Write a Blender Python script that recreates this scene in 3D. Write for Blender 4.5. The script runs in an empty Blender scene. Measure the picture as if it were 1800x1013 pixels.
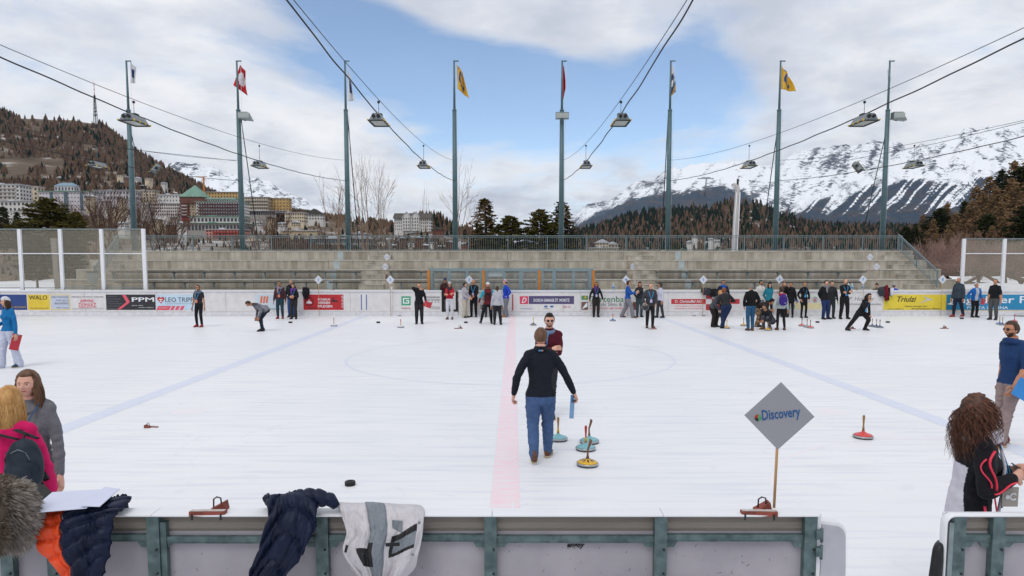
import bpy, bmesh, math, random
import numpy as np
from mathutils import Vector, Matrix, Euler, noise
random.seed(7); np.random.seed(7)
sc = bpy.context.scene; col = sc.collection
# ---------------------------------------------------------------- camera
F = 1190.0; HC = 2.585; PX = 905.0; PY = 560.0; PITCH = math.atan((PY-465.0)/F)
cam = bpy.data.cameras.new('camera'); camo = bpy.data.objects.new('camera', cam); col.objects.link(camo)
cam.sensor_width = 36; cam.lens = F/1800*36; cam.clip_start = .05; cam.clip_end = 40000
cam.shift_x = (900-PX)/1800; cam.shift_y = (PY-506.5)/1800
camo.location = (0, 0, HC); camo.rotation_euler = (math.pi/2-PITCH, 0, 0)
sc.camera = camo
SUN_EL, SUN_AZ = math.radians(56), math.radians(200)      # high, behind and a little to the left of the camera
# ---------------------------------------------------------------- sky
W = bpy.data.worlds.new("World"); sc.world = W; W.use_nodes = True
nt = W.node_tree; nt.nodes.clear()
def wn(t, **k):
    n = nt.nodes.new(t)
    for a, b in k.items(): setattr(n, a, b)
    return n
def wmath(op, a, b=None, c=None, cl=False):
    n = wn('ShaderNodeMath', operation=op, use_clamp=cl)
    for i, v in enumerate((a, b, c)):
        if v is None: continue
        if isinstance(v, (int, float)): n.inputs[i].default_value = v
        else: nt.links.new(v, n.inputs[i])
    return n.outputs[0]
def wramp(fac, stops):
    n = wn('ShaderNodeValToRGB'); e = n.color_ramp.elements
    while len(e) < len(stops): e.new(.5)
    for el, (p, c) in zip(e, stops): el.position = p; el.color = (*c, 1)
    nt.links.new(fac, n.inputs[0]); return n.outputs[0]
def wnoise(vec, s, det=6, rough=.55, dist=0.0):
    n = wn('ShaderNodeTexNoise'); n.inputs['Scale'].default_value = s; n.inputs['Detail'].default_value = det
    n.inputs['Roughness'].default_value = rough; n.inputs['Distortion'].default_value = dist
    nt.links.new(vec, n.inputs['Vector']); return n.outputs['Fac']
sky = wn('ShaderNodeTexSky', sky_type='NISHITA', sun_disc=False, sun_elevation=SUN_EL, sun_rotation=SUN_AZ, altitude=1800)
tc = wn('ShaderNodeTexCoord'); sep = wn('ShaderNodeSeparateXYZ'); nt.links.new(tc.outputs['Generated'], sep.inputs[0])
zz = wmath('ADD', wmath('MAXIMUM', sep.outputs[2], 0.0), .22)      # cloud layer seen in perspective
cmb = wn('ShaderNodeCombineXYZ')
nt.links.new(wmath('DIVIDE', sep.outputs[0], zz), cmb.inputs[0]); nt.links.new(wmath('DIVIDE', sep.outputs[1], zz), cmb.inputs[1])
nt.links.new(wmath('MULTIPLY', sep.outputs[2], 2.0), cmb.inputs[2])
cv = cmb.outputs[0]
n1 = wnoise(cv, 1.15, 9, .6, .6); n2 = wnoise(cv, 3.1, 8, .62, .3); n3 = wnoise(cv, .8, 5, .5)
def blob(u, v, su, sv, tilt=0.0):      # soft opening round one compass direction
    d = Vector((u, 1, v)).normalized()
    r = Vector((1, -u, 0)).normalized(); up = r.cross(d)
    r2 = r*math.cos(tilt)+up*math.sin(tilt); u2 = up*math.cos(tilt)-r*math.sin(tilt)
    def dot(a):
        n = wn('ShaderNodeVectorMath', operation='DOT_PRODUCT'); nt.links.new(tc.outputs['Generated'], n.inputs[0]); n.inputs[1].default_value = a
        return n.outputs['Value']
    a = wmath('DIVIDE', dot(r2), su); b = wmath('DIVIDE', dot(u2), sv)
    q = wmath('ADD', wmath('MULTIPLY', a, a), wmath('MULTIPLY', b, b))
    fr = wmath('GREATER_THAN', dot(d), 0.0)
    return wmath('MULTIPLY', fr, wmath('EXPONENT', wmath('MULTIPLY', q, -1.0)))
gap = wmath('ADD', wmath('ADD', blob(-.07, .27, .27, .085, -.12), wmath('MULTIPLY', blob(.24, .26, .12, .07, .5), .8)),
            wmath('ADD', wmath('MULTIPLY', blob(-.28, .40, .22, .05, -.35), .75), wmath('MULTIPLY', blob(.02, .345, .2, .035, -.15), -.75)))
dens = wmath('SUBTRACT', wmath('ADD', wmath('MULTIPLY', wmath('SUBTRACT', n1, .5), 1.9), wmath('ADD', wmath('MULTIPLY', wmath('SUBTRACT', n2, .5), 1.15), .62)), wmath('MULTIPLY', gap, .95))
mask = wramp(dens, [(.0, (.05, .05, .05)), (.18, (.3, .3, .3)), (.42, (.8, .8, .8)), (.6, (1, 1, 1))])
n4 = wnoise(cv, 6.5, 7, .6, .2)
shade = wmath('ADD', wmath('ADD', wmath('MULTIPLY', n3, .5), wmath('MULTIPLY', n2, .34)), wmath('MULTIPLY', n4, .16))
ccol = wramp(shade, [(.38, (9.9, 9.8, 9.8)), (.47, (8.7, 8.75, 9.0)), (.54, (6.9, 7.15, 7.8)), (.64, (5.4, 5.8, 6.7))])
mx = wn('ShaderNodeMix', data_type='RGBA')
nt.links.new(mask, mx.inputs['Factor'])
low = wramp(sep.outputs[2], [(0.0, (.84, .86, .89)), (.12, (.88, .895, .92)), (.30, (1, 1, 1)), (1.0, (1, 1, 1))])     # clouds are greyer low over the mountains
lmx = wn('ShaderNodeMix', data_type='RGBA', blend_type='MULTIPLY'); lmx.inputs['Factor'].default_value = 1.0; nt.links.new(ccol, lmx.inputs[6]); nt.links.new(low, lmx.inputs[7]); ccol = lmx.outputs[2]
skm = wn('ShaderNodeMix', data_type='RGBA', blend_type='MULTIPLY'); skm.inputs['Factor'].default_value = 1.0
nt.links.new(sky.outputs[0], skm.inputs[6]); skm.inputs[7].default_value = (1.6, 1.62, 1.6, 1)
nt.links.new(skm.outputs[2], mx.inputs[6]); nt.links.new(ccol, mx.inputs[7])
bg = wn('ShaderNodeBackground'); bg.inputs['Strength'].default_value = .1
nt.links.new(mx.outputs[2], bg.inputs[0]); wo = wn('ShaderNodeOutputWorld'); nt.links.new(bg.outputs[0], wo.inputs[0])
# ---------------------------------------------------------------- sun (behind thin cloud)
sl = bpy.data.lights.new('sun', 'SUN'); sl.energy = .9; sl.angle = math.radians(24); sl.color = (1, .95, .88)
slo = bpy.data.objects.new('sun', sl); col.objects.link(slo)
sd = Vector((math.sin(SUN_AZ)*math.cos(SUN_EL), math.cos(SUN_AZ)*math.cos(SUN_EL), math.sin(SUN_EL)))
slo.rotation_euler = sd.to_track_quat('Z', 'Y').to_euler(); slo.location = (0, 0, 60)
vs = sc.view_settings; vs.view_transform = 'Standard'; vs.look = 'None'; vs.gamma = 1; vs.use_curve_mapping = False; vs.exposure = .12
sc.cycles.max_bounces = 6; sc.cycles.transparent_max_bounces = 24; sc.cycles.volume_bounces = 0; sc.cycles.diffuse_bounces = 3

# ---------------------------------------------------------------- helpers
_cp, _sp = math.cos(PITCH), math.sin(PITCH)
def ray(u, v):
    a, b = (u-PX)/F, -(v-PY)/F
    return Vector((a, _cp+b*_sp, -_sp+b*_cp))
def at(u, v, Y):                        # the point of the place seen at (u, v) at distance Y
    d = ray(u, v); t = Y/d.y
    return Vector((d.x*t, Y, HC+d.z*t))
def gnd(u, v, z=0.0):
    d = ray(u, v); t = (z-HC)/d.z
    return Vector((d.x*t, d.y*t, z))
def lin(h):
    h = h.lstrip('#'); r = []
    for i in (0, 2, 4):
        x = int(h[i:i+2], 16)/255; r.append(x/12.92 if x <= .04045 else ((x+.055)/1.055)**2.4)
    return r
_mats = {}
def mat(name, hexc, rough=.6, var=.08, scale=6.0, bump=0.0, bscale=30.0, metal=0.0, c2=None, detail=5, stretch=None, spec=.4, sheen=0, alpha=None, coat=0):
    if name in _mats: return _mats[name]
    m = bpy.data.materials.new(name); m.use_nodes = True; t = m.node_tree; N = t.nodes; L = t.links
    b = N['Principled BSDF']; a = lin(hexc) if isinstance(hexc, str) else list(hexc)
    c = (lin(c2) if isinstance(c2, str) else c2) if c2 else [min(1, x*(1+var)) for x in a]
    if not c2: a = [x*(1-var) for x in a]
    tcn = N.new('ShaderNodeTexCoord'); vec = tcn.outputs['Object']
    if stretch:
        mp = N.new('ShaderNodeMapping'); mp.inputs['Scale'].default_value = stretch; L.new(vec, mp.inputs[0]); vec = mp.outputs[0]
    n = N.new('ShaderNodeTexNoise'); n.inputs['Scale'].default_value = scale; n.inputs['Detail'].default_value = detail; L.new(vec, n.inputs['Vector'])
    r = N.new('ShaderNodeValToRGB'); r.color_ramp.elements[0].position = .32; r.color_ramp.elements[1].position = .68
    r.color_ramp.elements[0].color = (*a, 1); r.color_ramp.elements[1].color = (*c, 1)
    L.new(n.outputs['Fac'], r.inputs[0]); L.new(r.outputs[0], b.inputs['Base Color'])
    b.inputs['Roughness'].default_value = rough; b.inputs['Metallic'].default_value = metal; b.inputs['Specular IOR Level'].default_value = spec
    if sheen: b.inputs['Sheen Weight'].default_value = sheen
    if coat: b.inputs['Coat Weight'].default_value = coat
    if alpha is not None: b.inputs['Alpha'].default_value = alpha
    if bump:
        n2 = N.new('ShaderNodeTexNoise'); n2.inputs['Scale'].default_value = bscale; n2.inputs['Detail'].default_value = 4; L.new(vec, n2.inputs['Vector'])
        bp = N.new('ShaderNodeBump'); bp.inputs['Strength'].default_value = min(1, bump*6); bp.inputs['Distance'].default_value = bump
        L.new(n2.outputs['Fac'], bp.inputs['Height']); L.new(bp.outputs[0], b.inputs['Normal'])
    _mats[name] = m; return m
def tag(o, label=None, cat=None, group=None, kind=None):
    if label: o['label'] = label
    if cat: o['category'] = cat
    if group: o['group'] = group
    if kind: o['kind'] = kind
    return o
def empty(name, loc, label, cat, group=None, rz=0.0):
    o = bpy.data.objects.new(name, None); col.objects.link(o); o.location = loc; o.rotation_euler = (0, 0, rz); o.empty_display_size = .1
    return tag(o, label, cat, group)
class MB:                               # collects shapes, links them as one mesh object
    def __init__(s): s.v = []; s.f = []; s.m = []; s.k = 0; s.sm = []
    def add(s, vs_, fs, sm=False, k=None):
        o = len(s.v); s.v += [tuple(x) for x in vs_]
        for f in fs: s.f.append(tuple(i+o for i in f)); s.m.append(s.k if k is None else k); s.sm.append(sm)
        return s
    def box(s, x0, x1, y0, y1, z0, z1):
        return s.add([(x0,y0,z0),(x1,y0,z0),(x1,y1,z0),(x0,y1,z0),(x0,y0,z1),(x1,y0,z1),(x1,y1,z1),(x0,y1,z1)],
                     [(0,3,2,1),(4,5,6,7),(0,1,5,4),(1,2,6,5),(2,3,7,6),(3,0,4,7)])
    def bar(s, a, b, w, h=None, up=(0,0,1)):    # rectangular bar from a to b
        a = Vector(a); b = Vector(b); d = (b-a).normalized(); up = Vector(up)
        if abs(d.dot(up)) > .98: up = Vector((0, 1, 0))
        r = d.cross(up).normalized(); u = r.cross(d); h = h or w; vs_ = []
        for p in (a, b):
            for i, j in ((-1,-1),(1,-1),(1,1),(-1,1)): vs_.append(p+r*(i*w/2)+u*(j*h/2))
        return s.add(vs_, [(3,2,1,0),(4,5,6,7),(0,1,5,4),(1,2,6,5),(2,3,7,6),(3,0,4,7)])
    def tube(s, pts, rad, n=8, cap=True, ry=None, up=(0,0,1), sm=True):
        pts = [Vector(p) for p in pts]; m = len(pts)
        rad = [rad]*m if isinstance(rad, (int, float)) else rad; ry = ry or rad
        ry = [ry]*m if isinstance(ry, (int, float)) else ry
        vs_ = []; r = None
        for i, p in enumerate(pts):
            d = (pts[min(i+1, m-1)]-pts[max(i-1, 0)]).normalized()
            if r is None:
                U = Vector(up)
                if abs(d.dot(U)) > .95: U = Vector((0, 1, 0)) if abs(d.y) < .9 else Vector((1, 0, 0))
                r = d.cross(U).normalized()
            else: r = (r-d*r.dot(d)).normalized()
            q = d.cross(r)
            for j in range(n):
                a = 2*math.pi*j/n; vs_.append(p+r*(math.cos(a)*rad[i])+q*(math.sin(a)*ry[i]))
        fs = [(i*n+j, i*n+(j+1)%n, (i+1)*n+(j+1)%n, (i+1)*n+j) for i in range(m-1) for j in range(n)]
        if cap: fs += [tuple(range(n-1, -1, -1)), tuple((m-1)*n+j for j in range(n))]
        return s.add(vs_, fs, sm)
    def lathe(s, prof, n=20, c=(0,0,0), sm=True):     # prof: (r, z) bottom to top, about a vertical axis
        vs_ = [(c[0]+r*math.cos(2*math.pi*j/n), c[1]+r*math.sin(2*math.pi*j/n), c[2]+z) for r, z in prof for j in range(n)]
        m = len(prof)
        fs = [(i*n+j, i*n+(j+1)%n, (i+1)*n+(j+1)%n, (i+1)*n+j) for i in range(m-1) for j in range(n)]
        fs += [tuple(range(n-1, -1, -1)), tuple((m-1)*n+j for j in range(n))]
        return s.add(vs_, fs, sm)
    def prism(s, poly, y0, y1):                  # outline in xz, from y0 to y1
        n = len(poly); vs_ = [(x, y0, z) for x, z in poly]+[(x, y1, z) for x, z in poly]
        return s.add(vs_, [tuple(range(n)), tuple(range(2*n-1, n-1, -1))]+[(j, j+n, (j+1)%n+n, (j+1)%n) for j in range(n)])
    def grid(s, fn, nu, nv, sm=True):
        vs_ = [fn(i/nu, j/nv) for j in range(nv+1) for i in range(nu+1)]
        return s.add(vs_, [(j*(nu+1)+i, j*(nu+1)+i+1, (j+1)*(nu+1)+i+1, (j+1)*(nu+1)+i) for j in range(nv) for i in range(nu)], sm)
    def ball(s, c, r, n=10, m=7, sm=True):
        r = (r, r, r) if isinstance(r, (int, float)) else r
        vs_ = [(c[0]+r[0]*math.sin(math.pi*i/m)*math.cos(2*math.pi*j/n), c[1]+r[1]*math.sin(math.pi*i/m)*math.sin(2*math.pi*j/n), c[2]-r[2]*math.cos(math.pi*i/m)) for i in range(1, m) for j in range(n)]
        b = len(vs_); vs_ += [(c[0], c[1], c[2]-r[2]), (c[0], c[1], c[2]+r[2])]
        fs = [(i*n+j, i*n+(j+1)%n, (i+1)*n+(j+1)%n, (i+1)*n+j) for i in range(m-2) for j in range(n)]
        fs += [(b, (j+1)%n, j) for j in range(n)]+[(b+1, (m-2)*n+j, (m-2)*n+(j+1)%n) for j in range(n)]
        return s.add(vs_, fs, sm)
    def build(s, name, mats, parent=None, world=False, kind=None, loc=None, rot=None):
        me = bpy.data.meshes.new(name); v = s.v
        if world and parent is not None:
            o_ = parent.location; pr = parent
            while pr.parent is not None: pr = pr.parent; o_ = o_+pr.location
            v = [(a-o_.x, b-o_.y, c-o_.z) for a, b, c in v]
        me.from_pydata(v, [], s.f)
        for m in (mats if isinstance(mats, (list, tuple)) else [mats]): me.materials.append(m)
        if any(s.m): me.polygons.foreach_set('material_index', s.m)
        if any(s.sm): me.polygons.foreach_set('use_smooth', s.sm)
        me.update()
        o = bpy.data.objects.new(name, me); col.objects.link(o)
        if parent is not None: o.parent = parent
        if loc is not None: o.location = loc
        if rot is not None: o.rotation_euler = rot
        if kind: o['kind'] = kind
        return o
def linked(o, name, parent, loc=(0,0,0), rot=(0,0,0), scale=(1,1,1)):   # another object on the same mesh
    c = bpy.data.objects.new(name, o.data if not isinstance(o, bpy.types.Mesh) else o); col.objects.link(c); c.parent = parent; c.location = loc; c.rotation_euler = rot; c.scale = scale
    return c
def copy_tree(o, parent=None, depth=0):
    c = o.copy(); col.objects.link(c)
    if parent is not None: c.parent = parent; c.matrix_parent_inverse = Matrix()
    for ch in list(o.children): copy_tree(ch, c, depth+1)
    return c
_tmpl = {}
def text(s_, size, m, parent, x, y, z, w=None, bold=0.0, shear=0.0, rot=(math.pi/2, 0, 0), align='LEFT', name='lettering', ext=.002, h=None):
    cu = bpy.data.curves.new('t', 'FONT'); cu.body = s_; cu.size = size; cu.offset = bold; cu.shear = shear; cu.extrude = ext; cu.align_x = align; cu.resolution_u = 2
    o = bpy.data.objects.new('t', cu); col.objects.link(o); dg = bpy.context.evaluated_depsgraph_get()
    me = bpy.data.meshes.new_from_object(o.evaluated_get(dg)); bpy.data.objects.remove(o); bpy.data.curves.remove(cu)
    me.name = name; me.materials.clear(); me.materials.append(m)
    c = bpy.data.objects.new(name, me); col.objects.link(c); c.parent = parent; c.rotation_euler = rot; c.location = (x, y, z)
    if (w or h) and len(me.vertices):
        co = np.empty(len(me.vertices)*3); me.vertices.foreach_get('co', co); co = co.reshape(-1, 3)
        if w: co[:, 0] = (co[:, 0]-co[:, 0].min())*w/np.ptp(co[:, 0])-(w/2 if align == 'CENTER' else 0)
        if h: co[:, 1] = (co[:, 1]-co[:, 1].min())*h/np.ptp(co[:, 1])
        me.vertices.foreach_set('co', co.ravel()); me.update()
    return c
# common materials
STEEL = mat('green_grey_painted_steel', '#4d6468', .45, .12, 9, .001, 60, metal=.2)
GALV = mat('galvanised_steel', '#7f8b8e', .42, .15, 14, .001, 50, metal=.55)
DARKST = mat('dark_steel', '#2b3133', .5, .15, 10, metal=.4)
WHITEP = mat('white_plastic', '#d9dbe0', .38, .03, 4, .0005, 30)
BLACK = mat('black_rubber', '#101113', .6, .2, 8)
WOOD = mat('pale_wood', '#b08a5e', .6, .15, 20, stretch=(1, 1, .1))
RUST = mat('rusty_red_paint', '#7c3e33', .7, .35, 22, .002, 60)
# ================================================================ ground, ice and markings
def sheet(name, x0, x1, y0, y1, z, m, kind='structure', n=1):
    b = MB(); b.grid(lambda u, v: (x0+(x1-x0)*u, y0+(y1-y0)*v, z), n, n, False); o = b.build(name, m); o['kind'] = kind; return o
def ground_mat():
    m = bpy.data.materials.new('snow_and_dead_grass'); m.use_nodes = True; t = m.node_tree; N = t.nodes; L = t.links; b = N['Principled BSDF']
    tcn = N.new('ShaderNodeTexCoord'); n = N.new('ShaderNodeTexNoise'); n.inputs['Scale'].default_value = .035; n.inputs['Detail'].default_value = 9; L.new(tcn.outputs['Object'], n.inputs['Vector'])
    r = N.new('ShaderNodeValToRGB'); r.color_ramp.elements[0].position = .50; r.color_ramp.elements[0].color = (.78, .8, .84, 1); r.color_ramp.elements[1].position = .56; r.color_ramp.elements[1].color = (.19, .14, .09, 1)
    L.new(n.outputs['Fac'], r.inputs[0]); L.new(r.outputs[0], b.inputs['Base Color']); b.inputs['Roughness'].default_value = .9; return m
sheet('ground', -8900, 8900, -60, 8500, -.12, ground_mat())
def ice_mat():
    m = bpy.data.materials.new('scuffed_white_ice'); m.use_nodes = True; t = m.node_tree; N = t.nodes; L = t.links; b = N['Principled BSDF']
    tcn = N.new('ShaderNodeTexCoord')
    def nz(sc_, st, det=6, dist=0):
        mp = N.new('ShaderNodeMapping'); mp.inputs['Scale'].default_value = st; L.new(tcn.outputs['Object'], mp.inputs[0])
        n = N.new('ShaderNodeTexNoise'); n.inputs['Scale'].default_value = sc_; n.inputs['Detail'].default_value = det; n.inputs['Distortion'].default_value = dist; L.new(mp.outputs[0], n.inputs['Vector']); return n.outputs['Fac']
    def mixc(f, a, c):
        x = N.new('ShaderNodeMix'); x.data_type = 'RGBA'; L.new(f, x.inputs[0])
        for i, q in ((6, a), (7, c)):
            if isinstance(q, tuple): x.inputs[i].default_value = (*q, 1)
            else: L.new(q, x.inputs[i])
        return x.outputs[2]
    def rr(f, a, c):
        x = N.new('ShaderNodeMapRange'); x.inputs[1].default_value = a; x.inputs[2].default_value = c; L.new(f, x.inputs[0]); return x.outputs[0]
    a = mixc(rr(nz(.25, (1, 1, 1)), .35, .65), (.715, .73, .765), (.755, .768, .795))
    a = mixc(rr(nz(1.2, (.5, 7, 1), 9), .48, .7), a, (.64, .665, .73))      # long cross-wise scraper marks
    a = mixc(rr(nz(2.2, (1, 1, 1), 10, 1.5), .6, .74), a, (.665, .685, .735))
    L.new(a, b.inputs['Base Color'])
    b.inputs['Roughness'].default_value = .42; b.inputs['Specular IOR Level'].default_value = .22
    bp = N.new('ShaderNodeBump'); bp.inputs['Distance'].default_value = .004; bp.inputs['Strength'].default_value = .5
    L.new(nz(5, (.6, 6, 1), 8), bp.inputs['Height']); L.new(bp.outputs[0], b.inputs['Normal']); return m
ICE = ice_mat(); sheet('ice_rink', -42, 42, 3.84, 33.93, 0, ICE)
def line_mat(name, rgb, lo=.35, hi=.6, mx_=.8, st=(2, 9, 1)):                # paint under scuffed ice
    m = bpy.data.materials.new(name); m.use_nodes = True; t = m.node_tree; N = t.nodes; L = t.links; b = N['Principled BSDF']
    tcn = N.new('ShaderNodeTexCoord'); mp = N.new('ShaderNodeMapping'); mp.inputs['Scale'].default_value = st; L.new(tcn.outputs['Object'], mp.inputs[0])
    n = N.new('ShaderNodeTexNoise'); n.inputs['Scale'].default_value = 1.6; n.inputs['Detail'].default_value = 9; n.inputs['Roughness'].default_value = .65; L.new(mp.outputs[0], n.inputs['Vector'])
    r = N.new('ShaderNodeMapRange'); r.inputs[1].default_value = lo; r.inputs[2].default_value = hi; r.inputs[4].default_value = mx_; L.new(n.outputs['Fac'], r.inputs[0])
    x = N.new('ShaderNodeMix'); x.data_type = 'RGBA'; x.inputs[6].default_value = (.725, .74, .775, 1); x.inputs[7].default_value = (*rgb, 1); L.new(r.outputs[0], x.inputs[0])
    L.new(x.outputs[2], b.inputs['Base Color']); b.inputs['Roughness'].default_value = .4; b.inputs['Specular IOR Level'].default_value = .25; return m
BLUEL = line_mat('faded_blue_line', (.50, .575, .78), .22, .70); REDL = line_mat('faded_red_line', (.87, .54, .61), .3, .74, .95)
PINKL = line_mat('very_faint_red_mark', (.84, .70, .75), .4, .75, .7, (2, 2, 1)); GREYL = line_mat('faint_grey_circle', (.60, .64, .75), .12, .5, .85, (2, 2, 1))
def strip(name, a, b, w, z, m):
    a = Vector((*a, 0)); b = Vector((*b, 0)); d = (b-a).normalized(); r = Vector((d.y, -d.x, 0))*w/2
    k = MB(); k.grid(lambda u, v: tuple((a+(b-a)*v+r*(2*u-1)).xy)+(z,), 1, 40, False); o = k.build(name, m); o['kind'] = 'structure'; return o
strip('centre_line', (-.10, 3.9), (-.14, 33.9), .32, .002, REDL)
strip('blue_line', (-7.0, 3.9), (-7.55, 33.9), .36, .002, BLUEL)
strip('blue_line', (7.0, 3.9), (7.15, 33.9), .34, .002, BLUEL)
def arc(name, c, r, w, m, a0=0, a1=360, n=96, z=.0015):
    k = MB(); a0, a1 = math.radians(a0), math.radians(a1)
    def fn(u, v):
        a = a0+(a1-a0)*v; q = r-w/2+w*u; return (c[0]+q*math.cos(a), c[1]+q*math.sin(a), z)
    k.grid(fn, 1, n, False); o = k.build(name, m); o['kind'] = 'structure'; return o
arc('centre_circle', (-.12, 18.9), 4.5, .07, GREYL)
for c_ in ((-5.75, 11.8), (5.55, 11.75), (-5.7, 26.2), (5.55, 26.2)): arc('face_off_spot', c_, .15, .30, PINKL, n=32, z=.001)
strip('end_mark', (-3.9, 4.6), (-2.75, 6.6), .02, .001, PINKL)
arc('face_off_circle', (5.9, 6.9), 3.0, .05, PINKL, 20, 170, 40, z=.001)
strip('red_smear', (-.0, 4.3), (-.02, 7.2), .03, .003, PINKL)

# ================================================================ far boards with their advertisements
BY = 33.9
def bx(u): return (u-PX)*BY/(F*1.0)*(_cp+.0) * 1.0
def bxz(u, v): p = at(u, v, BY); return p.x, p.z
BTOP = at(900, 510.5, BY).z
bd = empty('rink_boards', (0, BY, 0), 'long white rink boards along the far side covered with sponsor banners', 'rink boards')
edges = [-190, 0, 88, 148, 186, 275, 396, 448, 533, 615, 690, 776, 806, 900, 990, 1021, 1105, 1175, 1310, 1385, 1490, 1553, 1663, 1760, 1870, 2000]
BOARDM = mat('scuffed_white_board', '#d3d1d2', .5, .07, 3.2, .0005, 30, detail=9)
for i in range(len(edges)-1):
    x0, x1 = bxz(edges[i], 500)[0], bxz(edges[i+1], 500)[0]
    if edges[i] == 776: continue
    k = MB(); k.box(x0+.006, x1-.006, BY, BY+.05, .22, BTOP-.07); k.build('board_panel', BOARDM, bd, True)
    k = MB(); k.box(x0, x1, BY-.015, BY+.05, .015, .21); k.build('kick_plate', mat('kick_plate_white', '#d2d2d6', .5, .10, 5, detail=8), bd, True)
xa, xb = bxz(776, 500)[0], bxz(805, 500)[0]
k = MB(); k.box(xa, xb, BY-.012, BY+.05, .015, .2); k.build('kick_plate', _mats['kick_plate_white'], bd, True)
k = MB(); k.box(bxz(-190, 500)[0], xa, BY-.05, BY+.10, BTOP-.065, BTOP); k.box(xb, bxz(2000, 500)[0], BY-.05, BY+.10, BTOP-.065, BTOP); k.build('cap_rail', WHITEP, bd, True)
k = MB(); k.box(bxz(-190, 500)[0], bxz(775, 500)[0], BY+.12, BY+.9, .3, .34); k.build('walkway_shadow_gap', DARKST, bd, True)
# penalty-box door: dark frame round a see-through opening
k = MB(); k.box(xa+.01, xa+.12, BY-.01, BY+.05, .25, BTOP-.07); k.box(xb-.12, xb-.01, BY-.01, BY+.05, .25, BTOP-.07); k.box(xa+.12, xb-.12, BY-.01, BY+.05, .25, .32); k.build('door_frame', BLACK, bd, True)
k = MB(); k.box(xa+.45, xb-.12, BY+.01, BY+.03, .33, BTOP-.1); k.build('door_leaf', BOARDM, bd, True)
def flat(name, hexc, u0, u1, v0=518, v1=545, d=.004, m=None):
    x0, z1 = bxz(u0, v0); x1, z0 = bxz(u1, v1)
    k = MB(); k.box(x0, x1, BY-d, BY-.001, z0, z1); return k.build(name, m or mat('print_'+hexc[1:], hexc, .45, .07, 2.5, detail=8), bd, True)
INK = mat('dark_print', '#26282c', .5); INKG = mat('grey_print', '#77797f', .5, .2); INKB = mat('blue_print', '#1f5f9e', .5); WHP = mat('white_print', '#dfe2e6', .5, .05); INKR = mat('red_print', '#b5353a', .5); INKGR = mat('green_print', '#2f7a50', .5); PINKP = mat('pink_print', '#d8566a', .5); LBLUE = mat('light_blue_print', '#4a86b8', .5)
def btxt(s_, u0, u1, vbase, vtop, m, bold=.0, shear=0.0, d=.007):
    x0, z0 = bxz(u0, vbase); x1, z1 = bxz(u1, vtop)
    return text(s_, 1, m, bd, x0-bd.location.x, -d, z0, w=x1-x0, h=z1-z0, bold=bold*.4, shear=shear)
flat('banner', '#27407c', -40, 48); btxt('HOTEL · SPA · RESTAURANT', 4, 46, 541.5, 538.5, mat('yellow_print', '#c9a53c', .5))
flat('banner', '#d9bd3e', 48, 88); btxt('WALO', 51, 83, 527, 519.5, INK, .02); btxt('Walo Bertschinger AG', 53, 85, 543.2, 541, INK)
flat('banner', '#d9bd3e', 88.3, 124); flat('banner_field', '#bcc5d8', 89.6, 122.8, 519.2, 543.8, .007)
for s_, u0, v in (('IHR PARTNER', 91, 524.3), ('FÜR ALLE', 99, 529.8), ('BAUWERKE', 97, 535.3)): btxt(s_, u0, 121, v, v-3.6, INKG, .01, d=.011)
btxt('7500 St. Moritz', 99, 121, 542.4, 540, INKG, d=.011)
btxt('MENGELT HAUSHALT-KERAMIK', 126, 182, 523.3, 521, INKG); btxt('RIDOLF', 142, 164, 531.5, 526.5, PINKP); btxt('DEMARZ', 139, 169, 539.5, 533, PINKP); btxt('malergeschäft telefon st. moritz bad', 127, 182, 544, 542.3, INKG)
k = MB(); cx, cz = bxz(154, 540); R = .43
k.tube([(cx+R*1.05*math.cos(a), BY-.006, cz+R*.8*math.sin(a)) for a in np.linspace(.5, math.pi-.5, 14)], .01, 4); k.box(cx-.44, cx+.44, BY-.007, BY-.002, cz-.03, cz-.01); k.build('emblem', PINKP, bd, True)
flat('banner', '#2c2c31', 186, 274)
for i in range(6): btxt(('Gipserei', 'Malerei  Fassaden', 'Isolationen und mehr', 'Trockenbau', 'Renovationen', 'Stukkaturen')[i], 189, (206, 212, 209, 215, 212, 206)[i], 522.6+i*4.1, 520.6+i*4.1, INKG)
x0, z0 = bxz(206, 544); x1, z1 = bxz(228, 518.6); zc = (z0+z1)/2
k = MB(); k.prism([(x0, z0), (x0+.18, z0), (x1, zc), (x0+.46, z1), (x0+.28, z1), (x1-.18, zc)], BY-.008, BY-.005); k.build('chevron', PINKP, bd, True)
btxt('PPM', 232, 271, 530.5, 523, WHP, .04, d=.008); btxt('gipser maler', 232, 252, 538.3, 536.3, WHP); btxt('www.ppm.ch  info@ppm.ch', 244, 270, 541.8, 539.8, WHP)
flat('banner', '#b9cfe0', 274.6, 347); btxt('LEO TRIPPI', 291, 342, 531.3, 523, INK); btxt('Luxury Travel Since 1882', 291, 341, 535.4, 533, INKG)
x0, z0 = bxz(277, 534); x1, z1 = bxz(289, 522); k = MB(); xm = (x0+x1)/2
k.prism([(xm, z0), (x1, (z0+z1)/2+.04), (x1, z1-.04), (xm+.08, z1), (xm, z1-.05), (xm-.08, z1), (x0, z1-.04), (x0, (z0+z1)/2+.04)], BY-.009, BY-.005)
k.build('crest', INKR, bd, True); k = MB(); k.box(xm-.09, xm+.09, BY-.012, BY-.0095, (z0+z1)/2+.02, (z0+z1)/2+.06); k.prism([(xm-.06, (z0+z1)/2-.08), (xm+.06, (z0+z1)/2-.08), (xm, (z0+z1)/2+.015)], BY-.012, BY-.0095); k.build('crest_mark', WHP, bd, True)
k = MB()
def para(u0, u1, v0, v1, sl): (a, b), (c, d) = bxz(u0, v1), bxz(u1, v0); s_ = sl*.028; k.prism([(a, b), (c, b), (c+s_, d), (a+s_, d)], BY-.008, BY-.005)
para(274.8, 297, 538, 545.3, 4)
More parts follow.
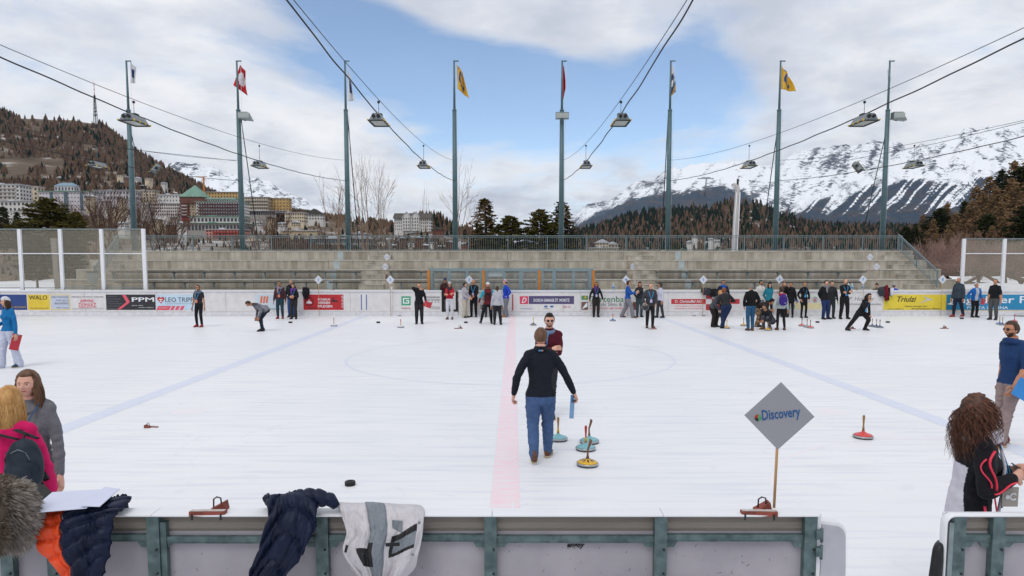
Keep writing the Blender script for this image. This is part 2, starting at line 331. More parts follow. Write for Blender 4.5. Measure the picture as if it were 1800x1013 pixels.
for i in range(3): para(299+i*8.2, 304.6+i*8.2, 538, 545.3, 4)
k.build('stripe', PINKP, bd, True); btxt('www.leotrippi.com', 279, 294, 542.5, 540.5, WHP, d=.011)
flat('banner', '#bfcbd6', 448, 502); k = MB()
for u in (457, 462, 467): para(u, u+3, 521, 533, 2)
k.build('logo_mark', mat('orange_print', '#cf6c4a', .5), bd, True); btxt('KAUFMANN', 475, 497, 545, 542, INKGR)
flat('banner', '#b3262e', 533, 604)
for i, s_ in enumerate(('BÜGELN', 'ORDNEN', 'PFLEGEN')): btxt(s_, 559, (580, 580, 584)[i], 528.3+i*6.2, 524+i*6.2, WHP, .05, d=.009)
x0, z0 = bxz(543.5, 530.5); k = MB(); k.tube([(x0+.2*math.cos(a), BY-.008, z0+.2*math.sin(a)) for a in np.linspace(0, 2*math.pi, 24)], .022, 4); k.build('emblem_ring', INK, bd, True)
k = MB(); k.prism([(x0-.14, z0-.09), (x0+.14, z0-.09), (x0+.1, z0), (x0+.02, z0+.02), (x0, z0+.13), (x0-.05, z0+.02), (x0-.12, z0)], BY-.009, BY-.005); k.build('emblem_figure', WHP, bd, True)
btxt('TEXTILREINIGUNG', 541, 557, 543, 540.5, INK)
x0, z0 = bxz(582, 530.8); k = MB(); k.prism([(x0, z0), (x0+.36, z0), (x0+.32, z0+.06), (x0+.1, z0+.11), (x0, z0+.06)], BY-.009, BY-.005); k.tube([(x0+.06, BY-.008, z0+.1), (x0+.03, BY-.008, z0+.18), (x0+.2, BY-.008, z0+.2)], .016, 4); k.build('flatiron_mark', INK, bd, True)
k = text('081 837 83 00', 1, WHP, bd, bxz(600, 520)[0], -.009, bxz(600, 520)[1], w=.6, h=.09, rot=(math.pi/2, math.pi/2, 0))
flat('stripe', '#1d4f96', 634.3, 636.3, 518, 545); flat('stripe', '#1d4f96', 643.3, 645.2, 518, 545)
flat('logo_square', '#3f9a76', 705.5, 722, 521, 537); k = MB(); x0, z0 = bxz(708.5, 534); x1, z1 = bxz(719.3, 524); t_ = .055
for q in ((x0, x1, z1-t_, z1), (x0, x0+t_, z0+t_, z1-t_), (x0, x1, z0, z0+t_), (x1-t_, x1, z0+t_, (z0+z1)/2+.03), ((x0+x1)/2, x1-t_, (z0+z1)/2-.025, (z0+z1)/2+.03)): k.box(q[0], q[1], BY-.009, BY-.005, q[2], q[3])
k.build('letter', WHP, bd, True); btxt('Graubünden', 705.5, 722, 543, 540.3, INKR)
btxt('SCHWEND', 749, 773, 524.5, 521.3, INK, .03); btxt('UND HOLZBAU', 749, 773, 528.6, 526.2, INK, .02); btxt('A . d . C', 758, 772, 532.3, 529.5, INK); btxt('7500 St. Moritz', 757, 773, 540.8, 538.8, INKG); btxt('Tel. 081 833', 757, 773, 543.6, 541.8, INKG)
btxt('PITSCH', 834, 851, 526.4, 523.6, INKG, .02)
for i in range(4): btxt('sanitär heizung', 834, 851, 532+i*3.7, 530.2+i*3.7, INKG)
flat('stripe', '#b3353c', 900.3, 902.3, 518, 546)
flat('logo_square', '#cf4060', 913.6, 928.4, 521, 534.7); btxt('D', 917, 925.5, 532.5, 523.5, WHP, .04, .35, d=.009)
flat('banner', '#50486e', 929.4, 1009, 520.5, 534.7); btxt('DOSCH GARAGE ST. MORITZ', 938, 1001, 530.6, 525.3, WHP, .04, d=.009); btxt('www.doschgaragen.ch', 914, 935, 544, 541.7, LBLUE)
for u in (959.5, 970): k = MB(); x0, z0 = bxz(u, 539); k.prism([(x0+.085*math.cos(a), z0+.05*math.sin(a)) for a in np.linspace(0, 2*math.pi, 17)[:16]], BY-.008, BY-.005); k.build('car_badge', INKB, bd, True)
btxt('AUDI', 955, 964, 543.5, 541.8, INKG)
k = MB()
for u in (991, 995, 1001): x0, z0 = bxz(u, 539.5); k.tube([(x0+.05*math.cos(a), BY-.007, z0+.05*math.sin(a)) for a in np.linspace(0, 2*math.pi, 13)], .008, 4)
k.build('badge_ring', INKR, bd, True)
flat('logo_square', '#4c8a5e', 1022, 1033.5, 520, 527.3); flat('logo_square', '#6e5148', 1022, 1033.5, 531, 545)
x0, z0 = bxz(1029, 523); k = MB(); k.prism([(x0+.08*math.cos(a)*(1 if i % 2 else .6), z0+.08*math.sin(a)*(1 if i % 2 else .6)) for i, a in enumerate(np.linspace(0, 2*math.pi, 17)[:16])], BY-.011, BY-.007); k.build('flower_mark', mat('yellow_print', '#c9a53c', .5), bd, True)
x0, z0 = bxz(1023, 543.5); k = MB(); k.prism([(x0, z0), (x0+.27, z0+.12), (x0+.27, z0+.3), (x0+.2, z0+.3)], BY-.011, BY-.007); k.build('letter', WHP, bd, True)
btxt('Gartenbau', 1036, 1104, 531, 520.5, INKGR, .0); btxt('Zarucchi Silvio & Sohn', 1036, 1112, 538.3, 532, INKG, .01); btxt('www.zarucchi-gartenbau.ch', 1036, 1104, 544.2, 540, PINKP)
flat('logo_square', '#6e5148', 1112, 1118, 531, 545)
flat('banner', '#b23238', 1180, 1240.5, 525.8, 534.7); btxt('O. Christoffel AG', 1186, 1233, 532.4, 527.4, WHP, .02, d=.009); btxt('Kauf, verkauft und vermietet', 1186, 1233, 539.4, 537, PINKP); btxt('Immobilien in Ihrem Namen', 1186, 1233, 543.5, 541, PINKP)
for u0, u1, v0, v1 in ((1241, 1251.5, 519, 525.5), (1251.5, 1262, 525.8, 534.5), (1241, 1251.5, 534.8, 545.6), (1262, 1273, 519, 525.5), (1273, 1283.5, 525.8, 534.5), (1283.8, 1300, 525.8, 534.5), (1273.3, 1284, 519, 525.5), (1262, 1284, 534.8, 545.6)): flat('red_square', '#b3353c', u0, u1, v0, v1)
flat('stripe', '#ddd3a6', 1361, 1452, 533, 543.5); btxt('GADA', 1365, 1404, 532, 522, INKB, .03); btxt('SÜ', 1385, 1397, 543.8, 534, LBLUE, .03, d=.009)
x0, z0 = bxz(1432.5, 527); k = MB(); k.tube([(x0+.1*math.cos(a), BY-.007, z0+.13*math.sin(a)) for a in np.linspace(0, 2*math.pi, 17)], .012, 4); k.build('emblem_ring', INKG, bd, True)
k = MB(); k.box(x0-.03, x0+.03, BY-.008, BY-.004, z0-.08, z0+.06); k.build('emblem_figure', INKR, bd, True)
flat('stripe', '#c9dcd2', 1420, 1471, 519.2, 522.2); flat('stripe', '#c9dcd2', 1464, 1471, 523, 543)
btxt('P. Holinger', 1492, 1537, 531.3, 522, INKG, .0, .25); btxt('schreinerei innenausbau', 1492, 1549, 536.5, 532.6, INKG, 0, .2)
flat('banner', '#d8c23c', 1553.7, 1663); btxt('Triulzi', 1577, 1611, 530.8, 521.3, INK, .035, .3); btxt('Damit Energie und', 1590, 1630, 540.6, 537.4, INK, .015, .25); btxt('Kommunikation fliessen', 1602, 1654, 544.3, 541.4, INK, .015, .25); btxt('www.triulzi.ch', 1560, 1588, 544.3, 542, INK, 0, .25)
(x0, z0), (x1, z1) = bxz(1614, 534), bxz(1642, 520.5); k = MB(); k.prism([(x0, z0), (x0+.42, z0+.22), (x0+.2, z1), (x1, z0+.18), (x0+.55, z0+.17)], BY-.009, BY-.005); k.build('arrow_mark', mat('silver_print', '#b9bcc0', .4), bd, True)
flat('banner', '#2080ac', 1664, 1990); btxt('Engadiner Post', 1671, 1842, 537, 520.7, WHP, .02, d=.008); btxt('POSTA LADINA', 1700, 1772, 543.3, 538.6, WHP, .005, d=.008)
flat('stripe', '#c8a53e', 1664, 1990, 546, 546.8)

# ================================================================ grandstand
CONC = bpy.data.materials.new('weathered_concrete'); CONC.use_nodes = True
def conc():
    t = CONC.node_tree; N = t.nodes; L = t.links; b = N['Principled BSDF']; tcn = N.new('ShaderNodeTexCoord')
    def nz(sc_, st, det=8):
        mp = N.new('ShaderNodeMapping'); mp.inputs['Scale'].default_value = st; L.new(tcn.outputs['Object'], mp.inputs[0])
        n = N.new('ShaderNodeTexNoise'); n.inputs['Scale'].default_value = sc_; n.inputs['Detail'].default_value = det; n.inputs['Roughness'].default_value = .6; L.new(mp.outputs[0], n.inputs['Vector']); return n.outputs['Fac']
    r = N.new('ShaderNodeValToRGB'); e = r.color_ramp.elements; e[0].position = .38; e[0].color = (.245, .22, .175, 1); e[1].position = .58; e[1].color = (.44, .405, .345, 1); q = e.new(.68); q.color = (.55, .53, .49, 1)
    m = N.new('ShaderNodeMix'); m.data_type = 'FLOAT'; m.inputs[0].default_value = .38; L.new(nz(1.6, (1.6, 1, .10)), m.inputs[2]); L.new(nz(.9, (1, 1, 1.5)), m.inputs[3])
    L.new(m.outputs[0], r.inputs[0]); L.new(r.outputs[0], b.inputs['Base Color']); b.inputs['Roughness'].default_value = .85
    bp = N.new('ShaderNodeBump'); bp.inputs['Distance'].default_value = .01; bp.inputs['Strength'].default_value = .5; L.new(nz(14, (1, 1, 1)), bp.inputs['Height']); L.new(bp.outputs[0], b.inputs['Normal'])
conc()
NOSE = mat('pale_concrete_edge', '#bab7ae', .85, .15, 6, .002, 40, detail=9); PALE = mat('pale_painted_concrete', '#a4b0b4', .8, .1, 5, detail=8)
TZ = [.62, 1.20, 1.76, 2.315, 2.85, 3.40]; TY = [36.4, 37.3, 38.15, 38.95, 39.75, 40.6]
XL, XR = -24.6, 23.75
st = empty('grandstand', (0, 40, 0), 'long grey concrete grandstand of stepped tiers behind the far boards', 'grandstand')
for i, (z, y) in enumerate(zip(TZ, TY)):
    lx = XL-(5-i)*.3; rx = XR+(5-i)*.36
    nx = 14; z0 = (TZ[i-1]+.001) if i else -.1; w = (rx-lx)/nx
    yb = 43.0 if i == 5 else TY[i+1]+.02
    for j in range(nx):
        k = MB(); k.box(lx+j*w+.008, lx+(j+1)*w-.008, y, yb, z0 if i < 5 else z0, z-.055); k.build('concrete_block', CONC, st, True)
        k = MB(); k.box(lx+j*w+.008, lx+(j+1)*w-.008, y-.03, yb-(0 if i == 5 else .04), z-.054, z); k.build('tread_edge', NOSE, st, True)
k = MB(); k.box(XL+.05, XR, 42.9, 43.2, -.1, 3.39); k.build('rear_wall', CONC, st, True)
for X in (-10.42, 9.75):                          # painted strip running up the tiers
    for i in range(5):
        k = MB(); k.box(X-.17, X+.17, TY[i+1]-.006, TY[i+1]-.001, TZ[i]+.003, TZ[i+1]-.056); k.build('painted_strip', PALE, st, True)
def flight(x0, x1):                               # half-height steps
    for i in range(5):
        k = MB(); zt = (TZ[i]+TZ[i+1])/2
        k.box(x0, x1, TY[i+1]-.42, TY[i+1]-.032, TZ[i]+.002, zt-.03); k.build('step', CONC, st, True)
        k = MB(); k.box(x0-.01, x1+.01, TY[i+1]-.44, TY[i+1]-.032, zt-.029, zt+.0); k.build('step_edge', NOSE, st, True)
flight(-8.7, -7.35); flight(6.7, 8.2); flight(21.9, 22.0+1.6); flight(-24.5, -22.9)
BENCH = mat('dark_bench_boards', '#4b4740', .7, .2, 8, stretch=(.2, 3, 3)); 
def bench(x0, x1, i, dx, lab, ph=0.0):
    y = TY[i]+.42; z = TZ[i]+.43; e = empty('bench', ((x0+x1)/2, y, TZ[i]), lab, 'bench', 'long benches on the grandstand tiers')
    for j in range(2):
        k = MB(); k.box(x0, x1, y-.2+j*.2, y-.02+j*.2, z-.04, z); k.build('seat_board', BENCH, e, True)
    k = MB(); k.box(x0+.03, x1-.03, y-.04, y+.04, z-.085, z-.041); k.build('seat_rail', GALV, e, True)
    x = x0+.1+ph
    while x < x1:
        k = MB(); k.box(x-.035, x+.035, y-.05, y+.05, TZ[i], z-.086); k.box(x-.04, x+.04, y-.19, y+.17, z-.13, z-.087); k.build('leg', GALV, e, True); x += dx
def ux(u, i): return (u-PX)*TY[i]/F
for u0, u1, i, l in ((190, 632, 2, 'upper bench on the left section of the grandstand'), (682, 752, 2, 'short upper bench between the left steps and the glass cabin'), (1045, 1104, 2, 'short upper bench just right of the glass cabin'), (1154, 1527, 2, 'upper bench on the right section of the grandstand'),
                     (196, 356, 1, 'lower bench at the left end of the grandstand'), (357, 566, 1, 'lower bench left of the number 1 sign'), (575, 632, 1, 'short lower bench right of the number 1 sign'), (690, 1040, 1, 'lower bench seen behind the glass cabin'), (1154, 1522, 1, 'lower bench behind the number 5 and 6 signs'), (760, 1040, 2, 'upper bench seen through the glass cabin')):
    bench(ux(u0, i), ux(u1, i), i, 1.72, l, .0 if i == 2 else .3)
# railing on top and down both ends
RAIL = mat('galvanised_railing', '#6f8084', .5, .12, 8, metal=.25)
def railing(pts, lab, spacing=.135, post=2.44, h=.92, zb=.08):
    e = empty('railing', pts[0], lab, 'railing')
    for a, b in zip(pts[:-1], pts[1:]):
        a = Vector(a); b = Vector(b); L_ = (b-a).length; up = Vector((0, 0, 1))
        k = MB(); k.bar(a+up*h, b+up*h, .05); k.build('top_rail', RAIL, e, True)
        k = MB(); k.bar(a+up*(h-.1), b+up*(h-.1), .025); k.build('upper_rail', RAIL, e, True)
        k = MB(); k.bar(a+up*zb, b+up*zb, .03); k.build('bottom_rail', RAIL, e, True)
        k = MB(); n = int(L_/spacing)
        for i in range(1, n): p = a.lerp(b, i/n); k.bar(p+up*zb, p+up*(h-.1), .016)
        k.build('balusters', RAIL, e, True, 'stuff')
        n = max(1, round(L_/post))
        for i in range(n+1):
            p = a.lerp(b, i/n); k = MB(); k.bar(p, p+up*h, .05); k.build('post', RAIL, e, True)
railing([(XL+.1, 41.6, 3.4), (XR-.1, 41.6, 3.4)], 'long grey metal railing along the top of the grandstand')
pa, pb = at(209, 440, 41), at(167, 500, 37.0)
railing([tuple(pa), tuple(pb)], 'sloping stair railing at the left end of the grandstand', post=2.2)
pa, pb = at(1578, 439, 41), at(1647, 506, 37.0)
railing([tuple(pa), tuple(pb)], 'sloping stair railing at the right end of the grandstand', post=2.2)
pa, pb = at(1560, 455, 40), at(1600, 507, 37.0)
SNOW = mat('snow', '#e6e9ef', .7, .04, 2, .02, 6)
# ================================================================ glass cabin (timekeepers and penalty boxes)
cb = empty('glass_cabin', at(898, 508, 36.0), 'low glazed cabin with grey frames and orange wooden posts behind the boards', 'cabin')
CY0, CY1 = 35.0, 36.3; zt = at(900, 472, CY0).z; zb_ = BTOP-.02
def cxx(u): return (u-PX)*CY0/F
GLASS = bpy.data.materials.new('cabin_glass'); GLASS.use_nodes = True
def glass_nodes(m, col_, a, rough=.02):
    t = m.node_tree; N = t.nodes; L = t.links; N.clear(); o = N.new('ShaderNodeOutputMaterial'); mixs = N.new('ShaderNodeMixShader'); tr = N.new('ShaderNodeBsdfTransparent'); pr = N.new('ShaderNodeBsdfPrincipled')
    pr.inputs['Base Color'].default_value = (*col_, 1); pr.inputs['Roughness'].default_value = rough; pr.inputs['Specular IOR Level'].default_value = .6
    mixs.inputs[0].default_value = a; L.new(tr.outputs[0], mixs.inputs[1]); L.new(pr.outputs[0], mixs.inputs[2]); L.new(mixs.outputs[0], o.inputs[0])
glass_nodes(GLASS, (.3, .34, .34), .16)
CF = mat('cabin_frame_grey', '#7d9196', .45, .08, 6, metal=.3); ORW = mat('orange_wood_post', '#c07a30', .6, .15, 14, stretch=(1, 1, .15))
k = MB(); k.box(cxx(753), cxx(1043), CY0, CY0+.1, zt-.14, zt); k.box(cxx(753), cxx(1043), CY1-.08, CY1, zt-.12, zt-.002); k.build('top_frame', CF, cb, True)
k = MB(); k.box(cxx(757), cxx(1040), CY0+.02, CY0+.12, zb_-.05, zb_+.03); k.build('sill', CF, cb, True)
for u in (754, 850, 948, 1043): k = MB(); k.box(cxx(u-2.4), cxx(u+2.4), CY0-.05, CY0-.002, .3, zt-.1); k.build('wooden_post', ORW, cb, True)
fr = [757, 758+2, 791, 822, 846, 853, 886, 914, 944, 951, 973, 1016, 1036]
for u in (758.5, 790, 821, 846, 854.5, 886, 915.5, 944.5, 953, 974, 1008, 1037.5):
    k = MB(); w = 2.2 if u not in (974, 915.5, 1037.5) else 3.2; k.box(cxx(u-w), cxx(u+w), CY0+.01, CY0+.08, zb_+.031, zt-.141); k.build('window_frame', CF, cb, True)
for u0, u1 in ((761, 788), (792.5, 818.8), (823.5, 843.5), (857, 883.5), (888.5, 912), (919, 942), (955.5, 970.5), (977.5, 1005.5), (1010.5, 1034)):
    k = MB(); k.box(cxx(u0), cxx(u1), CY0+.035, CY0+.045, zb_+.035, zt-.145); k.build('pane', GLASS, cb, True)
k = MB(); k.box(cxx(855), cxx(885), CY0+.1, CY0+.12, zt-.42, zt-.15); k.build('white_blind', mat('blind', '#c3d0d2', .5, .05), cb, True)
k = MB(); k.box(cxx(917), cxx(943), CY0+.1, CY0+.12, zt-.2, zt-.15); k.build('white_blind', _mats['blind'], cb, True)
for u in (757, 850, 948, 1039): k = MB(); k.box(cxx(u-2), cxx(u+2), CY0+.1, CY1-.081, .5, zt-.05); k.build('side_wall', CF, cb, True)
k = MB(); k.box(cxx(760), cxx(1036), CY0+.25, CY1-.3, .75, .8); k.build('counter', mat('white_counter', '#c9cdd0', .5), cb, True)

# ================================================================ flag masts
MY = 41.9
masts = [(240, 227), (429, 416), (614, 607.5), (801, 798), (986, 988), (1172, 1179), (1360, 1369), (1547, 1563)]
MX = [(u-PX)*MY/F for u, _ in masts]
MTOP = at(900, 107, MY).z; MJ = at(900, 195, MY).z
mlab = ['grey flag mast at the far left behind the netted fence', 'grey flag mast flying the red flag with white cross at left', 'third flag mast from the left with a limp white flag', 'fourth flag mast from the left flying a yellow and blue flag', 'fifth flag mast from the left with small floodlights on it', 'sixth flag mast from the left with a striped blue and yellow flag', 'seventh flag mast from the left flying a yellow flag', 'rightmost flag mast with a limp white flag and a floodlight bracket']
MAST = mat('mast_paint', '#4f686e', .45, .1, 3, metal=.15)
for i, X in enumerate(MX):
    e = empty('flag_mast', (X, MY, 3.4), mlab[i], 'flag mast', 'flag masts along the top of the grandstand')
    k = MB(); k.tube([(0, 0, 0), (0, 0, MJ-3.4)], [.17, .125], 14); k.build('lower_pole', MAST, e)
    k = MB(); k.tube([(0, 0, MJ-3.4), (0, 0, MTOP-3.4)], [.075, .05], 10); k.build('upper_pole', MAST, e)
    k = MB(); k.lathe([(.13, -.03), (.135, .06), (.085, .1)], 14, (0, 0, MJ-3.4)); k.build('collar', MAST, e)
    k = MB(); k.box(-.24, .24, -.24, .24, 0, .03); k.build('base_plate', GALV, e)
    k = MB(); k.box(-.05, .28, -.03, .03, MTOP-3.45, MTOP-3.39); k.build('halyard_arm', MAST, e)
    k = MB(); k.tube([(.24, 0, MTOP-3.45), (.21, 0, MJ-3.3+.2), (.19, 0, 2)], .008, 4); k.build('halyard', WHITEP, e)
FLX = mat('flag_white_cloth', '#d5d6da', .8, .05); FLR = mat('flag_red', '#b3202a', .8, .08); FLY = mat('flag_yellow', '#c79a1e', .8, .08); FLB = mat('flag_blue', '#24406e', .8, .1)
def flag(i, pts, pat, lab):    # pts: outline px (hoist top, fly top, fly bottom, hoist bottom)
    P = [at(u, v, MY) for u, v in pts]; X = MX[i]; e_off = Vector((0, 0, 0))
    k = MB(); nu, nv = 14, 18; pos = []
    for j in range(nv+1):
        for q in range(nu+1):
            a, b = q/nu, j/nv; p = P[0].lerp(P[1], a).lerp(P[3].lerp(P[2], a), b)
            p = p+Vector((0, .16*math.sin(a*9+b*3)*(a+.15)+a*.3, 0)); pos.append(p)
    fs = []; ms = []
    for j in range(nv):
        for q in range(nu): fs.append((j*(nu+1)+q, j*(nu+1)+q+1, (j+1)*(nu+1)+q+1, (j+1)*(nu+1)+q)); ms.append(pat((q+.5)/nu, (j+.5)/nv))
    for f, m in zip(fs, ms): pass
    k.add(pos, fs, True); k.m = ms
    o = k.build('flag', [FLX, FLR, FLY, FLB]); tag(o, lab, 'flag', 'flags on the masts')
    s_ = o.modifiers.new('s', 'SOLIDIFY'); s_.thickness = .008
def white(a, b): return 3 if (abs(a-.5) < .12 and .3 < b < .7) else 0
def cross(a, b): return 0 if ((abs(a-.5) < .12 and .2 < b < .8) or (abs(b-.5) < .14 and .15 < a < .85)) else 1
def yel(a, b): return 3 if abs(math.hypot((a-.5)*1.2, (b-.5))-.25-.06*math.sin(a*14)) < .09 or (a+b < .45 and a > .25) else 2
def strp(a, b): return (3, 2, 3, 0)[int((b*5+a*1.5) % 4)] if b > .25 else 0
flag(0, [(229, 108), (233, 116), (235, 143), (229, 147)], white, 'white flag hanging limp on the leftmost mast')
flag(1, [(422, 114), (427, 122), (433, 167), (410, 150)], cross, 'red flag with a white cross on the second mast')
flag(2, [(611, 118), (614, 135), (622, 175), (611, 178)], white, 'white flag with dark print on the third mast')
flag(3, [(803, 113), (812, 124), (824, 172), (804, 156)], yel, 'narrow yellow and blue flag hanging on the fourth mast')
flag(4, [(990, 114), (993, 120), (995, 152), (989, 180)], lambda a, b: 1, 'narrow folded red flag on the fifth mast')
flag(5, [(1180, 112), (1187, 122), (1189, 160), (1179, 170)], strp, 'blue, white and yellow striped flag on the sixth mast')
flag(6, [(1374, 116), (1392, 133), (1401, 160), (1373, 157)], yel, 'yellow flag with a blue swirl spread wide on the seventh mast')
flag(7, [(1564, 110), (1567, 122), (1568, 142), (1562, 155)], white, 'white flag hanging limp on the rightmost mast')
# guy wires from the masts
k = MB()
for i, (u0, v0, u1) in enumerate(((240, 235, 282), (421, 195, 456), (614, 200, 631), (1176, 200, 1162), (1362, 235, 1337), (1552, 240, 1510))):
    m_ = (0, 1, 2, 5, 6, 7)[i]; a = at(u0, v0, MY); a.x = MX[m_]+.1*(1 if i < 3 else -1)
    b = at(u1, 440, 42.6); k = MB(); k.tube([a, b], .028, 6); o = k.build('guy_wire', DARKST, world=False); tag(o, ('dark guy wire slanting right from the leftmost mast', 'dark guy wire slanting right from the second mast', 'dark guy wire beside the third mast', 'dark guy wire slanting left from the sixth mast', 'dark guy wire slanting left from the seventh mast', 'dark guy wire slanting left from the rightmost mast')[i], 'guy wire', 'guy wires of the masts')
# overhead cables and the floodlights they carry
LY1, LY2 = 18.6, 27.6
_p1, _p2, _t1, _t2 = at(665, 208, LY1).z+.1, at(745, 288, LY2).z+.1, at(665, 175, LY1).z, at(745, 252, LY2).z
_pe, _te = at(801, 318, MY).z, at(801, 282, MY).z
def _quad(z1, z2, z3):
    A_ = np.array([[LY1**2, LY1, 1], [LY2**2, LY2, 1], [MY**2, MY, 1]]); return np.linalg.solve(A_, np.array([z1, z2, z3]))
_qp, _qt = _quad(_p1, _p2, _pe), _quad(_t1, _t2, _te)
def zth(y): return float(np.polyval(_qt, y))
def zpw(y): return float(np.polyval(_qp, y))
CAB = mat('black_cable', '#17191b', .6, .1)
names = ['far left', 'inner left', 'left of centre', 'right of centre', 'inner right', 'far right', 'outermost left', 'outermost right']
LH = mat('lamp_housing', '#7b8284', .4, .12, 8, metal=.5); LG = mat('lamp_glass', '#9fa6a4', .15, .05); YEL = mat('yellow_clips', '#c9a51e', .5)
def lampfix(loc, rz, lab, tilt=(0, 0), drop=0.8, sc_=1.0, cab=True):
    e = empty('floodlight', loc, lab, 'floodlight', 'floodlights hung on the cables over the rink', rz); sc_ *= .9; e.rotation_euler = (tilt[0], tilt[1], rz); e.scale = (sc_,)*3
    w, l, h = .22, .44, .13
    k = MB()
    k.add([(-w, -l, -h), (w, -l, -h), (w, l, -h), (-w, l, -h), (-w*.45, -l*.92, h*.7), (w*.45, -l*.92, h*.7), (w*.45, l*.92, h*.7), (-w*.45, l*.92, h*.7)], [(4,5,6,7),(0,1,5,4),(1,2,6,5),(2,3,7,6),(3,0,4,7)]); k.build('housing', LH, e)
    k = MB()
    for a, b in (((-w, -l), (w, -l)), ((w, -l), (w, l)), ((w, l), (-w, l)), ((-w, l), (-w, -l))): k.bar((a[0], a[1], -h), (b[0], b[1], -h), .035)
    k.build('rim', DARKST, e)
    k = MB(); k.box(-w+.03, w-.03, -l+.03, l-.03, -h+.005, -h+.015); k.build('glass', LG, e)
    k = MB()
    for y in (-l, -l/3, l/3, l):
        for x in (-w-.02, w+.02): k.box(x-.018, x+.018, y-.022, y+.022, -h-.008, -h+.04)
    k.build('clips', YEL, e, kind='stuff')
    k = MB()
    k.box(-.1, .1, -.1, .1, h*.7, h*.7+.06); k.build('junction_box', DARKST, e)
    for x in (-.12, .12): k = MB(); k.tube([(x*.6, -l*.95-.01, 0), (x*.6, -l*.95-.06, 0)], .05, 10); k.build('connector', DARKST, e)
    return e
cableX = [MX[1], MX[2], MX[3], MX[4], MX[5], MX[6]]
for i, X in enumerate(cableX):
    nm = ['outermost left', 'second from the left', 'left of the centre', 'right of the centre', 'second from the right', 'outermost right'][i]
    off = .0
    ys = np.concatenate([np.linspace(-6, 41.8, 60)])
    k = MB(); k.tube([(X+off, y, zth(y)+(.0 if y < 41 else 0)) for y in ys], .008, 5); tag(k.build('support_wire', CAB), 'thin wire over the rink, '+nm+' of the six wires', 'wire', 'thin wires over the rink')
    k = MB(); k.tube([(X+off+.012*math.sin(y*1.7), y, zpw(y)+.006*math.sin(y*3)) for y in np.linspace(-6, 41.8, 140)], .016, 6); tag(k.build('power_cable', CAB), 'thick black power cable over the rink, '+nm+' of the six cables', 'cable', 'thick cables over the rink')
    for j, y in enumerate((LY1, LY2)):
        lab = ('nearer' if j == 0 else 'farther')+' floodlight on the '+nm+' cable over the rink'
        e = lampfix((X, y, zpw(y)-.12), 0, lab)
        k = MB(); k.tube([(0, 0, .1), (0, 0, zth(y)-zpw(y)+.12)], .01, 4); k.build('hanger', GALV, e); k = MB(); k.ball((0, 0, zth(y)-zpw(y)+.1), .045, 8, 5); k.build('pulley', DARKST, e)
p = at(274, 297, 40); lampfix(p, .5, 'tilted floodlight facing the rink beside the leftmost mast', (1.0, .6), sc_=.95)
p = at(1507, 293, 40); lampfix(p, -.5, 'tilted floodlight facing the rink left of the rightmost mast', (1.0, -.6), sc_=.95)
for i, du, lab in ((1, 14, 'small floodlight bracketed to the second mast'), (4, 0, 'small floodlight clamped to the fifth mast'), (7, 14, 'floodlight bracketed low on the rightmost mast')):
    e = empty('mast_floodlight', (MX[i]+(.5 if du else 0), MY-.25, MJ-.35), lab, 'floodlight')
    k = MB()
    if i == 4:
        for s_ in (-1, 1): k.box(s_*.25-.15, s_*.25+.15, -.12, .08, -.2, .2)
    else: k.add([(-.35, -.2, -.2), (.45, -.2, -.3), (.45, .2, -.3), (-.35, .2, -.2), (-.35, -.2, .2), (.2, -.2, .2), (.2, .2, .2), (-.35, .2, .2)], [(0,3,2,1),(4,5,6,7),(0,1,5,4),(1,2,6,5),(2,3,7,6),(3,0,4,7)])
    k.build('housing', LH, e); k = MB(); k.box(-.35 if i != 4 else -.38, .3 if i != 4 else .38, -.215 if i != 4 else -.135, -.205 if i != 4 else -.122, -.15, .15); k.build('glass', LG, e)
    k = MB(); k.bar((-.55 if du else 0, .22, -.1), (0, .1, -.28), .05); k.build('bracket', GALV, e)
# side wires carried towards the outer floodlights
for a, b, lab in (((0, 230), (415, 283), 'thin wire crossing the forested hill at the upper left'), ((1490, 282), (1800, 215), 'thin wire in front of the snowy mountain at the upper right')):
    k = MB(); k.tube([at(a[0], a[1], 30 if a[0] < 10 else 41.5), at((a[0]+b[0])/2, (a[1]+b[1])/2+4, 36), at(b[0], b[1], 41.5 if a[0] < 10 else 30)], .012, 4); tag(k.build('side_wire', CAB), lab, 'wire')
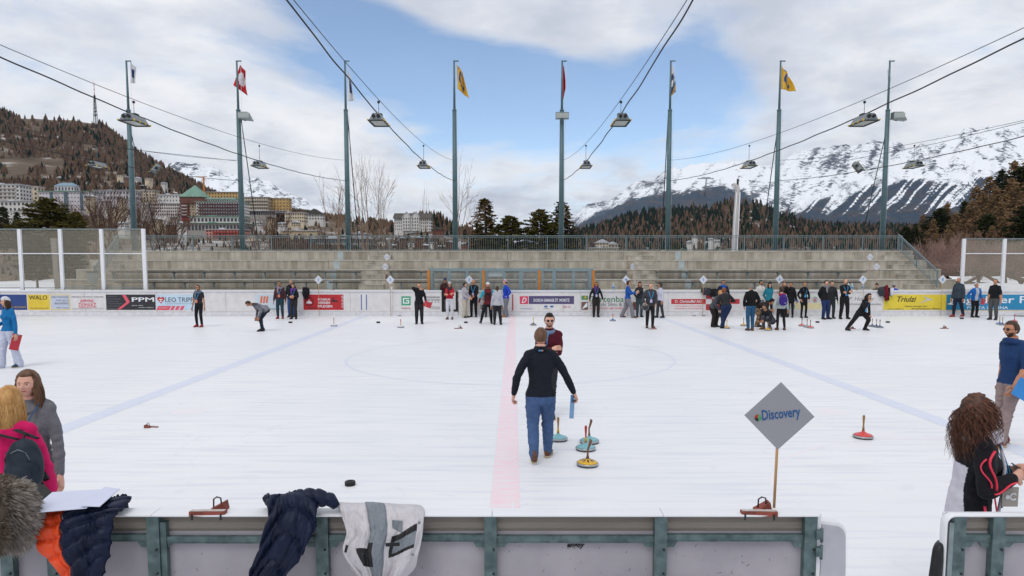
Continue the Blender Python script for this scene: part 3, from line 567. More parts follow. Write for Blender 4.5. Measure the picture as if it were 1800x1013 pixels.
# ================================================================ hills and mountains
def interp(pl, x):
    xs = [p[0] for p in pl]; return float(np.interp(x, xs, [p[1] for p in pl]))
def nz3(x, y, z, o=5): return noise.fractal((x, y, z), 1.0, 2.0, o)
def ridged(x, y, z, o=5):
    a, f, t, w = 1.0, 1.0, 0.0, 0.0
    for i in range(o):
        t += a*(1-abs(noise.noise((x*f, y*f, z*f)))*2); w += a; a *= .5; f *= 2.1
    return t/w
class Patch:                            # terrain seen between x0 and x1: rows of (distance, skyline of that row)
    def __init__(s, rows, x0, x1): s.rows = rows; s.x0 = x0; s.x1 = x1
    def px(s, x, t):
        n = len(s.rows)-1; i = min(int(t*n), n-1); f = t*n-i
        Y = s.rows[i][0]*(1-f)+s.rows[i+1][0]*f; v0 = interp(s.rows[i][1], x); v1 = interp(s.rows[i+1][1], x)
        z0 = at(x, v0, s.rows[i][0]).z; z1 = at(x, v1, s.rows[i+1][0]).z
        return (x-PX)/F, Y, z0*(1-f)+z1*f
    def pt(s, x, t, amp=0.0, fs=1.0):
        a, Y, z = s.px(x, t); 
        if amp: z += amp*nz3(x*.02*fs+5, t*6*fs, 1.3)*Y*.004
        return Vector((a*Y*(_cp+ (PY-465)/F*_sp), Y, z))
    def mesh(s, name, nu, nt_, m, amp=1.0, fs=1.0, attrs=None, disp=None, back=True):
        vs_ = []; A = {k_: [] for k_ in (attrs or {})}
        for j in range(nt_+1):
            for i in range(nu+1):
                x = s.x0+(s.x1-s.x0)*i/nu; t = j/nt_; p = s.pt(x, t, amp, fs)
                if disp: p.z += disp(x, t, p.y)
                vs_.append(p)
                for k_, f in (attrs or {}).items(): A[k_].append(f(x, t, 465-(p.z-HC)*F/p.y))
        if back:
            for i in range(nu+1):
                p = vs_[nt_*(nu+1)+i]; vs_.append(Vector((p.x*1.12, p.y*1.12, -1)))
                for k_ in A: A[k_].append(A[k_][nt_*(nu+1)+i])
        k = MB(); R_ = nt_+(1 if back else 0)
        k.add(vs_, [(j*(nu+1)+i, j*(nu+1)+i+1, (j+1)*(nu+1)+i+1, (j+1)*(nu+1)+i) for j in range(R_) for i in range(nu)], True)
        o = k.build(name, m); o['kind'] = 'structure'
        for k_, v in A.items():
            at_ = o.data.attributes.new(k_, 'FLOAT', 'POINT'); at_.data.foreach_set('value', np.array(v, dtype=np.float32))
        return o
def mount_mat(name, snow=(.80, .83, .88), forest=(.035, .06, .10), rock=(.10, .115, .15), ns=.006):  # forest colour has the blue of distance haze put into it
    m = bpy.data.materials.new(name); m.use_nodes = True; t = m.node_tree; N = t.nodes; L = t.links; b = N['Principled BSDF']
    tcn = N.new('ShaderNodeTexCoord')
    def nz(sc_, det=8, st=(1, 1, 1), rough=.6):
        mp = N.new('ShaderNodeMapping'); mp.inputs['Scale'].default_value = st; L.new(tcn.outputs['Object'], mp.inputs[0])
        n = N.new('ShaderNodeTexNoise'); n.inputs['Scale'].default_value = sc_; n.inputs['Detail'].default_value = det; n.inputs['Roughness'].default_value = rough; L.new(mp.outputs[0], n.inputs['Vector']); return n.outputs['Fac']
    def mt(op, a, c):
        n = N.new('ShaderNodeMath'); n.operation = op
        for i, q in enumerate((a, c)):
            if isinstance(q, (int, float)): n.inputs[i].default_value = q
            else: L.new(q, n.inputs[i])
        return n.outputs[0]
    def step(f, a, c):
        x = N.new('ShaderNodeMapRange'); x.inputs[1].default_value = a; x.inputs[2].default_value = c; L.new(f, x.inputs[0]); return x.outputs[0]
    def mix(f, a, c):
        x = N.new('ShaderNodeMix'); x.data_type = 'RGBA'; L.new(f, x.inputs[0])
        for i, q in ((6, a), (7, c)):
            if isinstance(q, tuple): x.inputs[i].default_value = (*q, 1)
            else: L.new(q, x.inputs[i])
        return x.outputs[2]
    at_f = N.new('ShaderNodeAttribute'); at_f.attribute_name = 'forest'; at_r = N.new('ShaderNodeAttribute'); at_r.attribute_name = 'rock'
    f = mt('ADD', at_f.outputs['Fac'], mt('MULTIPLY', mt('SUBTRACT', nz(ns*4, 10, rough=.78), .5), 2.3))
    r = mt('ADD', at_r.outputs['Fac'], mt('MULTIPLY', mt('SUBTRACT', nz(ns*5, 12, (1, 1, .7), .78), .5), 2.6))
    c = mix(step(r, .42, .55), snow, mix(step(nz(ns*8), .4, .6), rock, tuple(x*.6 for x in rock)))
    fc = mix(step(nz(ns*1.2, 6), .45, .62), forest, (.09, .075, .08))
    c = mix(step(f, .40, .56), c, mix(step(nz(ns*10, 3), .35, .7), fc, tuple(x*.45 for x in forest)))
    L.new(c, b.inputs['Base Color']); b.inputs['Roughness'].default_value = .85; b.inputs['Specular IOR Level'].default_value = .1
    bp = N.new('ShaderNodeBump'); bp.inputs['Distance'].default_value = 14; bp.inputs['Strength'].default_value = .7; L.new(nz(ns*2, 10), bp.inputs['Height']); L.new(bp.outputs[0], b.inputs['Normal'])
    return m
SK_A = [(900, 470), (960, 415), (1000, 385), (1012, 378), (1030, 362), (1062, 353), (1100, 330), (1130, 315), (1165, 300), (1210, 288), (1280, 287), (1340, 291), (1385, 272), (1400, 263), (1445, 257), (1490, 252), (1530, 247), (1565, 250), (1590, 262), (1640, 290), (1750, 300), (2100, 320)]
def lines_A(x, t, v):        # tree line on the farther mountain
    tl = interp([(900, 440), (1000, 400), (1050, 372), (1100, 352), (1150, 338), (1200, 336), (1235, 330), (1262, 326), (1290, 328), (1310, 340), (1335, 372), (1360, 400), (2100, 420)], x)
    return .36+min(14, v-tl)/20+.4*ridged(x*.03, t*3, 7, 3)-.25
def rock_A(x, t, v):
    s_ = interp(SK_A, x); r = ridged(x*.028+v*.012, v*.022, 3.1, 4)
    return .17+.8*max(0, r-.42)+(.10 if x < 1170 else 0)+(.16 if x > 1390 and v < 300 else 0)+(.15 if 1310 < x < 1390 and v > 320 else 0)-(.1 if 1180 < x < 1360 and v < 320 else 0)
A = Patch([(3200, [(900, 462), (2100, 462)]), (4200, [(900, 466), (1000, 425), (1200, 392), (1300, 378), (1400, 385), (1500, 380), (2100, 390)]), (5200, [(900, 468), (960, 440), (1000, 408), (1060, 380), (1130, 352), (1210, 335), (1300, 328), (1400, 325), (1500, 310), (1600, 312), (2100, 340)]), (6400, SK_A)], 900, 2100)
A.mesh('snowy_mountain', 300, 90, mount_mat('far_snow_mountain', ns=.0045), 1.2, 1.4, {'forest': lines_A, 'rock': rock_A}, lambda x, t, Y: Y*.006*(ridged(x*.02, t*2.4, 2.2, 5)-.5)*min(1, t*3)+Y*.0012*(nz3(x*.3, t*9, 4)))
SK_B = [(1290, 450), (1340, 392), (1372, 374), (1392, 358), (1424, 345), (1452, 332), (1500, 318), (1530, 297), (1560, 276), (1600, 258), (1637, 242), (1665, 234), (1700, 226), (1745, 218), (1780, 223), (1810, 222), (1900, 235), (2150, 330)]
def lines_B(x, t, v):
    tl = interp([(1290, 380), (1372, 362), (1424, 350), (1475, 338), (1500, 334), (1520, 322), (1545, 324), (1575, 314), (1600, 314), (1640, 318), (1680, 322), (1700, 308), (1900, 310), (2150, 350)], x)
    g = ridged((x+v*.85+6*noise.noise((x*.03, v*.03, 1)))*.062, v*.004, 9.0, 4)     # avalanche gullies run down the slope
    return .50+min(10, v-tl)/14-(v-tl > 0)*.1-max(0, g-.5)*4.2*min(1, max(0, (385-v)/30))-.2
def rock_B(x, t, v):
    s_ = interp(SK_B, x); r = ridged((x-v*.5)*.03, v*.03, 1.1, 5)
    return .14+.9*max(0, r-.42)
B = Patch([(2300, [(1290, 465), (2150, 462)]), (2800, [(1290, 460), (1372, 400), (1500, 385), (1650, 372), (2150, 380)]), (3500, [(1290, 455), (1372, 380), (1430, 355), (1520, 330), (1650, 312), (1800, 300), (2150, 345)]), (4400, SK_B)], 1290, 2150)
B.mesh('snowy_mountain', 260, 110, mount_mat('near_snow_mountain', ns=.007), 1.0, 1.6, {'forest': lines_B, 'rock': rock_B}, lambda x, t, Y: Y*.008*(ridged((x+t*-60)*.03, t*.8, 5.5, 5)-.5)*min(1, t*3)+Y*.001*nz3(x*.3, t*9, 4))
SK_C = [(150, 330), (250, 300), (300, 287), (345, 291), (370, 294), (410, 304), (440, 314), (470, 318), (500, 331), (530, 345), (560, 362), (600, 378), (640, 400), (700, 440), (760, 470)]
Cp = Patch([(3400, [(150, 460), (760, 472)]), (4300, [(150, 400), (345, 380), (500, 390), (600, 410), (760, 472)]), (5400, SK_C)], 150, 760)
Cp.mesh('snowy_mountain', 160, 70, mount_mat('left_snow_mountain', ns=.0055), 1.0, 1.5, {'forest': lambda x, t, v: (v-388)/10, 'rock': lambda x, t, v: .16+.85*max(0, ridged((x+v)*.03, v*.03, 4.4, 5)-.40)+(.12 if v < interp(SK_C, x)+12 and x < 420 else -.04)}, lambda x, t, Y: Y*.007*(ridged(x*.03, t*2.4, 8.2, 5)-.5)*min(1, t*3)+Y*.001*nz3(x*.3, t*9, 4))
Dp = Patch([(6000, [(840, 468), (1080, 468)]), (6600, [(840, 450), (900, 436), (935, 412), (960, 428), (985, 416), (1010, 400), (1080, 390)])], 840, 1080)
Dp.mesh('distant_ridge', 60, 10, mount_mat('haze_blue_forest', ns=.004), .6, 1, {'forest': lambda x, t, v: 1.0, 'rock': lambda x, t, v: 0.0})
def slope_mat(name, a, c, d, sc_=.02, e=None):
    m = bpy.data.materials.new(name); m.use_nodes = True; t = m.node_tree; N = t.nodes; L = t.links; b = N['Principled BSDF']
    tcn = N.new('ShaderNodeTexCoord'); n = N.new('ShaderNodeTexNoise'); n.inputs['Scale'].default_value = sc_; n.inputs['Detail'].default_value = 10; n.inputs['Roughness'].default_value = .65; L.new(tcn.outputs['Object'], n.inputs['Vector'])
    r = N.new('ShaderNodeValToRGB'); el = r.color_ramp.elements; el[0].position = .38; el[0].color = (*a, 1); el[1].position = .55; el[1].color = (*c, 1); q = el.new(.66 if e is None else e); q.color = (*d, 1)
    L.new(n.outputs['Fac'], r.inputs[0]); L.new(r.outputs[0], b.inputs['Base Color']); b.inputs['Roughness'].default_value = .95; b.inputs['Specular IOR Level'].default_value = .05; return m
GRASS = slope_mat('dead_grass_slope', (.085, .065, .05), (.155, .12, .09), (.60, .62, .66), .012, .68)
FLOORM = slope_mat('forest_floor', (.05, .04, .035), (.11, .08, .06), (.55, .57, .6), .02, .72)
SK_L = [(-350, 60), (-200, 120), (-100, 155), (0, 192), (35, 202), (60, 208), (110, 211), (150, 213), (170, 214), (200, 222), (230, 250), (255, 270), (290, 292), (330, 314), (370, 334), (400, 352), (430, 366), (480, 376), (560, 384), (640, 392), (760, 402), (860, 420), (960, 455), (1030, 466)]
Lp = Patch([(70, [(-350, 506), (0, 506), (500, 505), (1030, 500)]), (230, [(-350, 440), (0, 445), (180, 438), (480, 432), (650, 442), (1030, 462)]), (480, [(-350, 380), (0, 392), (200, 400), (330, 416), (480, 412), (600, 420), (760, 432), (1030, 464)]),
            (760, [(-350, 310), (0, 328), (60, 324), (140, 335), (240, 340), (330, 352), (430, 372), (520, 378), (600, 388), (760, 405), (860, 425), (1030, 465)]), (1050, [(-350, 220), (0, 275), (70, 285), (130, 295), (200, 292), (300, 324), (380, 348), (430, 368), (520, 380), (600, 390), (1030, 466)]), (1500, SK_L)], -350, 1030)
Lp.mesh('forested_hill', 220, 110, GRASS, .5, 1.2)
Hp = Patch([(300, [(690, 462), (940, 466)]), (560, [(690, 420), (720, 408), (760, 405), (800, 414), (850, 432), (900, 458), (940, 466)]), (640, [(690, 404), (720, 392), (745, 384), (780, 388), (820, 406), (860, 428), (900, 456), (940, 466)])], 690, 940)
Hp.mesh('wooded_knoll', 60, 30, FLOORM, .3, 1)
SK_M = [(880, 466), (950, 450), (990, 425), (1010, 412), (1060, 396), (1100, 384), (1150, 374), (1200, 371), (1235, 368), (1265, 360), (1300, 357), (1330, 362), (1362, 376), (1400, 392), (1440, 400), (1500, 402), (1580, 402), (1700, 410), (1900, 430)]
Mp = Patch([(420, [(880, 468), (1900, 466)]), (700, [(880, 467), (1010, 446), (1200, 434), (1350, 432), (1600, 436), (1900, 450)]), (1000, [(880, 466), (1000, 432), (1100, 412), (1260, 398), (1380, 412), (1600, 418), (1900, 440)]), (1400, SK_M)], 880, 1900)
Mp.mesh('forested_hill', 160, 60, FLOORM, .5, 1.2)
TREES_R = 0
SK_R = [(1480, 466), (1540, 462), (1590, 448), (1640, 410), (1690, 385), (1740, 345), (1800, 300), (1900, 240), (2000, 180), (2300, 90)]
Rp = Patch([(75, [(1480, 500), (2300, 500)]), (110, [(1480, 478), (1600, 472), (1750, 460), (2300, 430)]), (160, [(1480, 470), (1600, 460), (1700, 430), (1800, 400), (2300, 300)]), (260, SK_R)], 1480, 2300)
Rp.mesh('wooded_slope', 90, 50, FLOORM, .5, 1.0)
# ---------------------------------------------------------------- woods that read as one mass
GRN = mat('spruce_green', '#2c3a2c', .9, .3, .05, spec=.05); BRN = mat('larch_brown', '#6e5a4b', .9, .25, .05, spec=.05); RBR = mat('larch_red_brown', '#5d493f', .9, .25, .05, spec=.05); DGR = mat('dark_spruce', '#1b2822', .9, .3, .05, spec=.05)
def tree_template(seed, wide=.24, layers=4, sp=7):
    r_ = random.Random(seed); v = []; f = []
    for l in range(layers):
        z0 = .06+.8*l/layers; z1 = min(1, z0+.46+.05*r_.random()); rad = wide*(1-l/(layers+.6)); b = len(v); m = sp*2
        for j in range(m):
            a = 2*math.pi*j/m+r_.random()*.3; q = rad*(1 if j % 2 else .5)*(.75+.5*r_.random()); v.append((q*math.cos(a), q*math.sin(a), z0-(.05 if j % 2 else 0)+.03*r_.random()))
        v.append((0, 0, z1)); f += [(b+j, b+(j+1) % m, b+m) for j in range(m)]
    return np.array(v), np.array(f)
TT = [tree_template(i, .22+.035*i, 3+i % 2, 6) for i in range(5)]
def forest(name, patch, n, region, hpx, mats, weights, lab, seed=1):
    r_ = random.Random(seed); V = []; Fc = []; M_ = []; o = 0; c = 0; tries = 0
    while c < n and tries < n*30:
        tries += 1; x = r_.uniform(patch.x0, patch.x1); t = r_.random(); w = region(x, t)
        if r_.random() > w: continue
        p = patch.pt(x, t, .5); h = hpx*p.y/F*r_.uniform(.7, 1.35); i = r_.randrange(5); v, f = TT[i]; a = r_.random()*6.28; ca, sa = math.cos(a), math.sin(a)
        q = np.empty_like(v); q[:, 0] = (v[:, 0]*ca-v[:, 1]*sa)*h+p.x; q[:, 1] = (v[:, 0]*sa+v[:, 1]*ca)*h+p.y; q[:, 2] = v[:, 2]*h+p.z-.05*h
        V.append(q); Fc.append(f+o); o += len(v); k_ = r_.choices(range(len(mats)), weights(x, t, noise.noise((x*.025, t*6, seed))))[0]; M_ += [k_]*len(f); c += 1
    V = np.concatenate(V); Fc = np.concatenate(Fc); me = bpy.data.meshes.new(name); me.from_pydata(V.tolist(), [], Fc.tolist())
    for m in mats: me.materials.append(m)
    me.polygons.foreach_set('material_index', M_); me.update(); ob = bpy.data.objects.new(name, me); col.objects.link(ob); tag(ob, lab, 'forest', kind='stuff'); return ob
def dens_L(x, t):
    v = interp(SK_L, x)
    if x > 660: return .25 if t > .5 else .12
    y = Lp.px(x, t); py = 465-(y[2]-HC)*F/y[1]
    if py > 352 and x < 480: return .05
    if x < 128 and 283 < py < 322: return .0 if noise.noise((x*.03, py*.05, 1)) < .3 else .5
    if 70 < x < 185 and py < 226: return .12
    if 480 < x < 650 and 390 < py < 425: return .06
    if py > 330 and x < 400: return .5
    g = noise.noise((x*.02, py*.03, 2)); return 1.0 if g > -.32 else .3
forest('hillside_forest', Lp, 12500, dens_L, 11, [DGR, GRN, BRN, RBR], lambda x, t, g: (.8+2.6*max(0, g), .3, 3.4, 1.8-max(0, g)), 'brown larch and dark spruce wood covering the left hillside', 3)
forest('knoll_wood', Hp, 500, lambda x, t: 1 if t > .6 else .3, 15, [DGR, GRN, BRN, RBR], lambda x, t, g: (1.5 if x < 800 else .5, .5, 2, 1.5), 'small wood on the knoll around the white gabled hotel', 4)
forest('hill_forest', Mp, 6500, lambda x, t: 1.0 if t > .25 else .25, 12.5, [DGR, GRN, BRN, RBR], lambda x, t, g: ((3.2 if t > .62 else 1.2)+2*g, .8, 1.8 if t < .75 else .8, 1.6), 'dark conifer forest on the low hill in front of the snowy mountains', 5)

# ================================================================ trees one can tell apart
def leafcloud(k, centers, per, size, spread, r_, flat=.5):
    for c in centers:
        for _ in range(per):
            p = c+Vector((r_.gauss(0, spread), r_.gauss(0, spread), r_.gauss(0, spread*.6)))
            a = Vector((r_.gauss(0, 1), r_.gauss(0, 1), r_.gauss(0, flat))).normalized()*size*r_.uniform(.5, 1.3); b = Vector((r_.gauss(0, 1), r_.gauss(0, 1), r_.gauss(0, 1))).cross(a).normalized()*size*r_.uniform(.2, .45)
            k.add([p-a*.5, p+b, p+a*.9, p-b], [(0, 1, 2, 3)])
def conifer(h, kind, seed):                    # returns (trunk MB, crown MB)
    r_ = random.Random(seed); tr = MB(); cr = MB()
    lean = Vector((r_.uniform(-.02, .02), r_.uniform(-.02, .02), 0))*h
    tr.tube([Vector((0, 0, -.3)), lean*.5+Vector((0, 0, h*.5)), lean+Vector((0, 0, h*.97))], [h*.018, h*.012, h*.003], 6)
    if kind == 'spruce': W_, z0, n, size, per = .21, .06, 110, .030, 9
    elif kind == 'pine': W_, z0, n, size, per = .27, .08, 120, .030, 13
    else: W_, z0, n, size, per = .23, .12, 120, .028, 7
    for i in range(n):
        t = (i+r_.random())/n; z = h*(z0+(.97-z0)*t); a = i*2.4+r_.uniform(-.4, .4)
        prof = (1-t)**.8 if kind != 'pine' else math.sin(min(1, (1-t)*1.25+.06)*math.pi*.5)**.9*(.55+.45*min(1, t*4))
        L_ = h*W_*prof*r_.uniform(.6, 1.18)+h*.01
        dz = {'spruce': -.28, 'pine': .35, 'larch': -.02}[kind]*L_+r_.uniform(-.1, .1)*L_
        b0 = Vector((0, 0, z))+lean*t; d = Vector((math.cos(a), math.sin(a), 0)); e_ = b0+d*L_+Vector((0, 0, dz)); mid = b0.lerp(e_, .5)+Vector((0, 0, .08*L_))
        tr.tube([b0, mid, e_], [h*.004, h*.003, h*.0012], 3, False)
        m = max(2, int(L_/(h*.028))); cs = [b0.lerp(mid, q*2) if q < .5 else mid.lerp(e_, q*2-1) for q in [(.25+.75*(j+1)/m) for j in range(m)]]
        leafcloud(cr, cs, per if kind != 'larch' else 6, h*size, h*.014, r_)
    leafcloud(cr, [lean+Vector((0, 0, h*q)) for q in (.9, .94, .98)], 8, h*size*.8, h*.006, r_)
    return tr, cr
BARK = mat('tree_bark', '#574a40', .9, .25, 3); PGR = mat('pine_needles_olive', '#38381a', .85, .45, .35, spec=.1, c2='#5b5328'); SGR = mat('spruce_needles_brown_green', '#332f18', .85, .4, .3, spec=.1, c2='#5c4c28'); LBR = mat('larch_twigs_brown', '#5d4a36', .9, .4, .35, spec=.05, c2='#957a5b'); PDK = mat('pine_needles_dark', '#1c2416', .85, .4, .35, spec=.1, c2='#3a3f24')
_proto = {}
def place_tree(name, kind, leaf, u, vt, vb, Y, lab, group=None, wide=1.0, variant=0):
    b = at(u, vb, Y); h = at(u, vt, Y).z-b.z; key = (kind, leaf.name, variant)
    if key not in _proto:
        tr, cr = conifer(10.0, kind, hash(kind) % 7+variant*13+len(_proto) if False else variant*13+len(kind)); m1 = tr.build('trunk', BARK); m2 = cr.build('crown', leaf); _proto[key] = (m1.data, m2.data); bpy.data.objects.remove(m1); bpy.data.objects.remove(m2)
    e = empty(name, b, lab, 'tree', group, random.random()*6.28); s_ = h/10; e.scale = (s_*wide, s_*wide, s_)
    for n_, d in zip(('trunk', 'crown'), _proto[key]): linked(d, n_, e)
    return e
place_tree('spruce_tree', 'spruce', SGR, 856, 347, 458, 62, 'tall brown green spruce left of the bushy pine, behind the railing', wide=1.9, variant=0)
place_tree('pine_tree', 'pine', PGR, 898, 379, 462, 60, 'rounded olive pine beside the tall spruce, behind the railing', wide=1.75, variant=1)
place_tree('pine_tree', 'pine', PGR, 951, 367, 462, 61, 'bushy olive pine left of the fifth flag mast', wide=1.4, variant=2)
place_tree('spruce_tree', 'spruce', SGR, 988, 352, 460, 63, 'sparse brown spruce standing behind the fifth flag mast', wide=1.9, variant=3)
place_tree('pine_tree', 'pine', PGR, 1187, 424, 462, 75, 'small yellow green shrub like pine right of the sixth mast', wide=1.2, variant=1)
place_tree('pine_tree', 'pine', PGR, 90, 348, 470, 75, 'broad dark pine rising above the left netted fence', wide=1.7, variant=4)
place_tree('pine_tree', 'pine', PGR, 137, 372, 455, 74, 'smaller dark pine just right of the broad left pine', wide=1.1, variant=2)
place_tree('pine_tree', 'pine', PDK, 66, 412, 503, 46, 'dense low pine seen through the left netted fence', wide=1.25, variant=5)
place_tree('pine_tree', 'pine', PDK, 126, 404, 508, 48, 'dark pine seen through the third bay of the left netted fence', wide=.95, variant=1)
place_tree('spruce_tree', 'spruce', PDK, 12, 362, 440, 180, 'dark spruce at the left edge in front of white houses', wide=1.5, variant=0)
place_tree('spruce_tree', 'spruce', PDK, 34, 372, 435, 190, 'short dark spruce in front of the low white house', wide=1.5, variant=3)
r_ = random.Random(5)
kinds = [('larch', LBR), ('pine', PDK), ('larch', LBR), ('spruce', PDK)]
i = 0
for u, vt, hh, Y in ((1590, 398, 56, 200), (1607, 392, 60, 190), (1622, 376, 75, 210), (1638, 384, 70, 185), (1650, 366, 88, 200), (1662, 356, 95, 210), (1676, 372, 88, 170), (1690, 352, 100, 200), (1700, 366, 95, 165), (1712, 340, 110, 205), (1727, 352, 108, 175), (1738, 322, 120, 215), (1748, 342, 118, 170), (1757, 310, 120, 225), (1770, 326, 125, 190), (1778, 296, 130, 235), (1790, 306, 135, 205), (1800, 278, 140, 240), (1812, 300, 140, 200), (1830, 262, 150, 240), (1848, 282, 150, 200), (1870, 240, 160, 240), (1895, 262, 160, 200), (1740, 396, 75, 140), (1762, 378, 92, 145), (1786, 366, 100, 140), (1715, 404, 62, 138), (1690, 408, 55, 135), (1805, 350, 110, 138), (1666, 404, 56, 150), (1644, 410, 48, 152), (1616, 412, 46, 165), (1782, 332, 110, 170), (1757, 352, 100, 158), (1730, 376, 85, 150), (1700, 386, 75, 150)):
    kd, lf = kinds[(i*7+i//3) % 4] if i % 5 else kinds[0]
    if u < 1600: kd, lf = 'pine', PDK
    if u > 1690 and Y > 160: vt -= 14
    place_tree('larch_tree' if kd == 'larch' else 'pine_tree' if kd == 'pine' else 'spruce_tree', kd, lf, u, vt, vt+hh, Y, {'larch': 'bare brown larch among the dense trees on the right wooded slope', 'pine': 'dark green pine among the dense trees on the right wooded slope', 'spruce': 'dark pointed spruce among the dense trees on the right wooded slope'}[kd],
               {'larch': 'larches on the right slope', 'pine': 'pines on the right slope', 'spruce': 'spruces on the right slope'}[kd], wide=1.25, variant=i % 3); i += 1
def bare(k, p, d, L_, r0, depth, r_, spread=.5, up=.15, minr=.004, nb=3, segs=3):
    pts = [p]; q = p.copy(); dd = d.copy()
    for i in range(segs): dd = (dd+Vector((r_.gauss(0, .09), r_.gauss(0, .09), r_.gauss(0, .05)+up*.25))).normalized(); q = q+dd*L_/segs; pts.append(q.copy())
    k.tube(pts, list(np.linspace(r0, max(minr, r0*.55), segs+1)), 5 if depth > 3 else 3, False)
    if depth <= 0: return
    for i in range(nb+(1 if depth > 2 else 0)):
        t = r_.uniform(.3, 1.0) if i else 1.0; j = min(int(t*segs), segs-1); s_ = pts[j].lerp(pts[j+1], t*segs-j)
        nd = (dd+Vector((r_.gauss(0, spread), r_.gauss(0, spread), r_.gauss(0, spread*.5)+up))).normalized() if i else dd
        bare(k, s_, nd, L_*r_.uniform(.55, .82), max(minr, r0*(.62 if i == 0 else .42)), depth-1, r_, spread, up, minr, nb, segs)
BARE = mat('bare_twigs_brown', '#7a6450', .9, .2, .6); BARE2 = mat('bare_twigs_red_brown', '#5f483c', .9, .2, .6); BARE3 = mat('bare_twigs_pinkish', '#8a6f66', .9, .25, .6)
def bare_tree(u, vt, vb, Y, lab, seed, stems=1, depth=5, spread=.42, up=.25, m=BARE, nb=3, L0=.34, cat='tree', name='bare_tree', thick=.011, group=None, spr0=.12):
    b = at(u, vb, Y); h = at(u, vt, Y).z-b.z; e = empty(name, b, lab, cat, group); r_ = random.Random(seed)
    for s_ in range(stems):
        k = MB(); off = Vector((r_.uniform(-.03, .03)*h*(stems > 1), r_.uniform(-.03, .03)*h*(stems > 1), 0))
        bare(k, off, Vector((r_.gauss(0, spr0*(stems > 1)+.02), r_.gauss(0, spr0*(stems > 1)+.02), 1)).normalized(), h*L0*r_.uniform(.85, 1.05), h*thick, depth, r_, spread, up, minr=.0068*Y/60, nb=nb)
        zm_ = max(v[2] for v in k.v); f_ = h/zm_*(1 if s_ == 0 else r_.uniform(.8, .98)); k.v = [(a*f_*(.6 if thick < .0100 and cat == 'tree' else .85), c*f_*(.6 if thick < .0100 and cat == 'tree' else .85), d*f_) for a, c, d in k.v]
        k.build('trunk' if stems == 1 else 'stem', m, e)
bare_tree(645, 265, 470, 58, 'tall bare tree with several stems right of the third mast', 11, 3, 5, .5, .08, nb=2, L0=.27, thick=.008)
bare_tree(678, 280, 470, 60, 'bare tree with fine twigs right of the taller multi-stemmed one', 12, 2, 5, .5, .08, nb=2, L0=.27, thick=.008)
bare_tree(805, 262, 475, 57, 'tall bare tree behind the fourth mast with drooping side limbs', 13, 2, 5, .55, .02, nb=2, L0=.27, thick=.009)
bare_tree(598, 300, 470, 66, 'thin bare tree left of the third mast', 14, 1, 5, .4, .25, nb=2, L0=.25)
bare_tree(742, 318, 465, 70, 'slender leafless young tree in front of the white gabled hotel', 15, 2, 3, .12, .5, nb=2, L0=.4, thick=.006)
bare_tree(200, 316, 455, 82, 'bare red brown tree filling the gap left of the first mast', 21, 5, 4, .5, .15, BARE2, 3, .3, spr0=.4)
bare_tree(245, 325, 455, 80, 'bare branchy tree behind the first flag mast', 22, 5, 4, .5, .15, BARE2, 3, .3, spr0=.4)
bare_tree(165, 328, 455, 90, 'bare brown tree left of the red brown one, above the netted fence', 23, 4, 4, .5, .15, BARE2, 3, .3, spr0=.35)
bare_tree(285, 355, 455, 84, 'low bare spreading tree below the red tower hotel', 24, 5, 4, .55, .12, BARE2, 3, .28, spr0=.45)
bare_tree(482, 358, 450, 88, 'bare crooked tree below the yellow hotel', 25, 4, 4, .5, .12, BARE2, 3, .3, spr0=.4)
bare_tree(160, 405, 505, 52, 'thin bare tree seen through the left netted fence', 26, 2, 4, .4, .2, BARE, 3, .3)
for j, (u, vt, vb, Y) in enumerate(((1612, 424, 492, 62), (1635, 412, 494, 60), (1660, 408, 496, 63), (1694, 395, 494, 66), (1722, 418, 498, 58), (1765, 425, 500, 60), (1790, 415, 498, 64))):
    bare_tree(u, vt, vb, Y, ('pinkish leafless bush next to the right stair railing', 'pinkish leafless bush, second right of the stair railing', 'rounded pinkish bush left of the right netted fence', 'taller leafless bush behind the first post of the right fence', 'low leafless bush seen through the first bay of the right fence', 'leafless bush behind the second post of the right fence', 'leafless bush at the right edge behind the netted fence')[j], 40+j, 6, 4, .5, .1, BARE3, 3, .3, 'bush', 'bare_bush', .008, spr0=.55)
for j, (u, vt, Y) in enumerate(((540, 405, 120), (575, 400, 130), (520, 412, 110), (612, 398, 130), (660, 395, 120), (700, 405, 110), (735, 412, 100), (765, 408, 115), (790, 412, 105), (835, 415, 120), (420, 402, 110), (450, 395, 115), (325, 408, 110))):
    bare_tree(u, vt, 455, Y, 'bare brown scrub tree seen through the top railing of the grandstand', 60+j, 4, 3, .5, .15, BARE2, 3, .33, group='scrub trees behind the railing', spr0=.4)

# ================================================================ village
WIN = mat('dark_window', '#3a3d44', .3, .2, .5); ROOFW = mat('snowy_roof', '#b9bcc2', .8, .1, .3); ROOFD = mat('dark_roof', '#4a4744', .8, .15, .3); ROOFG = mat('copper_green_roof', '#6f9384', .7, .1, .2); ROOFB = mat('blue_grey_roof', '#748ea0', .6, .08, .2)
WC = {n_: mat('wall_'+n_, h_, .85, .06, .2) for n_, h_ in dict(white='#cfcdca', cream='#cdbfa8', lilac='#c5c0c6', yellow='#bf9f68', beige='#b5a58c', pink='#c98c80', red='#8c2a35', wood='#7a4a3c', grey='#9a9692', brown='#6d5343').items()}
BALC = mat('dark_red_balcony', '#4d2430', .7, .1, .5); PALEB = mat('pale_balcony', '#b8b2aa', .8, .1, .5); GLS = mat('modern_glass', '#4d5f68', .2, .3, .3); ORG = mat('orange_paint', '#c27a2c', .6)
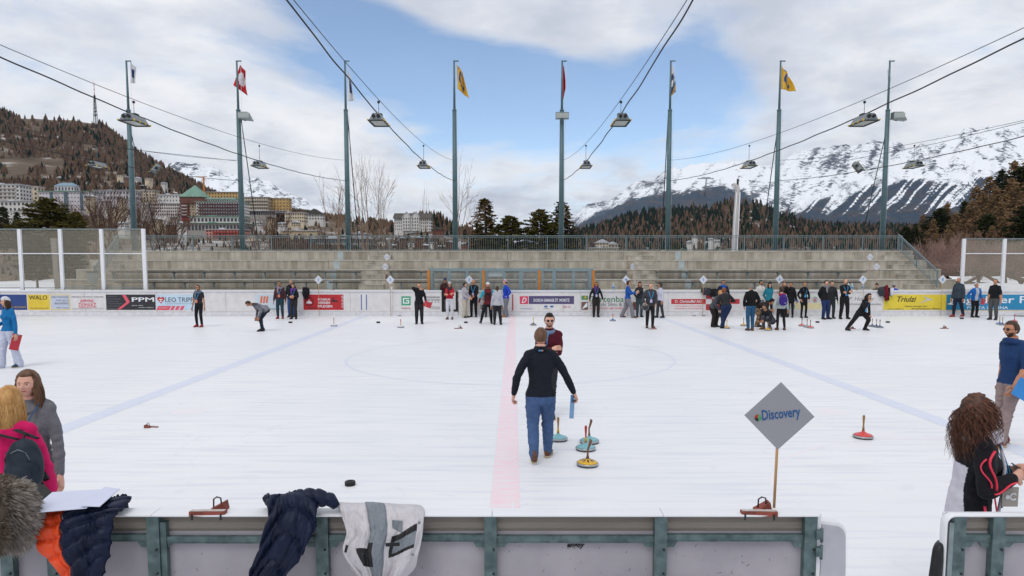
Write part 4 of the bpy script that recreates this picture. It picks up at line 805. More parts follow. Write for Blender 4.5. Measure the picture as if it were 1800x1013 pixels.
def house(u0, u1, vt, vb, Y, lab, wall='white', roof='flat', rows=3, cols=6, rz=0.0, balc=None, name='building', group=None, depth=None, rm=None, rh=None, ww=.45, wh=.5, strips=(), cat='building', win=None, drop=12, arch=False):
    p0 = at(u0, vb, Y); p1 = at(u1, vt, Y); w = p1.x-p0.x; h = p1.z-p0.z; D = depth or max(8, w*.45); cx = (p0.x+p1.x)/2
    e = empty(name, (cx, Y, p0.z), lab, cat, group, rz); x0, x1 = -w/2, w/2
    k = MB(); k.box(x0, x1, 0, D, -drop, h); k.build('wall', WC[wall], e)
    rm = rm or ROOFW; k = MB(); o_ = w*.02+.25
    if roof == 'flat': k.box(x0-o_, x1+o_, -o_, D+o_, h+.002, h+max(.35, h*.03)); k.box(x0+w*.3, x0+w*.42, D*.3, D*.6, h+max(.35, h*.03), h+max(1.2, h*.1))
    elif roof == 'gable':      # ridge towards the viewer
        r2 = rh or w*.3; k.prism([(x0-o_*2, h), (x1+o_*2, h), (0, h+r2)], -o_*2, D+o_)
    elif roof == 'side':
        r2 = rh or h*.3; vs_ = [(x0-o_, -o_*2, h), (x1+o_, -o_*2, h), (x1+o_, D+o_, h), (x0-o_, D+o_, h), (x0-o_, D/2, h+r2), (x1+o_, D/2, h+r2)]; k.add(vs_, [(3,2,1,0),(0,1,5,4),(2,3,4,5),(1,2,5),(3,0,4)])
    else:                       # hip / pyramid
        r2 = rh or w*.4; q = .0 if roof == 'pyramid' else .28
        vs_ = [(x0-o_, -o_, h), (x1+o_, -o_, h), (x1+o_, D+o_, h), (x0-o_, D+o_, h), (-w*q, D/2, h+r2), (w*q+.01, D/2, h+r2)]; k.add(vs_, [(3,2,1,0),(0,1,5,4),(2,3,4,5),(1,2,5),(3,0,4)])
    k.build('roof', rm, e)
    k = MB()
    for r in range(rows):
        for c in range(cols):
            cw = w/cols; ch = h/rows; a = x0+cw*(c+.5); z = ch*(r+.5); k.box(a-cw*ww/2, a+cw*ww/2, -.12, .3, z-ch*wh/2, z+ch*wh/2)
            if r == 0 and arch: pass
    for r in range(rows):
        for c in range(max(1, int(D/(w/cols)))):
            cw = w/cols; ch = h/rows; a = cw*(c+.5)
            if a > D-cw*.4: continue
            z = ch*(r+.5)
            for X in (x0, x1): k.box(X-.12, X+.12, a-cw*ww/2, a+cw*ww/2, z-ch*wh/2, z+ch*wh/2)
    if rows*cols: k.build('windows', win or WIN, e, kind='stuff')
    if balc:
        m, c0, c1 = balc
        for r in range(1, rows): k = MB(); ch = h/rows; k.box(x0+w*c0, x0+w*c1, -1.3, -.13, ch*r-.15, ch*r+ch*.3); k.build('balcony', m, e)
    for s0, s1 in strips: k = MB(); k.box(x0+w*s0, x0+w*s1, -.3, -.13, .5, h-.5); k.build('glazed_strip', GLS, e)
    return e
V = 520
house(-30, 34, 325, 372, 560, 'large white hotel with rows of balconies at the left edge', 'white', 'flat', 7, 9, balc=(PALEB, .1, .9))
house(30, 66, 329, 375, 600, 'cream apartment block between the white hotel and the lilac building', 'cream', 'flat', 6, 5, balc=(BALC, .0, .4))
house(-20, 66, 354, 392, 500, 'low white hotel wing with small square windows at left', 'white', 'flat', 4, 12)
house(16, 54, 372, 390, 430, 'small plain white house right of the dark spruces', 'white', 'flat', 2, 4, ww=.2, wh=.3)
house(70, 156, 337, 372, 540, 'lilac white congress building with grey green roof and glazed strips', 'lilac', 'flat', 5, 16, rm=ROOFG, strips=((.22, .28), (.5, .58), (.82, .88)), ww=.3, wh=.3)
house(96, 130, 327, 337, 560, 'raised upper storey with a blue grey hipped roof on the congress building', 'lilac', 'hip', 1, 6, rm=ROOFB, rh=3)
house(165, 232, 335, 352, 600, 'long pale building with a flat snowy roof behind the bare trees', 'lilac', 'flat', 2, 12)
house(236, 272, 335, 356, 620, 'stepped cream apartment block right of the first mast', 'cream', 'flat', 4, 7)
house(262, 314, 358, 380, 520, 'white hotel wing with a regular grid of dark openings', 'white', 'flat', 4, 14, ww=.6, wh=.55, win=mat('dark_red_window', '#53333a', .5))
house(277, 318, 343, 382, 560, 'tall white hotel block left of the red tower', 'white', 'flat', 6, 8, ww=.3, wh=.4)
e = house(316, 355, 346, 357, 500, 'wooden upper storeys and green pyramid roof of the tower hotel', 'wood', 'pyramid', 2, 10, rm=ROOFG, rh=9.3, name='hotel_tower', depth=15, drop=.2)
k = MB()
for a, z in ((-3, 12.0), (2.2, 12.0), (0, 14)): k.prism([(a-.8, z-7.4), (a+.8, z-7.4), (a, z-6)], 2.2, 6) if False else None
house(319, 331, 357, 384, 501, 'bright red shaft with white balconies under the green roofed tower', 'red', 'flat', 5, 2, name='tower_shaft', balc=(PALEB, .1, .9), depth=12, rh=.1)
house(331, 354, 357, 386, 502, 'beige shaft beside the red one under the green roofed tower', 'beige', 'flat', 6, 4, name='tower_shaft', depth=12, ww=.3)
house(346, 424, 355, 388, 480, 'big white hotel front striped with dark red balconies', 'white', 'flat', 6, 18, balc=(BALC, .05, .95), rm=ROOFG)
house(362, 410, 350, 357, 484, 'green roofed attic storey on top of the balcony hotel', 'white', 'side', 1, 12, rm=ROOFG, rh=1.2)
house(334, 424, 381, 404, 440, 'white two storey hotel wing with large windows below the balconies', 'white', 'flat', 2, 14, rm=ROOFG, ww=.6)
house(330, 428, 393, 408, 415, 'lower glazed terrace wing with a pale green roof edge', 'grey', 'flat', 1, 16, rm=ROOFG, ww=.6, wh=.6)
house(362, 428, 404, 424, 380, 'pink and cream block with red balconies behind the railing', 'pink', 'flat', 4, 12, balc=(mat('red_balcony', '#a8433c', .7), .2, .9))
house(356, 418, 338, 360, 640, 'yellow hotel with a white attic storey above the balcony hotel', 'yellow', 'flat', 4, 12, ww=.35)
house(424, 471, 347, 376, 640, 'beige hotel block right of the second mast', 'beige', 'flat', 5, 12, ww=.4, balc=(PALEB, .0, 1.0))
house(470, 507, 349, 376, 650, 'square yellow hotel block, rightmost of the hilltop hotels', 'yellow', 'flat', 5, 7, ww=.35, wh=.4)
house(424, 500, 371, 379, 560, 'dark green glazed gallery below the beige hotel', 'grey', 'flat', 1, 20, ww=.8, wh=.7)
house(486, 534, 374, 392, 560, 'long cream house with square windows below the yellow hotel', 'cream', 'flat', 3, 12)
house(538, 567, 377, 387, 600, 'white chalet with a dark roof and orange scaffold', 'white', 'gable', 2, 6, rm=ROOFD, rh=5)
house(495, 557, 406, 419, 320, 'long flat modern hall behind the railing', 'beige', 'flat', 1, 3, ww=.2, wh=.2)
house(540, 652, 420, 446, 230, 'modern dark glass building with white panels behind the railing', 'grey', 'flat', 3, 16, ww=.75, wh=.6, win=GLS)
house(619, 646, 411, 421, 300, 'pale violet house right of the third mast', 'lilac', 'flat', 2, 5)
e = house(693, 757, 384, 406, 540, 'white grand hotel with steep gables and many windows on the knoll', 'white', 'side', 4, 18, rm=ROOFD, rh=4.5, name='gabled_hotel', ww=.35)
for a in (-4.5, 2.5):
    k = MB(); k.prism([(a-3.2, 0), (a+3.2, 0), (a+3.2, 10.2), (a, 14.2), (a-3.2, 10.2)], -1.6, 4); k.build('gable', WC['white'], e)
    k = MB(); k.prism([(a-3.6, 10.0), (a, 14.5), (a+3.6, 10.0), (a+3.6, 10.5), (a, 15.1), (a-3.6, 10.5)], -2, 5); k.build('gable_roof', ROOFW, e)
    k = MB()
    for r in range(4):
        for c in (-2, 0, 2): k.box(a+c-.4, a+c+.4, -1.75, -1.5, 1.2+r*2.5, 2.6+r*2.5)
    k.build('windows', WIN, e, kind='stuff')
house(760, 778, 404, 412, 480, 'reddish wooden chalet right of the white gabled hotel', 'wood', 'gable', 2, 3, rm=ROOFD)
house(1048, 1070, 427, 441, 520, 'cream house with a dark hipped roof right of the conifers', 'cream', 'gable', 3, 4, rm=ROOFW, name='villa')
house(1069, 1086, 430, 441, 530, 'smaller cream wing with gable next to the cream house', 'cream', 'gable', 2, 3, rm=ROOFW, name='villa')
house(1036, 1088, 436, 444, 500, 'low pale front building below the cream house', 'cream', 'flat', 1, 12, ww=.6)
def chalets(pts, Y0, lab, group, wall=('white', 'cream', 'brown')):
    r_ = random.Random(len(pts))
    for i, (u, v, w) in enumerate(pts):
        house(u, u+w, v-w*.55, v, Y0+r_.uniform(-25, 25), lab, wall[i % len(wall)], ('gable', 'side')[i % 2], 2, 3, rz=r_.uniform(-.4, .4), rm=(ROOFW, ROOFD, ROOFW)[i % 3], name='chalet', group=group, depth=w*Y0/F*.9, drop=9)
chalets([(74, 318, 9), (84, 320, 8), (100, 318, 9), (62, 324, 8), (206, 312, 9), (218, 316, 8), (236, 318, 8), (254, 318, 9), (262, 326, 8), (282, 326, 8), (294, 336, 9), (246, 332, 10), (300, 344, 8), (222, 330, 10), (212, 326, 9)], 820, 'small white or wooden chalet scattered on the slope under the left wood', 'chalets on the left slope')
chalets([(150, 352, 12), (176, 362, 12), (196, 372, 14), (222, 380, 13), (206, 356, 10), (246, 366, 12), (170, 384, 13), (236, 394, 12), (430, 392, 12), (448, 398, 12), (470, 390, 11), (488, 400, 13), (512, 398, 12), (432, 408, 12), (268, 392, 12), (300, 388, 11)], 480, 'small pale town house on the slope between the big hotels', 'town houses between the hotels', ('cream', 'white', 'beige', 'white'))
chalets([(268, 434, 10), (282, 440, 11), (300, 436, 10), (318, 443, 12), (338, 438, 10), (352, 446, 12), (372, 441, 12), (392, 446, 13), (408, 440, 12), (206, 400, 14), (234, 405, 12), (292, 402, 12), (312, 398, 10), (436, 420, 12), (452, 430, 12)], 300, 'small house with snowy roof glimpsed through the top railing at left', 'houses behind the left railing')
chalets([(702, 425, 11), (716, 432, 12), (730, 424, 10), (742, 438, 12), (756, 430, 12), (770, 440, 12), (784, 432, 11), (800, 424, 10), (812, 436, 12), (690, 438, 12), (664, 430, 12), (826, 428, 10)], 330, 'small house glimpsed through the railing below the white gabled hotel', 'houses behind the central railing', ('brown', 'white', 'wood'))
chalets([(1218, 420, 8), (1226, 426, 8), (1240, 432, 9), (1256, 428, 9), (1268, 436, 9), (1246, 424, 7), (1210, 430, 8), (1312, 430, 8), (1370, 436, 7), (1225, 440, 9), (1258, 441, 9)], 640, 'tiny white house among the trees of the low hill', 'houses on the low hill', ('white', 'cream', 'white'))
# radio mast on the left hill, crane, ski-lift pylon, white column
p = at(168, 208, 1400); h = at(168, 143, 1400).z-p.z; e = empty('radio_mast', p, 'thin red and white radio mast on top of the left hill', 'radio mast')
k = MB()
for s1, s2 in ((-1, -1), (1, -1), (1, 1), (-1, 1)): k.bar((s1*2.8, s2*2.8, -16), (s1*.9, s2*.9, h*.62), .8)
for i in range(6): z = h*.1*i+2; q = 2.6-1.7*z/(h*.62); k.bar((-q, -q, z), (q, -q, z+4), .4); k.bar((q, -q, z), (-q, -q, z+4), .4)
k.build('lattice', DARKST, e)
for i, z in enumerate((.08, .18, .27)): k = MB(); k.lathe([(3.6-i, 0), (4.2-i, 1.6)], 10, (0, 0, h*z)); k.build('platform', GALV, e)
for i in range(5): k = MB(); a = h*.62+(h*.3)*i/5; k.tube([(0, 0, a), (0, 0, a+h*.06)], .75, 6); k.build('mast_section', (mat('mast_red', '#a83038', .6), WHITEP)[i % 2], e)
k = MB(); k.tube([(0, 0, h*.92), (0, 0, h)], .3, 5); k.build('antenna', GALV, e)
p = at(359, 345, 620); e = empty('tower_crane', p, 'orange crane mast rising behind the green roofed tower', 'crane'); k = MB(); k.box(-.55, .55, -.55, .55, -6, 17); k.build('mast', ORG, e); k = MB(); k.bar((-7, 0, 17.4), (3, 0, 17.4), .5); k.build('jib', ORG, e)
p = at(1239, 341, 4000); e = empty('lift_pylon', p, 'tall cableway pylon on the snowy mountain', 'pylon'); k = MB(); k.tube([(0, 0, -10), (8, 0, 95)], [5.5, 3.5], 6); k.build('shaft', GALV, e); k = MB(); k.bar((-45, 0, 88), (50, 0, 88), 4.5); k.bar((-22, 0, 94), (30, 0, 94), 4); k.build('crossarm', GALV, e)
p = at(1293, 442, 55); h = at(1293, 322, 55).z-p.z; e = empty('white_column', p, 'tall curved white column behind the railing with a dark pipe on top', 'column')
k = MB(); k.tube([(-.14, 0, -1.5), (-.04, 0, h*.5), (0.04, 0, h*.86), (0, 0, h*.94), (-.26, 0, h*.985), (-.45, 0, h*.97)], [.23, .22, .20, .19, .13, .08], 12); k.build('shaft', mat('dirty_white_paint', '#b4b0ae', .6, .12, 2, stretch=(3, 3, .3)), e)
for dx in (-.15, .15):
    k = MB(); k.tube([(dx-.14, -.25, -1.5), (dx-.04, -.25, h*.5), (dx*.8+.04, -.22, h*.86)], .045, 5); k.build('rib', WHITEP, e)
k = MB(); k.tube([(.02, 0, h*.93), (.04, 0, h*1.06)], .09, 8); k.build('dark_pipe', DARKST, e)
# side wooden beams, snow bank and fences beside the rink
k = MB(); k.grid(lambda u, v: (24.0+26*u, 34.6+40*v, -.02+(1.25+.35*noise.noise((u*9, v*9, 3))+.12*noise.noise((u*40, v*40, 5)))*math.sin(min(1, v*6)*1.57)*min(1, u*14)), 60, 50); o = k.build('snow_bank', SNOW); o['kind'] = 'structure'
k = MB(); k.grid(lambda u, v: (-52+27.2*u, 34.6+40*v, -.02+(.9+.25*noise.noise((u*9, v*9, 8)))*math.sin(min(1, v*6)*1.57)), 40, 40); o = k.build('snow_bank', SNOW); o['kind'] = 'structure'
BEAM = mat('weathered_beam', '#57493f', .9, .2, 3, stretch=(.3, 3, 3))
e = empty('beam_fence', at(1720, 500, 47), 'weathered timber trestle barrier lying on the snow behind the right fence', 'barrier')
def bm_(a, b, w, nm='beam'): k = MB(); k.bar(at(*a, 47), at(*b, 47), w, w); k.build(nm, BEAM, e, True)
bm_((1640, 482), (1765, 483), .22); bm_((1765, 482), (1850, 510), .25); bm_((1640, 494), (1830, 503), .14); bm_((1650, 480), (1690, 502), .16); bm_((1690, 502), (1728, 482), .16); bm_((1728, 482), (1765, 503), .16); bm_((1765, 484), (1768, 505), .18); bm_((1665, 482), (1664, 498), .16, 'post'); bm_((1720, 482), (1720, 500), .16, 'post'); bm_((1790, 490), (1800, 507), .16, 'post')
NET = bpy.data.materials.new('fence_net')
def netmat():
    NET.use_nodes = True; t = NET.node_tree; N = t.nodes; L = t.links; N.clear(); o = N.new('ShaderNodeOutputMaterial'); mixs = N.new('ShaderNodeMixShader'); tr = N.new('ShaderNodeBsdfTransparent'); pr = N.new('ShaderNodeBsdfPrincipled')
    pr.inputs['Base Color'].default_value = (.34, .32, .26, 1); pr.inputs['Roughness'].default_value = .8
    tcn = N.new('ShaderNodeTexCoord'); sp = N.new('ShaderNodeSeparateXYZ'); L.new(tcn.outputs['Object'], sp.inputs[0])
    m = N.new('ShaderNodeMath'); m.operation = 'MULTIPLY'; m.inputs[1].default_value = 90; L.new(sp.outputs[2], m.inputs[0]); s_ = N.new('ShaderNodeMath'); s_.operation = 'SINE'; L.new(m.outputs[0], s_.inputs[0])
    r = N.new('ShaderNodeMapRange'); r.inputs[1].default_value = -1; r.inputs[2].default_value = 1; r.inputs[3].default_value = .17; r.inputs[4].default_value = .30; L.new(s_.outputs[0], r.inputs[0])
    L.new(r.outputs[0], mixs.inputs[0]); L.new(tr.outputs[0], mixs.inputs[1]); L.new(pr.outputs[0], mixs.inputs[2]); L.new(mixs.outputs[0], o.inputs[0])
netmat()
def netfence(us, vt, vm, Y, zb, lab):
    e = empty('netted_fence', at(us[0], 508, Y), lab, 'fence'); xs = [(u-PX)*Y/F for u in us]; zt_ = at(900, vt, Y).z; zm = at(900, vm, Y).z
    for i, x in enumerate(xs[1:-1] if us[0] < 0 else xs[:-1]): k = MB(); k.box(x-.085, x+.085, Y-.05, Y+.05, zb, zt_); k.build('post', WHITEP, e, True)
    if us[0] < 0: x = xs[-1]; k = MB(); k.box(x-.09, x+.09, Y-.05, Y+.05, zb, zt_+.02); k.build('post', WHITEP, e, True)
    k = MB(); k.bar((xs[0], Y, zt_), (xs[-1], Y, zt_), .05); k.build('top_rail', GALV, e, True)
    k = MB(); k.bar((xs[0], Y, zm), (xs[-1], Y, zm), .05); k.build('middle_rail', WHITEP, e, True)
    k = MB(); k.bar((xs[0], Y, zb+.1), (xs[-1], Y, zb+.1), .04); k.build('bottom_rail', GALV, e, True)
    for a, b in zip(xs[:-1], xs[1:]):
        for za, zb2 in ((zb+.12, zm-.03), (zm+.03, zt_-.03)): k = MB(); k.box(a+.11, b-.11, Y+.02, Y+.024, za, zb2); k.build('net_panel', NET, e, True)
netfence((-106, -33, 40, 111, 183, 256.5), 403, 446, 34.25, BTOP+.001, 'tall white posted netted fence on the boards at the left')
netfence((1690, 1761, 1833, 1905), 420, 446, 36.5, .4, 'white posted netted fence behind the boards at the right')
e = empty('waste_bin', at(163, 505, 36.0), 'grey waste bin at the foot of the left stairs', 'waste bin'); e.scale = (.62, .62, .62); k = MB(); k.add([(-.26, -.2, .35), (.26, -.2, .35), (.26, .2, .35), (-.26, .2, .35), (-.33, -.25, 1.25), (.33, -.25, 1.25), (.33, .25, 1.25), (-.33, .25, 1.25)], [(3,2,1,0),(4,5,6,7),(0,1,5,4),(1,2,6,5),(2,3,7,6),(3,0,4,7)]); k.box(-.04, .04, -.04, .04, -.6, .35)
k.build('bin_body', mat('bin_grey', '#9aa5a3', .5), e); k = MB(); k.box(-.36, .36, -.28, .28, 1.255, 1.33); k.build('lid', DARKST, e)
e = empty('timber_post', at(103, 507, 40), 'leaning weathered timber post behind the left netted fence', 'post'); k = MB(); k.bar(at(103, 508, 40), at(95, 419, 40), .3, .22); k.build('shaft', mat('grey_timber', '#8b857c', .9, .15, 4, stretch=(3, 3, .3)), e, True)

# ---------------------------------------------------------------- the air between here and the mountains
hz = MB(); hz.box(-9000, 9000, -90, 8600, -3, 1500); hm = bpy.data.materials.new('valley_haze'); hm.use_nodes = True; t = hm.node_tree; t.nodes.clear(); o_ = t.nodes.new('ShaderNodeOutputMaterial'); pv = t.nodes.new('ShaderNodeVolumePrincipled')
pv.inputs['Color'].default_value = (.62, .80, 1, 1); pv.inputs['Density'].default_value = .000022; t.links.new(pv.outputs[0], o_.inputs['Volume']); tag(hz.build('haze', hm), kind='stuff')
# ================================================================ people
def cloth(name, hx, var=.1, c2=None, rough=.85, bump=.004, bs=14, scale=10, sheen=.03): return mat(name, hx, rough, var, scale, bump, bs, c2=c2, sheen=sheen, spec=.2)
SK = {'a': mat('skin_light', '#c99a80', .55, .06, 20, spec=.3), 'b': mat('skin_tanned', '#b07d62', .55, .06, 20, spec=.3), 'p': mat('skin_pink', '#cf9f8c', .55, .06, 20, spec=.3)}
LIP = mat('lips', '#9c5850', .5, .05); STUB = mat('stubble', '#6b4c3d', .7, .15, 60); EYEW = mat('eye_white', '#d9d4cf', .3, .02); IRIS = mat('iris_dark', '#2a2019', .25, .05)
HR = {'brown': mat('hair_brown', '#3a271b', .6, .4, 30, .002, 90, stretch=(1, 1, .2)), 'dark': mat('hair_dark', '#1f1815', .6, .4, 30, .002, 90, stretch=(1, 1, .2)), 'blond': mat('hair_blond', '#9a6c3a', .55, .35, 30, .002, 90, c2='#c79a5e', stretch=(1, 1, .15)), 'ginger': mat('hair_ginger', '#7c4324', .6, .3, 30, .002, 90), 'grey': mat('hair_grey', '#77726c', .6, .3, 30, .002, 90), 'mid': mat('hair_mid_brown', '#4a3325', .6, .3, 26, .002, 90, c2='#6d4f3a', stretch=(1, 1, .15)), 'curly': mat('hair_curly_brown', '#2e1a12', .55, .4, 30, .002, 90, c2='#5f3a29')}
HR2 = {a: mat('strand_'+a, h_, .45, .2, 40) for a, h_ in dict(brown='#5d4230', mid='#7d5f46', blond='#c9a068', curly='#6b4330', dark='#382c26', ginger='#9a5a30', grey='#999590').items()}
def C(hx, **k): return cloth('cloth_'+hx[1:], hx, **k)
SHOE_B = mat('shoe_black', '#17171a', .5, .1); SHOE_BR = mat('shoe_brown', '#5c3a28', .6, .15, 12); SHOE_R = mat('shoe_red', '#8a2f2c', .6, .1); SOLE = mat('pale_sole', '#b9a88e', .7, .1); SHG = mat('sunglass_black', '#0c0c0e', .15, .05, spec=.6)
LAN = mat('lanyard_blue', '#3f8fc4', .6, .05); BADGE = mat('badge_card', '#b5a7cf', .4, .05); BADGEO = mat('badge_orange', '#d07c58', .4, .05)
def two_bone(a, c, l1, l2, hint):
    a = Vector(a); c = Vector(c); d = c-a; L = d.length
    if L > (l1+l2)*.998: c = a+d*((l1+l2)*.998/L); d = c-a; L = d.length
    n = d.normalized(); x = (l1*l1-l2*l2+L*L)/(2*L); h = math.sqrt(max(0, l1*l1-x*x)); hv = Vector(hint); hv = hv-n*hv.dot(n)
    if hv.length < 1e-5: hv = Vector((0, 1, 0))
    return a+n*x+hv.normalized()*h, c
def smooth01(x): x = max(0.0, min(1.0, x)); return x*x*(3-2*x)
def head_geo(nu, nv, fem=False, detail=True):
    V = []; F_ = []
    for j in range(nv+1):
        th = math.pi*j/nv
        for i in range(nu):
            ph = 2*math.pi*i/nu; x, y, z = math.sin(th)*math.sin(ph), math.sin(th)*math.cos(ph), math.cos(th)
            k = max(0, -z); px, py, pz = .335*x, .42*y, .5*z
            px *= 1-(.36 if fem else .27)*k**1.4; py *= (1-.1*k if y > 0 else 1-.5*k**1.2)
            if y > 0: py = py*(1-.10*max(0, y-.6)); 
            if z > 0: px *= 1+.04*math.sin(z*3.1)
            if y > .2 and detail:
                g = lambda cx, cz, sx, sz: math.exp(-((abs(px)-cx)/sx)**2-((pz-cz)/sz)**2)
                py += .105*math.exp(-(px/(.032+.045*max(0, .1-pz)))**2)*smooth01((.10-pz)/.20)*smooth01((pz+.17)/.05)     # nose
                py -= .045*g(.135, .015, .075, .05); py += .018*math.exp(-(px/.2)**2-((pz-.10)/.045)**2)                  # sockets, brow
                py += .022*math.exp(-(px/.09)**2-((pz+.235)/.03)**2)-.010*math.exp(-(px/.085)**2-((pz+.232)/.007)**2)           # lips
                py += .03*math.exp(-(px/.09)**2-((pz+.43)/.06)**2)+.015*g(.19, -.10, .07, .07)                            # chin, cheeks
            V.append((px, py, pz))
    for j in range(nv):
        for i in range(nu): F_.append((j*nu+i, j*nu+(i+1) % nu, (j+1)*nu+(i+1) % nu, (j+1)*nu+i))
    return V, F_
def hair_geo(nu, nv, th_=.07, line=.62, back=-.75, side=-.2, seed=0, rough_=.03, volume=(1, 1, 1), hang=0):
    V = []; F_ = []
    for j in range(nv+1):
        t = math.pi*j/nv
        for i in range(nu):
            ph = 2*math.pi*i/nu; x, y, z = math.sin(t)*math.sin(ph), math.sin(t)*math.cos(ph), math.cos(t)
            lim = line if y > .45 else side+(line-side)*smooth01((y-.12)/.33) if y > .12 else side+(back-side)*smooth01((.05-y)/.55) if hang == 0 else back+(side-back)*smooth01((y+.1)/.22)
            m = smooth01((z-lim)/.14+.5); q = -.05+(th_+.05)*m+rough_*m*noise.noise((x*6+seed, y*6, z*6))
            k = max(0, -z)
            p = Vector((.335*x*(1-.3*k**1.4), .42*y*((1-.1*k) if y > 0 else (1-.45*k**1.2)), .5*z)); n = Vector((x, y, z)).normalized()
            p = p+n*q; V.append((p.x*volume[0], p.y*volume[1], p.z*volume[2]))
    for j in range(nv):
        for i in range(nu): F_.append((j*nu+i, j*nu+(i+1) % nu, (j+1)*nu+(i+1) % nu, (j+1)*nu+i))
    return V, F_
PRE = dict(down=((.155, .02, .47), (-.155, .02, .47)), crossed=((-.035, .13, .675), (.03, .15, .66)), pockets=((.125, .06, .52), (-.125, .06, .52)), behind=((.03, -.11, .52), (-.03, -.11, .52)), hips=((.125, .0, .56), (-.125, .0, .56)), front=((.05, .17, .56), (-.05, .17, .56)), phone=((.05, .22, .72), (-.06, .2, .70)))
HINT = dict(down=((.3, -1, 0), (-.3, -1, 0)), crossed=((.7, -.1, -1), (-.7, -.1, -1)), pockets=((.6, -1, 0), (-.6, -1, 0)), behind=((1, -.5, 0), (-1, -.5, 0)), hips=((1, -.5, 0), (-1, -.5, 0)), front=((.6, -1, -.3), (-.6, -1, -.3)), phone=((.6, -.6, -1), (-.6, -.6, -1)))
def rot_to(h, yaw, pitch=0, roll=0): return Euler((math.radians(-pitch), math.radians(roll), math.radians(yaw))).to_matrix()
def person(u, vf, H, dir_, label, top, bot, shoe=SHOE_B, hair='brown', style='short', skin='a', pose='down', fem=False, lean=0, side=0, pz=.53, py=0.0, wr=None, wl=None, fr=None, fl=None, hem=.475, bulk=1.0, legr=1.0, yaw=0, nod=0, hr=None, hl=None, hat=None, glasses=False, beard=None, scarf=None, lan=None, sleeve=1.0, near=False, loc=None, panels=None, flare=1.0, kn=None, coatm=None, group=None, twist=0, hcurl=.5, curlr=None, footyaw=(8, 8), topfn=None, pitchf=(0, 0), hs=1.0, hands=True):
    base = Vector(loc) if loc is not None else gnd(u, vf)
    if loc is None and base.y > 33.3: base = Vector((base.x*33.3/base.y, 33.3, 0))
    e = empty('person', base, label, 'person', group, math.radians(180+dir_))
    if not near: bulk *= 1.07; legr *= 1.1
    S = H; V3 = lambda t: Vector(t)*S
    W_ = (.090 if fem else .100)*(.5+.5*bulk)
    pel = Vector((0, py, pz)); la, sa = math.radians(lean), math.radians(side)
    R_ = Euler((-la, sa, math.radians(twist))).to_matrix()
    sp = lambda x, y, z: pel+R_ @ Vector((x, y, z))
    shr, shl = sp(W_, -.005, .262), sp(-W_, -.005, .262); nk0, nk1 = sp(0, -.004, .285), sp(0, .008, .345)
    hipr, hipl = pel+Vector((.05, 0, -.015)), pel+Vector((-.05, 0, -.015))
    fr = Vector(fr or (.062, 0, .045)); fl = Vector(fl or (-.062, 0, .045))
    kh = kn or ((.1, 1, 0), (-.1, 1, 0)); knr, fr = two_bone(hipr, fr, .235, .24, kh[0]); knl, fl = two_bone(hipl, fl, .235, .24, kh[1])
    wr = Vector(wr or PRE[pose][0]); wl = Vector(wl or PRE[pose][1])
    if pose in ('crossed', 'front', 'phone') and (lean or side): pass
    elr, wr = two_bone(shr, wr, .17, .155, hr or HINT[pose][0]); ell, wl = two_bone(shl, wl, .17, .155, hl or HINT[pose][1])
    mats = [top, bot, shoe, SK[skin], HR[hair], LIP, SOLE]
    ti, bi, si, ki = 0, 1, 2, 3
    b = bulk; prim = []
    def seg(pts, rx, ry, m): prim.append(([Vector(p) for p in pts], list(rx), list(ry), m))
    hz_ = hem-.53
    chest = .068 if not fem else .066
    seg([sp(0, 0, .02), sp(0, .0, .10), sp(0, .006, .19), sp(0, .0, .255), sp(0, -.003, .292)], [.086*b, .083*b if not fem else .075*b, .098*b, .095*b, .05], [.062*b, .06*b, chest*b, .055*b, .042], ti)
    if hem < .56:
        dn = (R_ @ Vector((0, 0, 1))).lerp(Vector((0, 0, 1)), .5)
        seg([sp(0, 0, .05), pel+dn*min(0, hz_)], [.086*b, max(.094*b, .055+.050*legr)+max(0, .50-hem)*.1], [.066*b, max(.070*b, .060*legr+.008)], ti)
    seg([pel+Vector((0, 0, .035)), pel+Vector((0, -.004, -.03))], [.078, .084*legr**.5], [.058, .066], bi)
    for hp, kn_, ft in ((hipr, knr, fr), (hipl, knl, fl)):
        seg([hp, hp.lerp(kn_, .5), kn_], [.052*legr, .048*legr, .038*legr], [.058*legr, .05*legr, .04*legr], bi)
        seg([kn_, kn_.lerp(ft, .35), ft+Vector((0, 0, -.012))], [.038*legr, .037*legr, .027*legr*flare], [.04*legr, .04*legr, .03*legr*flare], bi)
    for i, (s_, el, w_) in enumerate(((shr, elr, wr), (shl, ell, wl))):
        if sleeve > .5: seg([s_+(R_ @ Vector((-.02 if i == 0 else .02, 0, .002))), s_.lerp(el, .5), el], [.033*b, .032*b, .028*b], [.037*b, .033*b, .028*b], ti); seg([el, el.lerp(w_, .5), w_.lerp(el, .04)], [.029*b, .027*b, .021*b], [.029*b, .027*b, .021*b], ti if sleeve >= 1 else ki)
        else: seg([s_, s_.lerp(el, .5)], [.034, .033], [.036, .033], ti); seg([s_.lerp(el, .5), el], [.026, .022], [.026, .022], ki); seg([el, el.lerp(w_, .4), w_], [.022, .022, .016], [.022, .022, .015], ki)
    for s_ in (1, -1): seg([sp(s_*.025, -.006, .292), sp(s_*W_*.95, -.006, .266)], [.030, .030*b], [.032, .034*b], ti)
    seg([nk0, nk1], [.032 if fem else .036]*2, [.034 if fem else .038]*2, ki)
    k = MB()
    for pts, rx, ry, m in prim:
        k.tube([p*S for p in pts], [r*S for r in rx], 12, True, [r*S for r in ry], up=(0, 1, 0) if abs((pts[-1]-pts[0]).normalized().z) > .9 else (0, 0, 1))
        for q in ((0, -1) if m != ki or len(pts) > 2 else ()):
            if len(pts) == 5 and q == -1: continue
            rr = min(rx[q], ry[q])*.98; k.ball(pts[q]*S, rr*S, 10, 7)
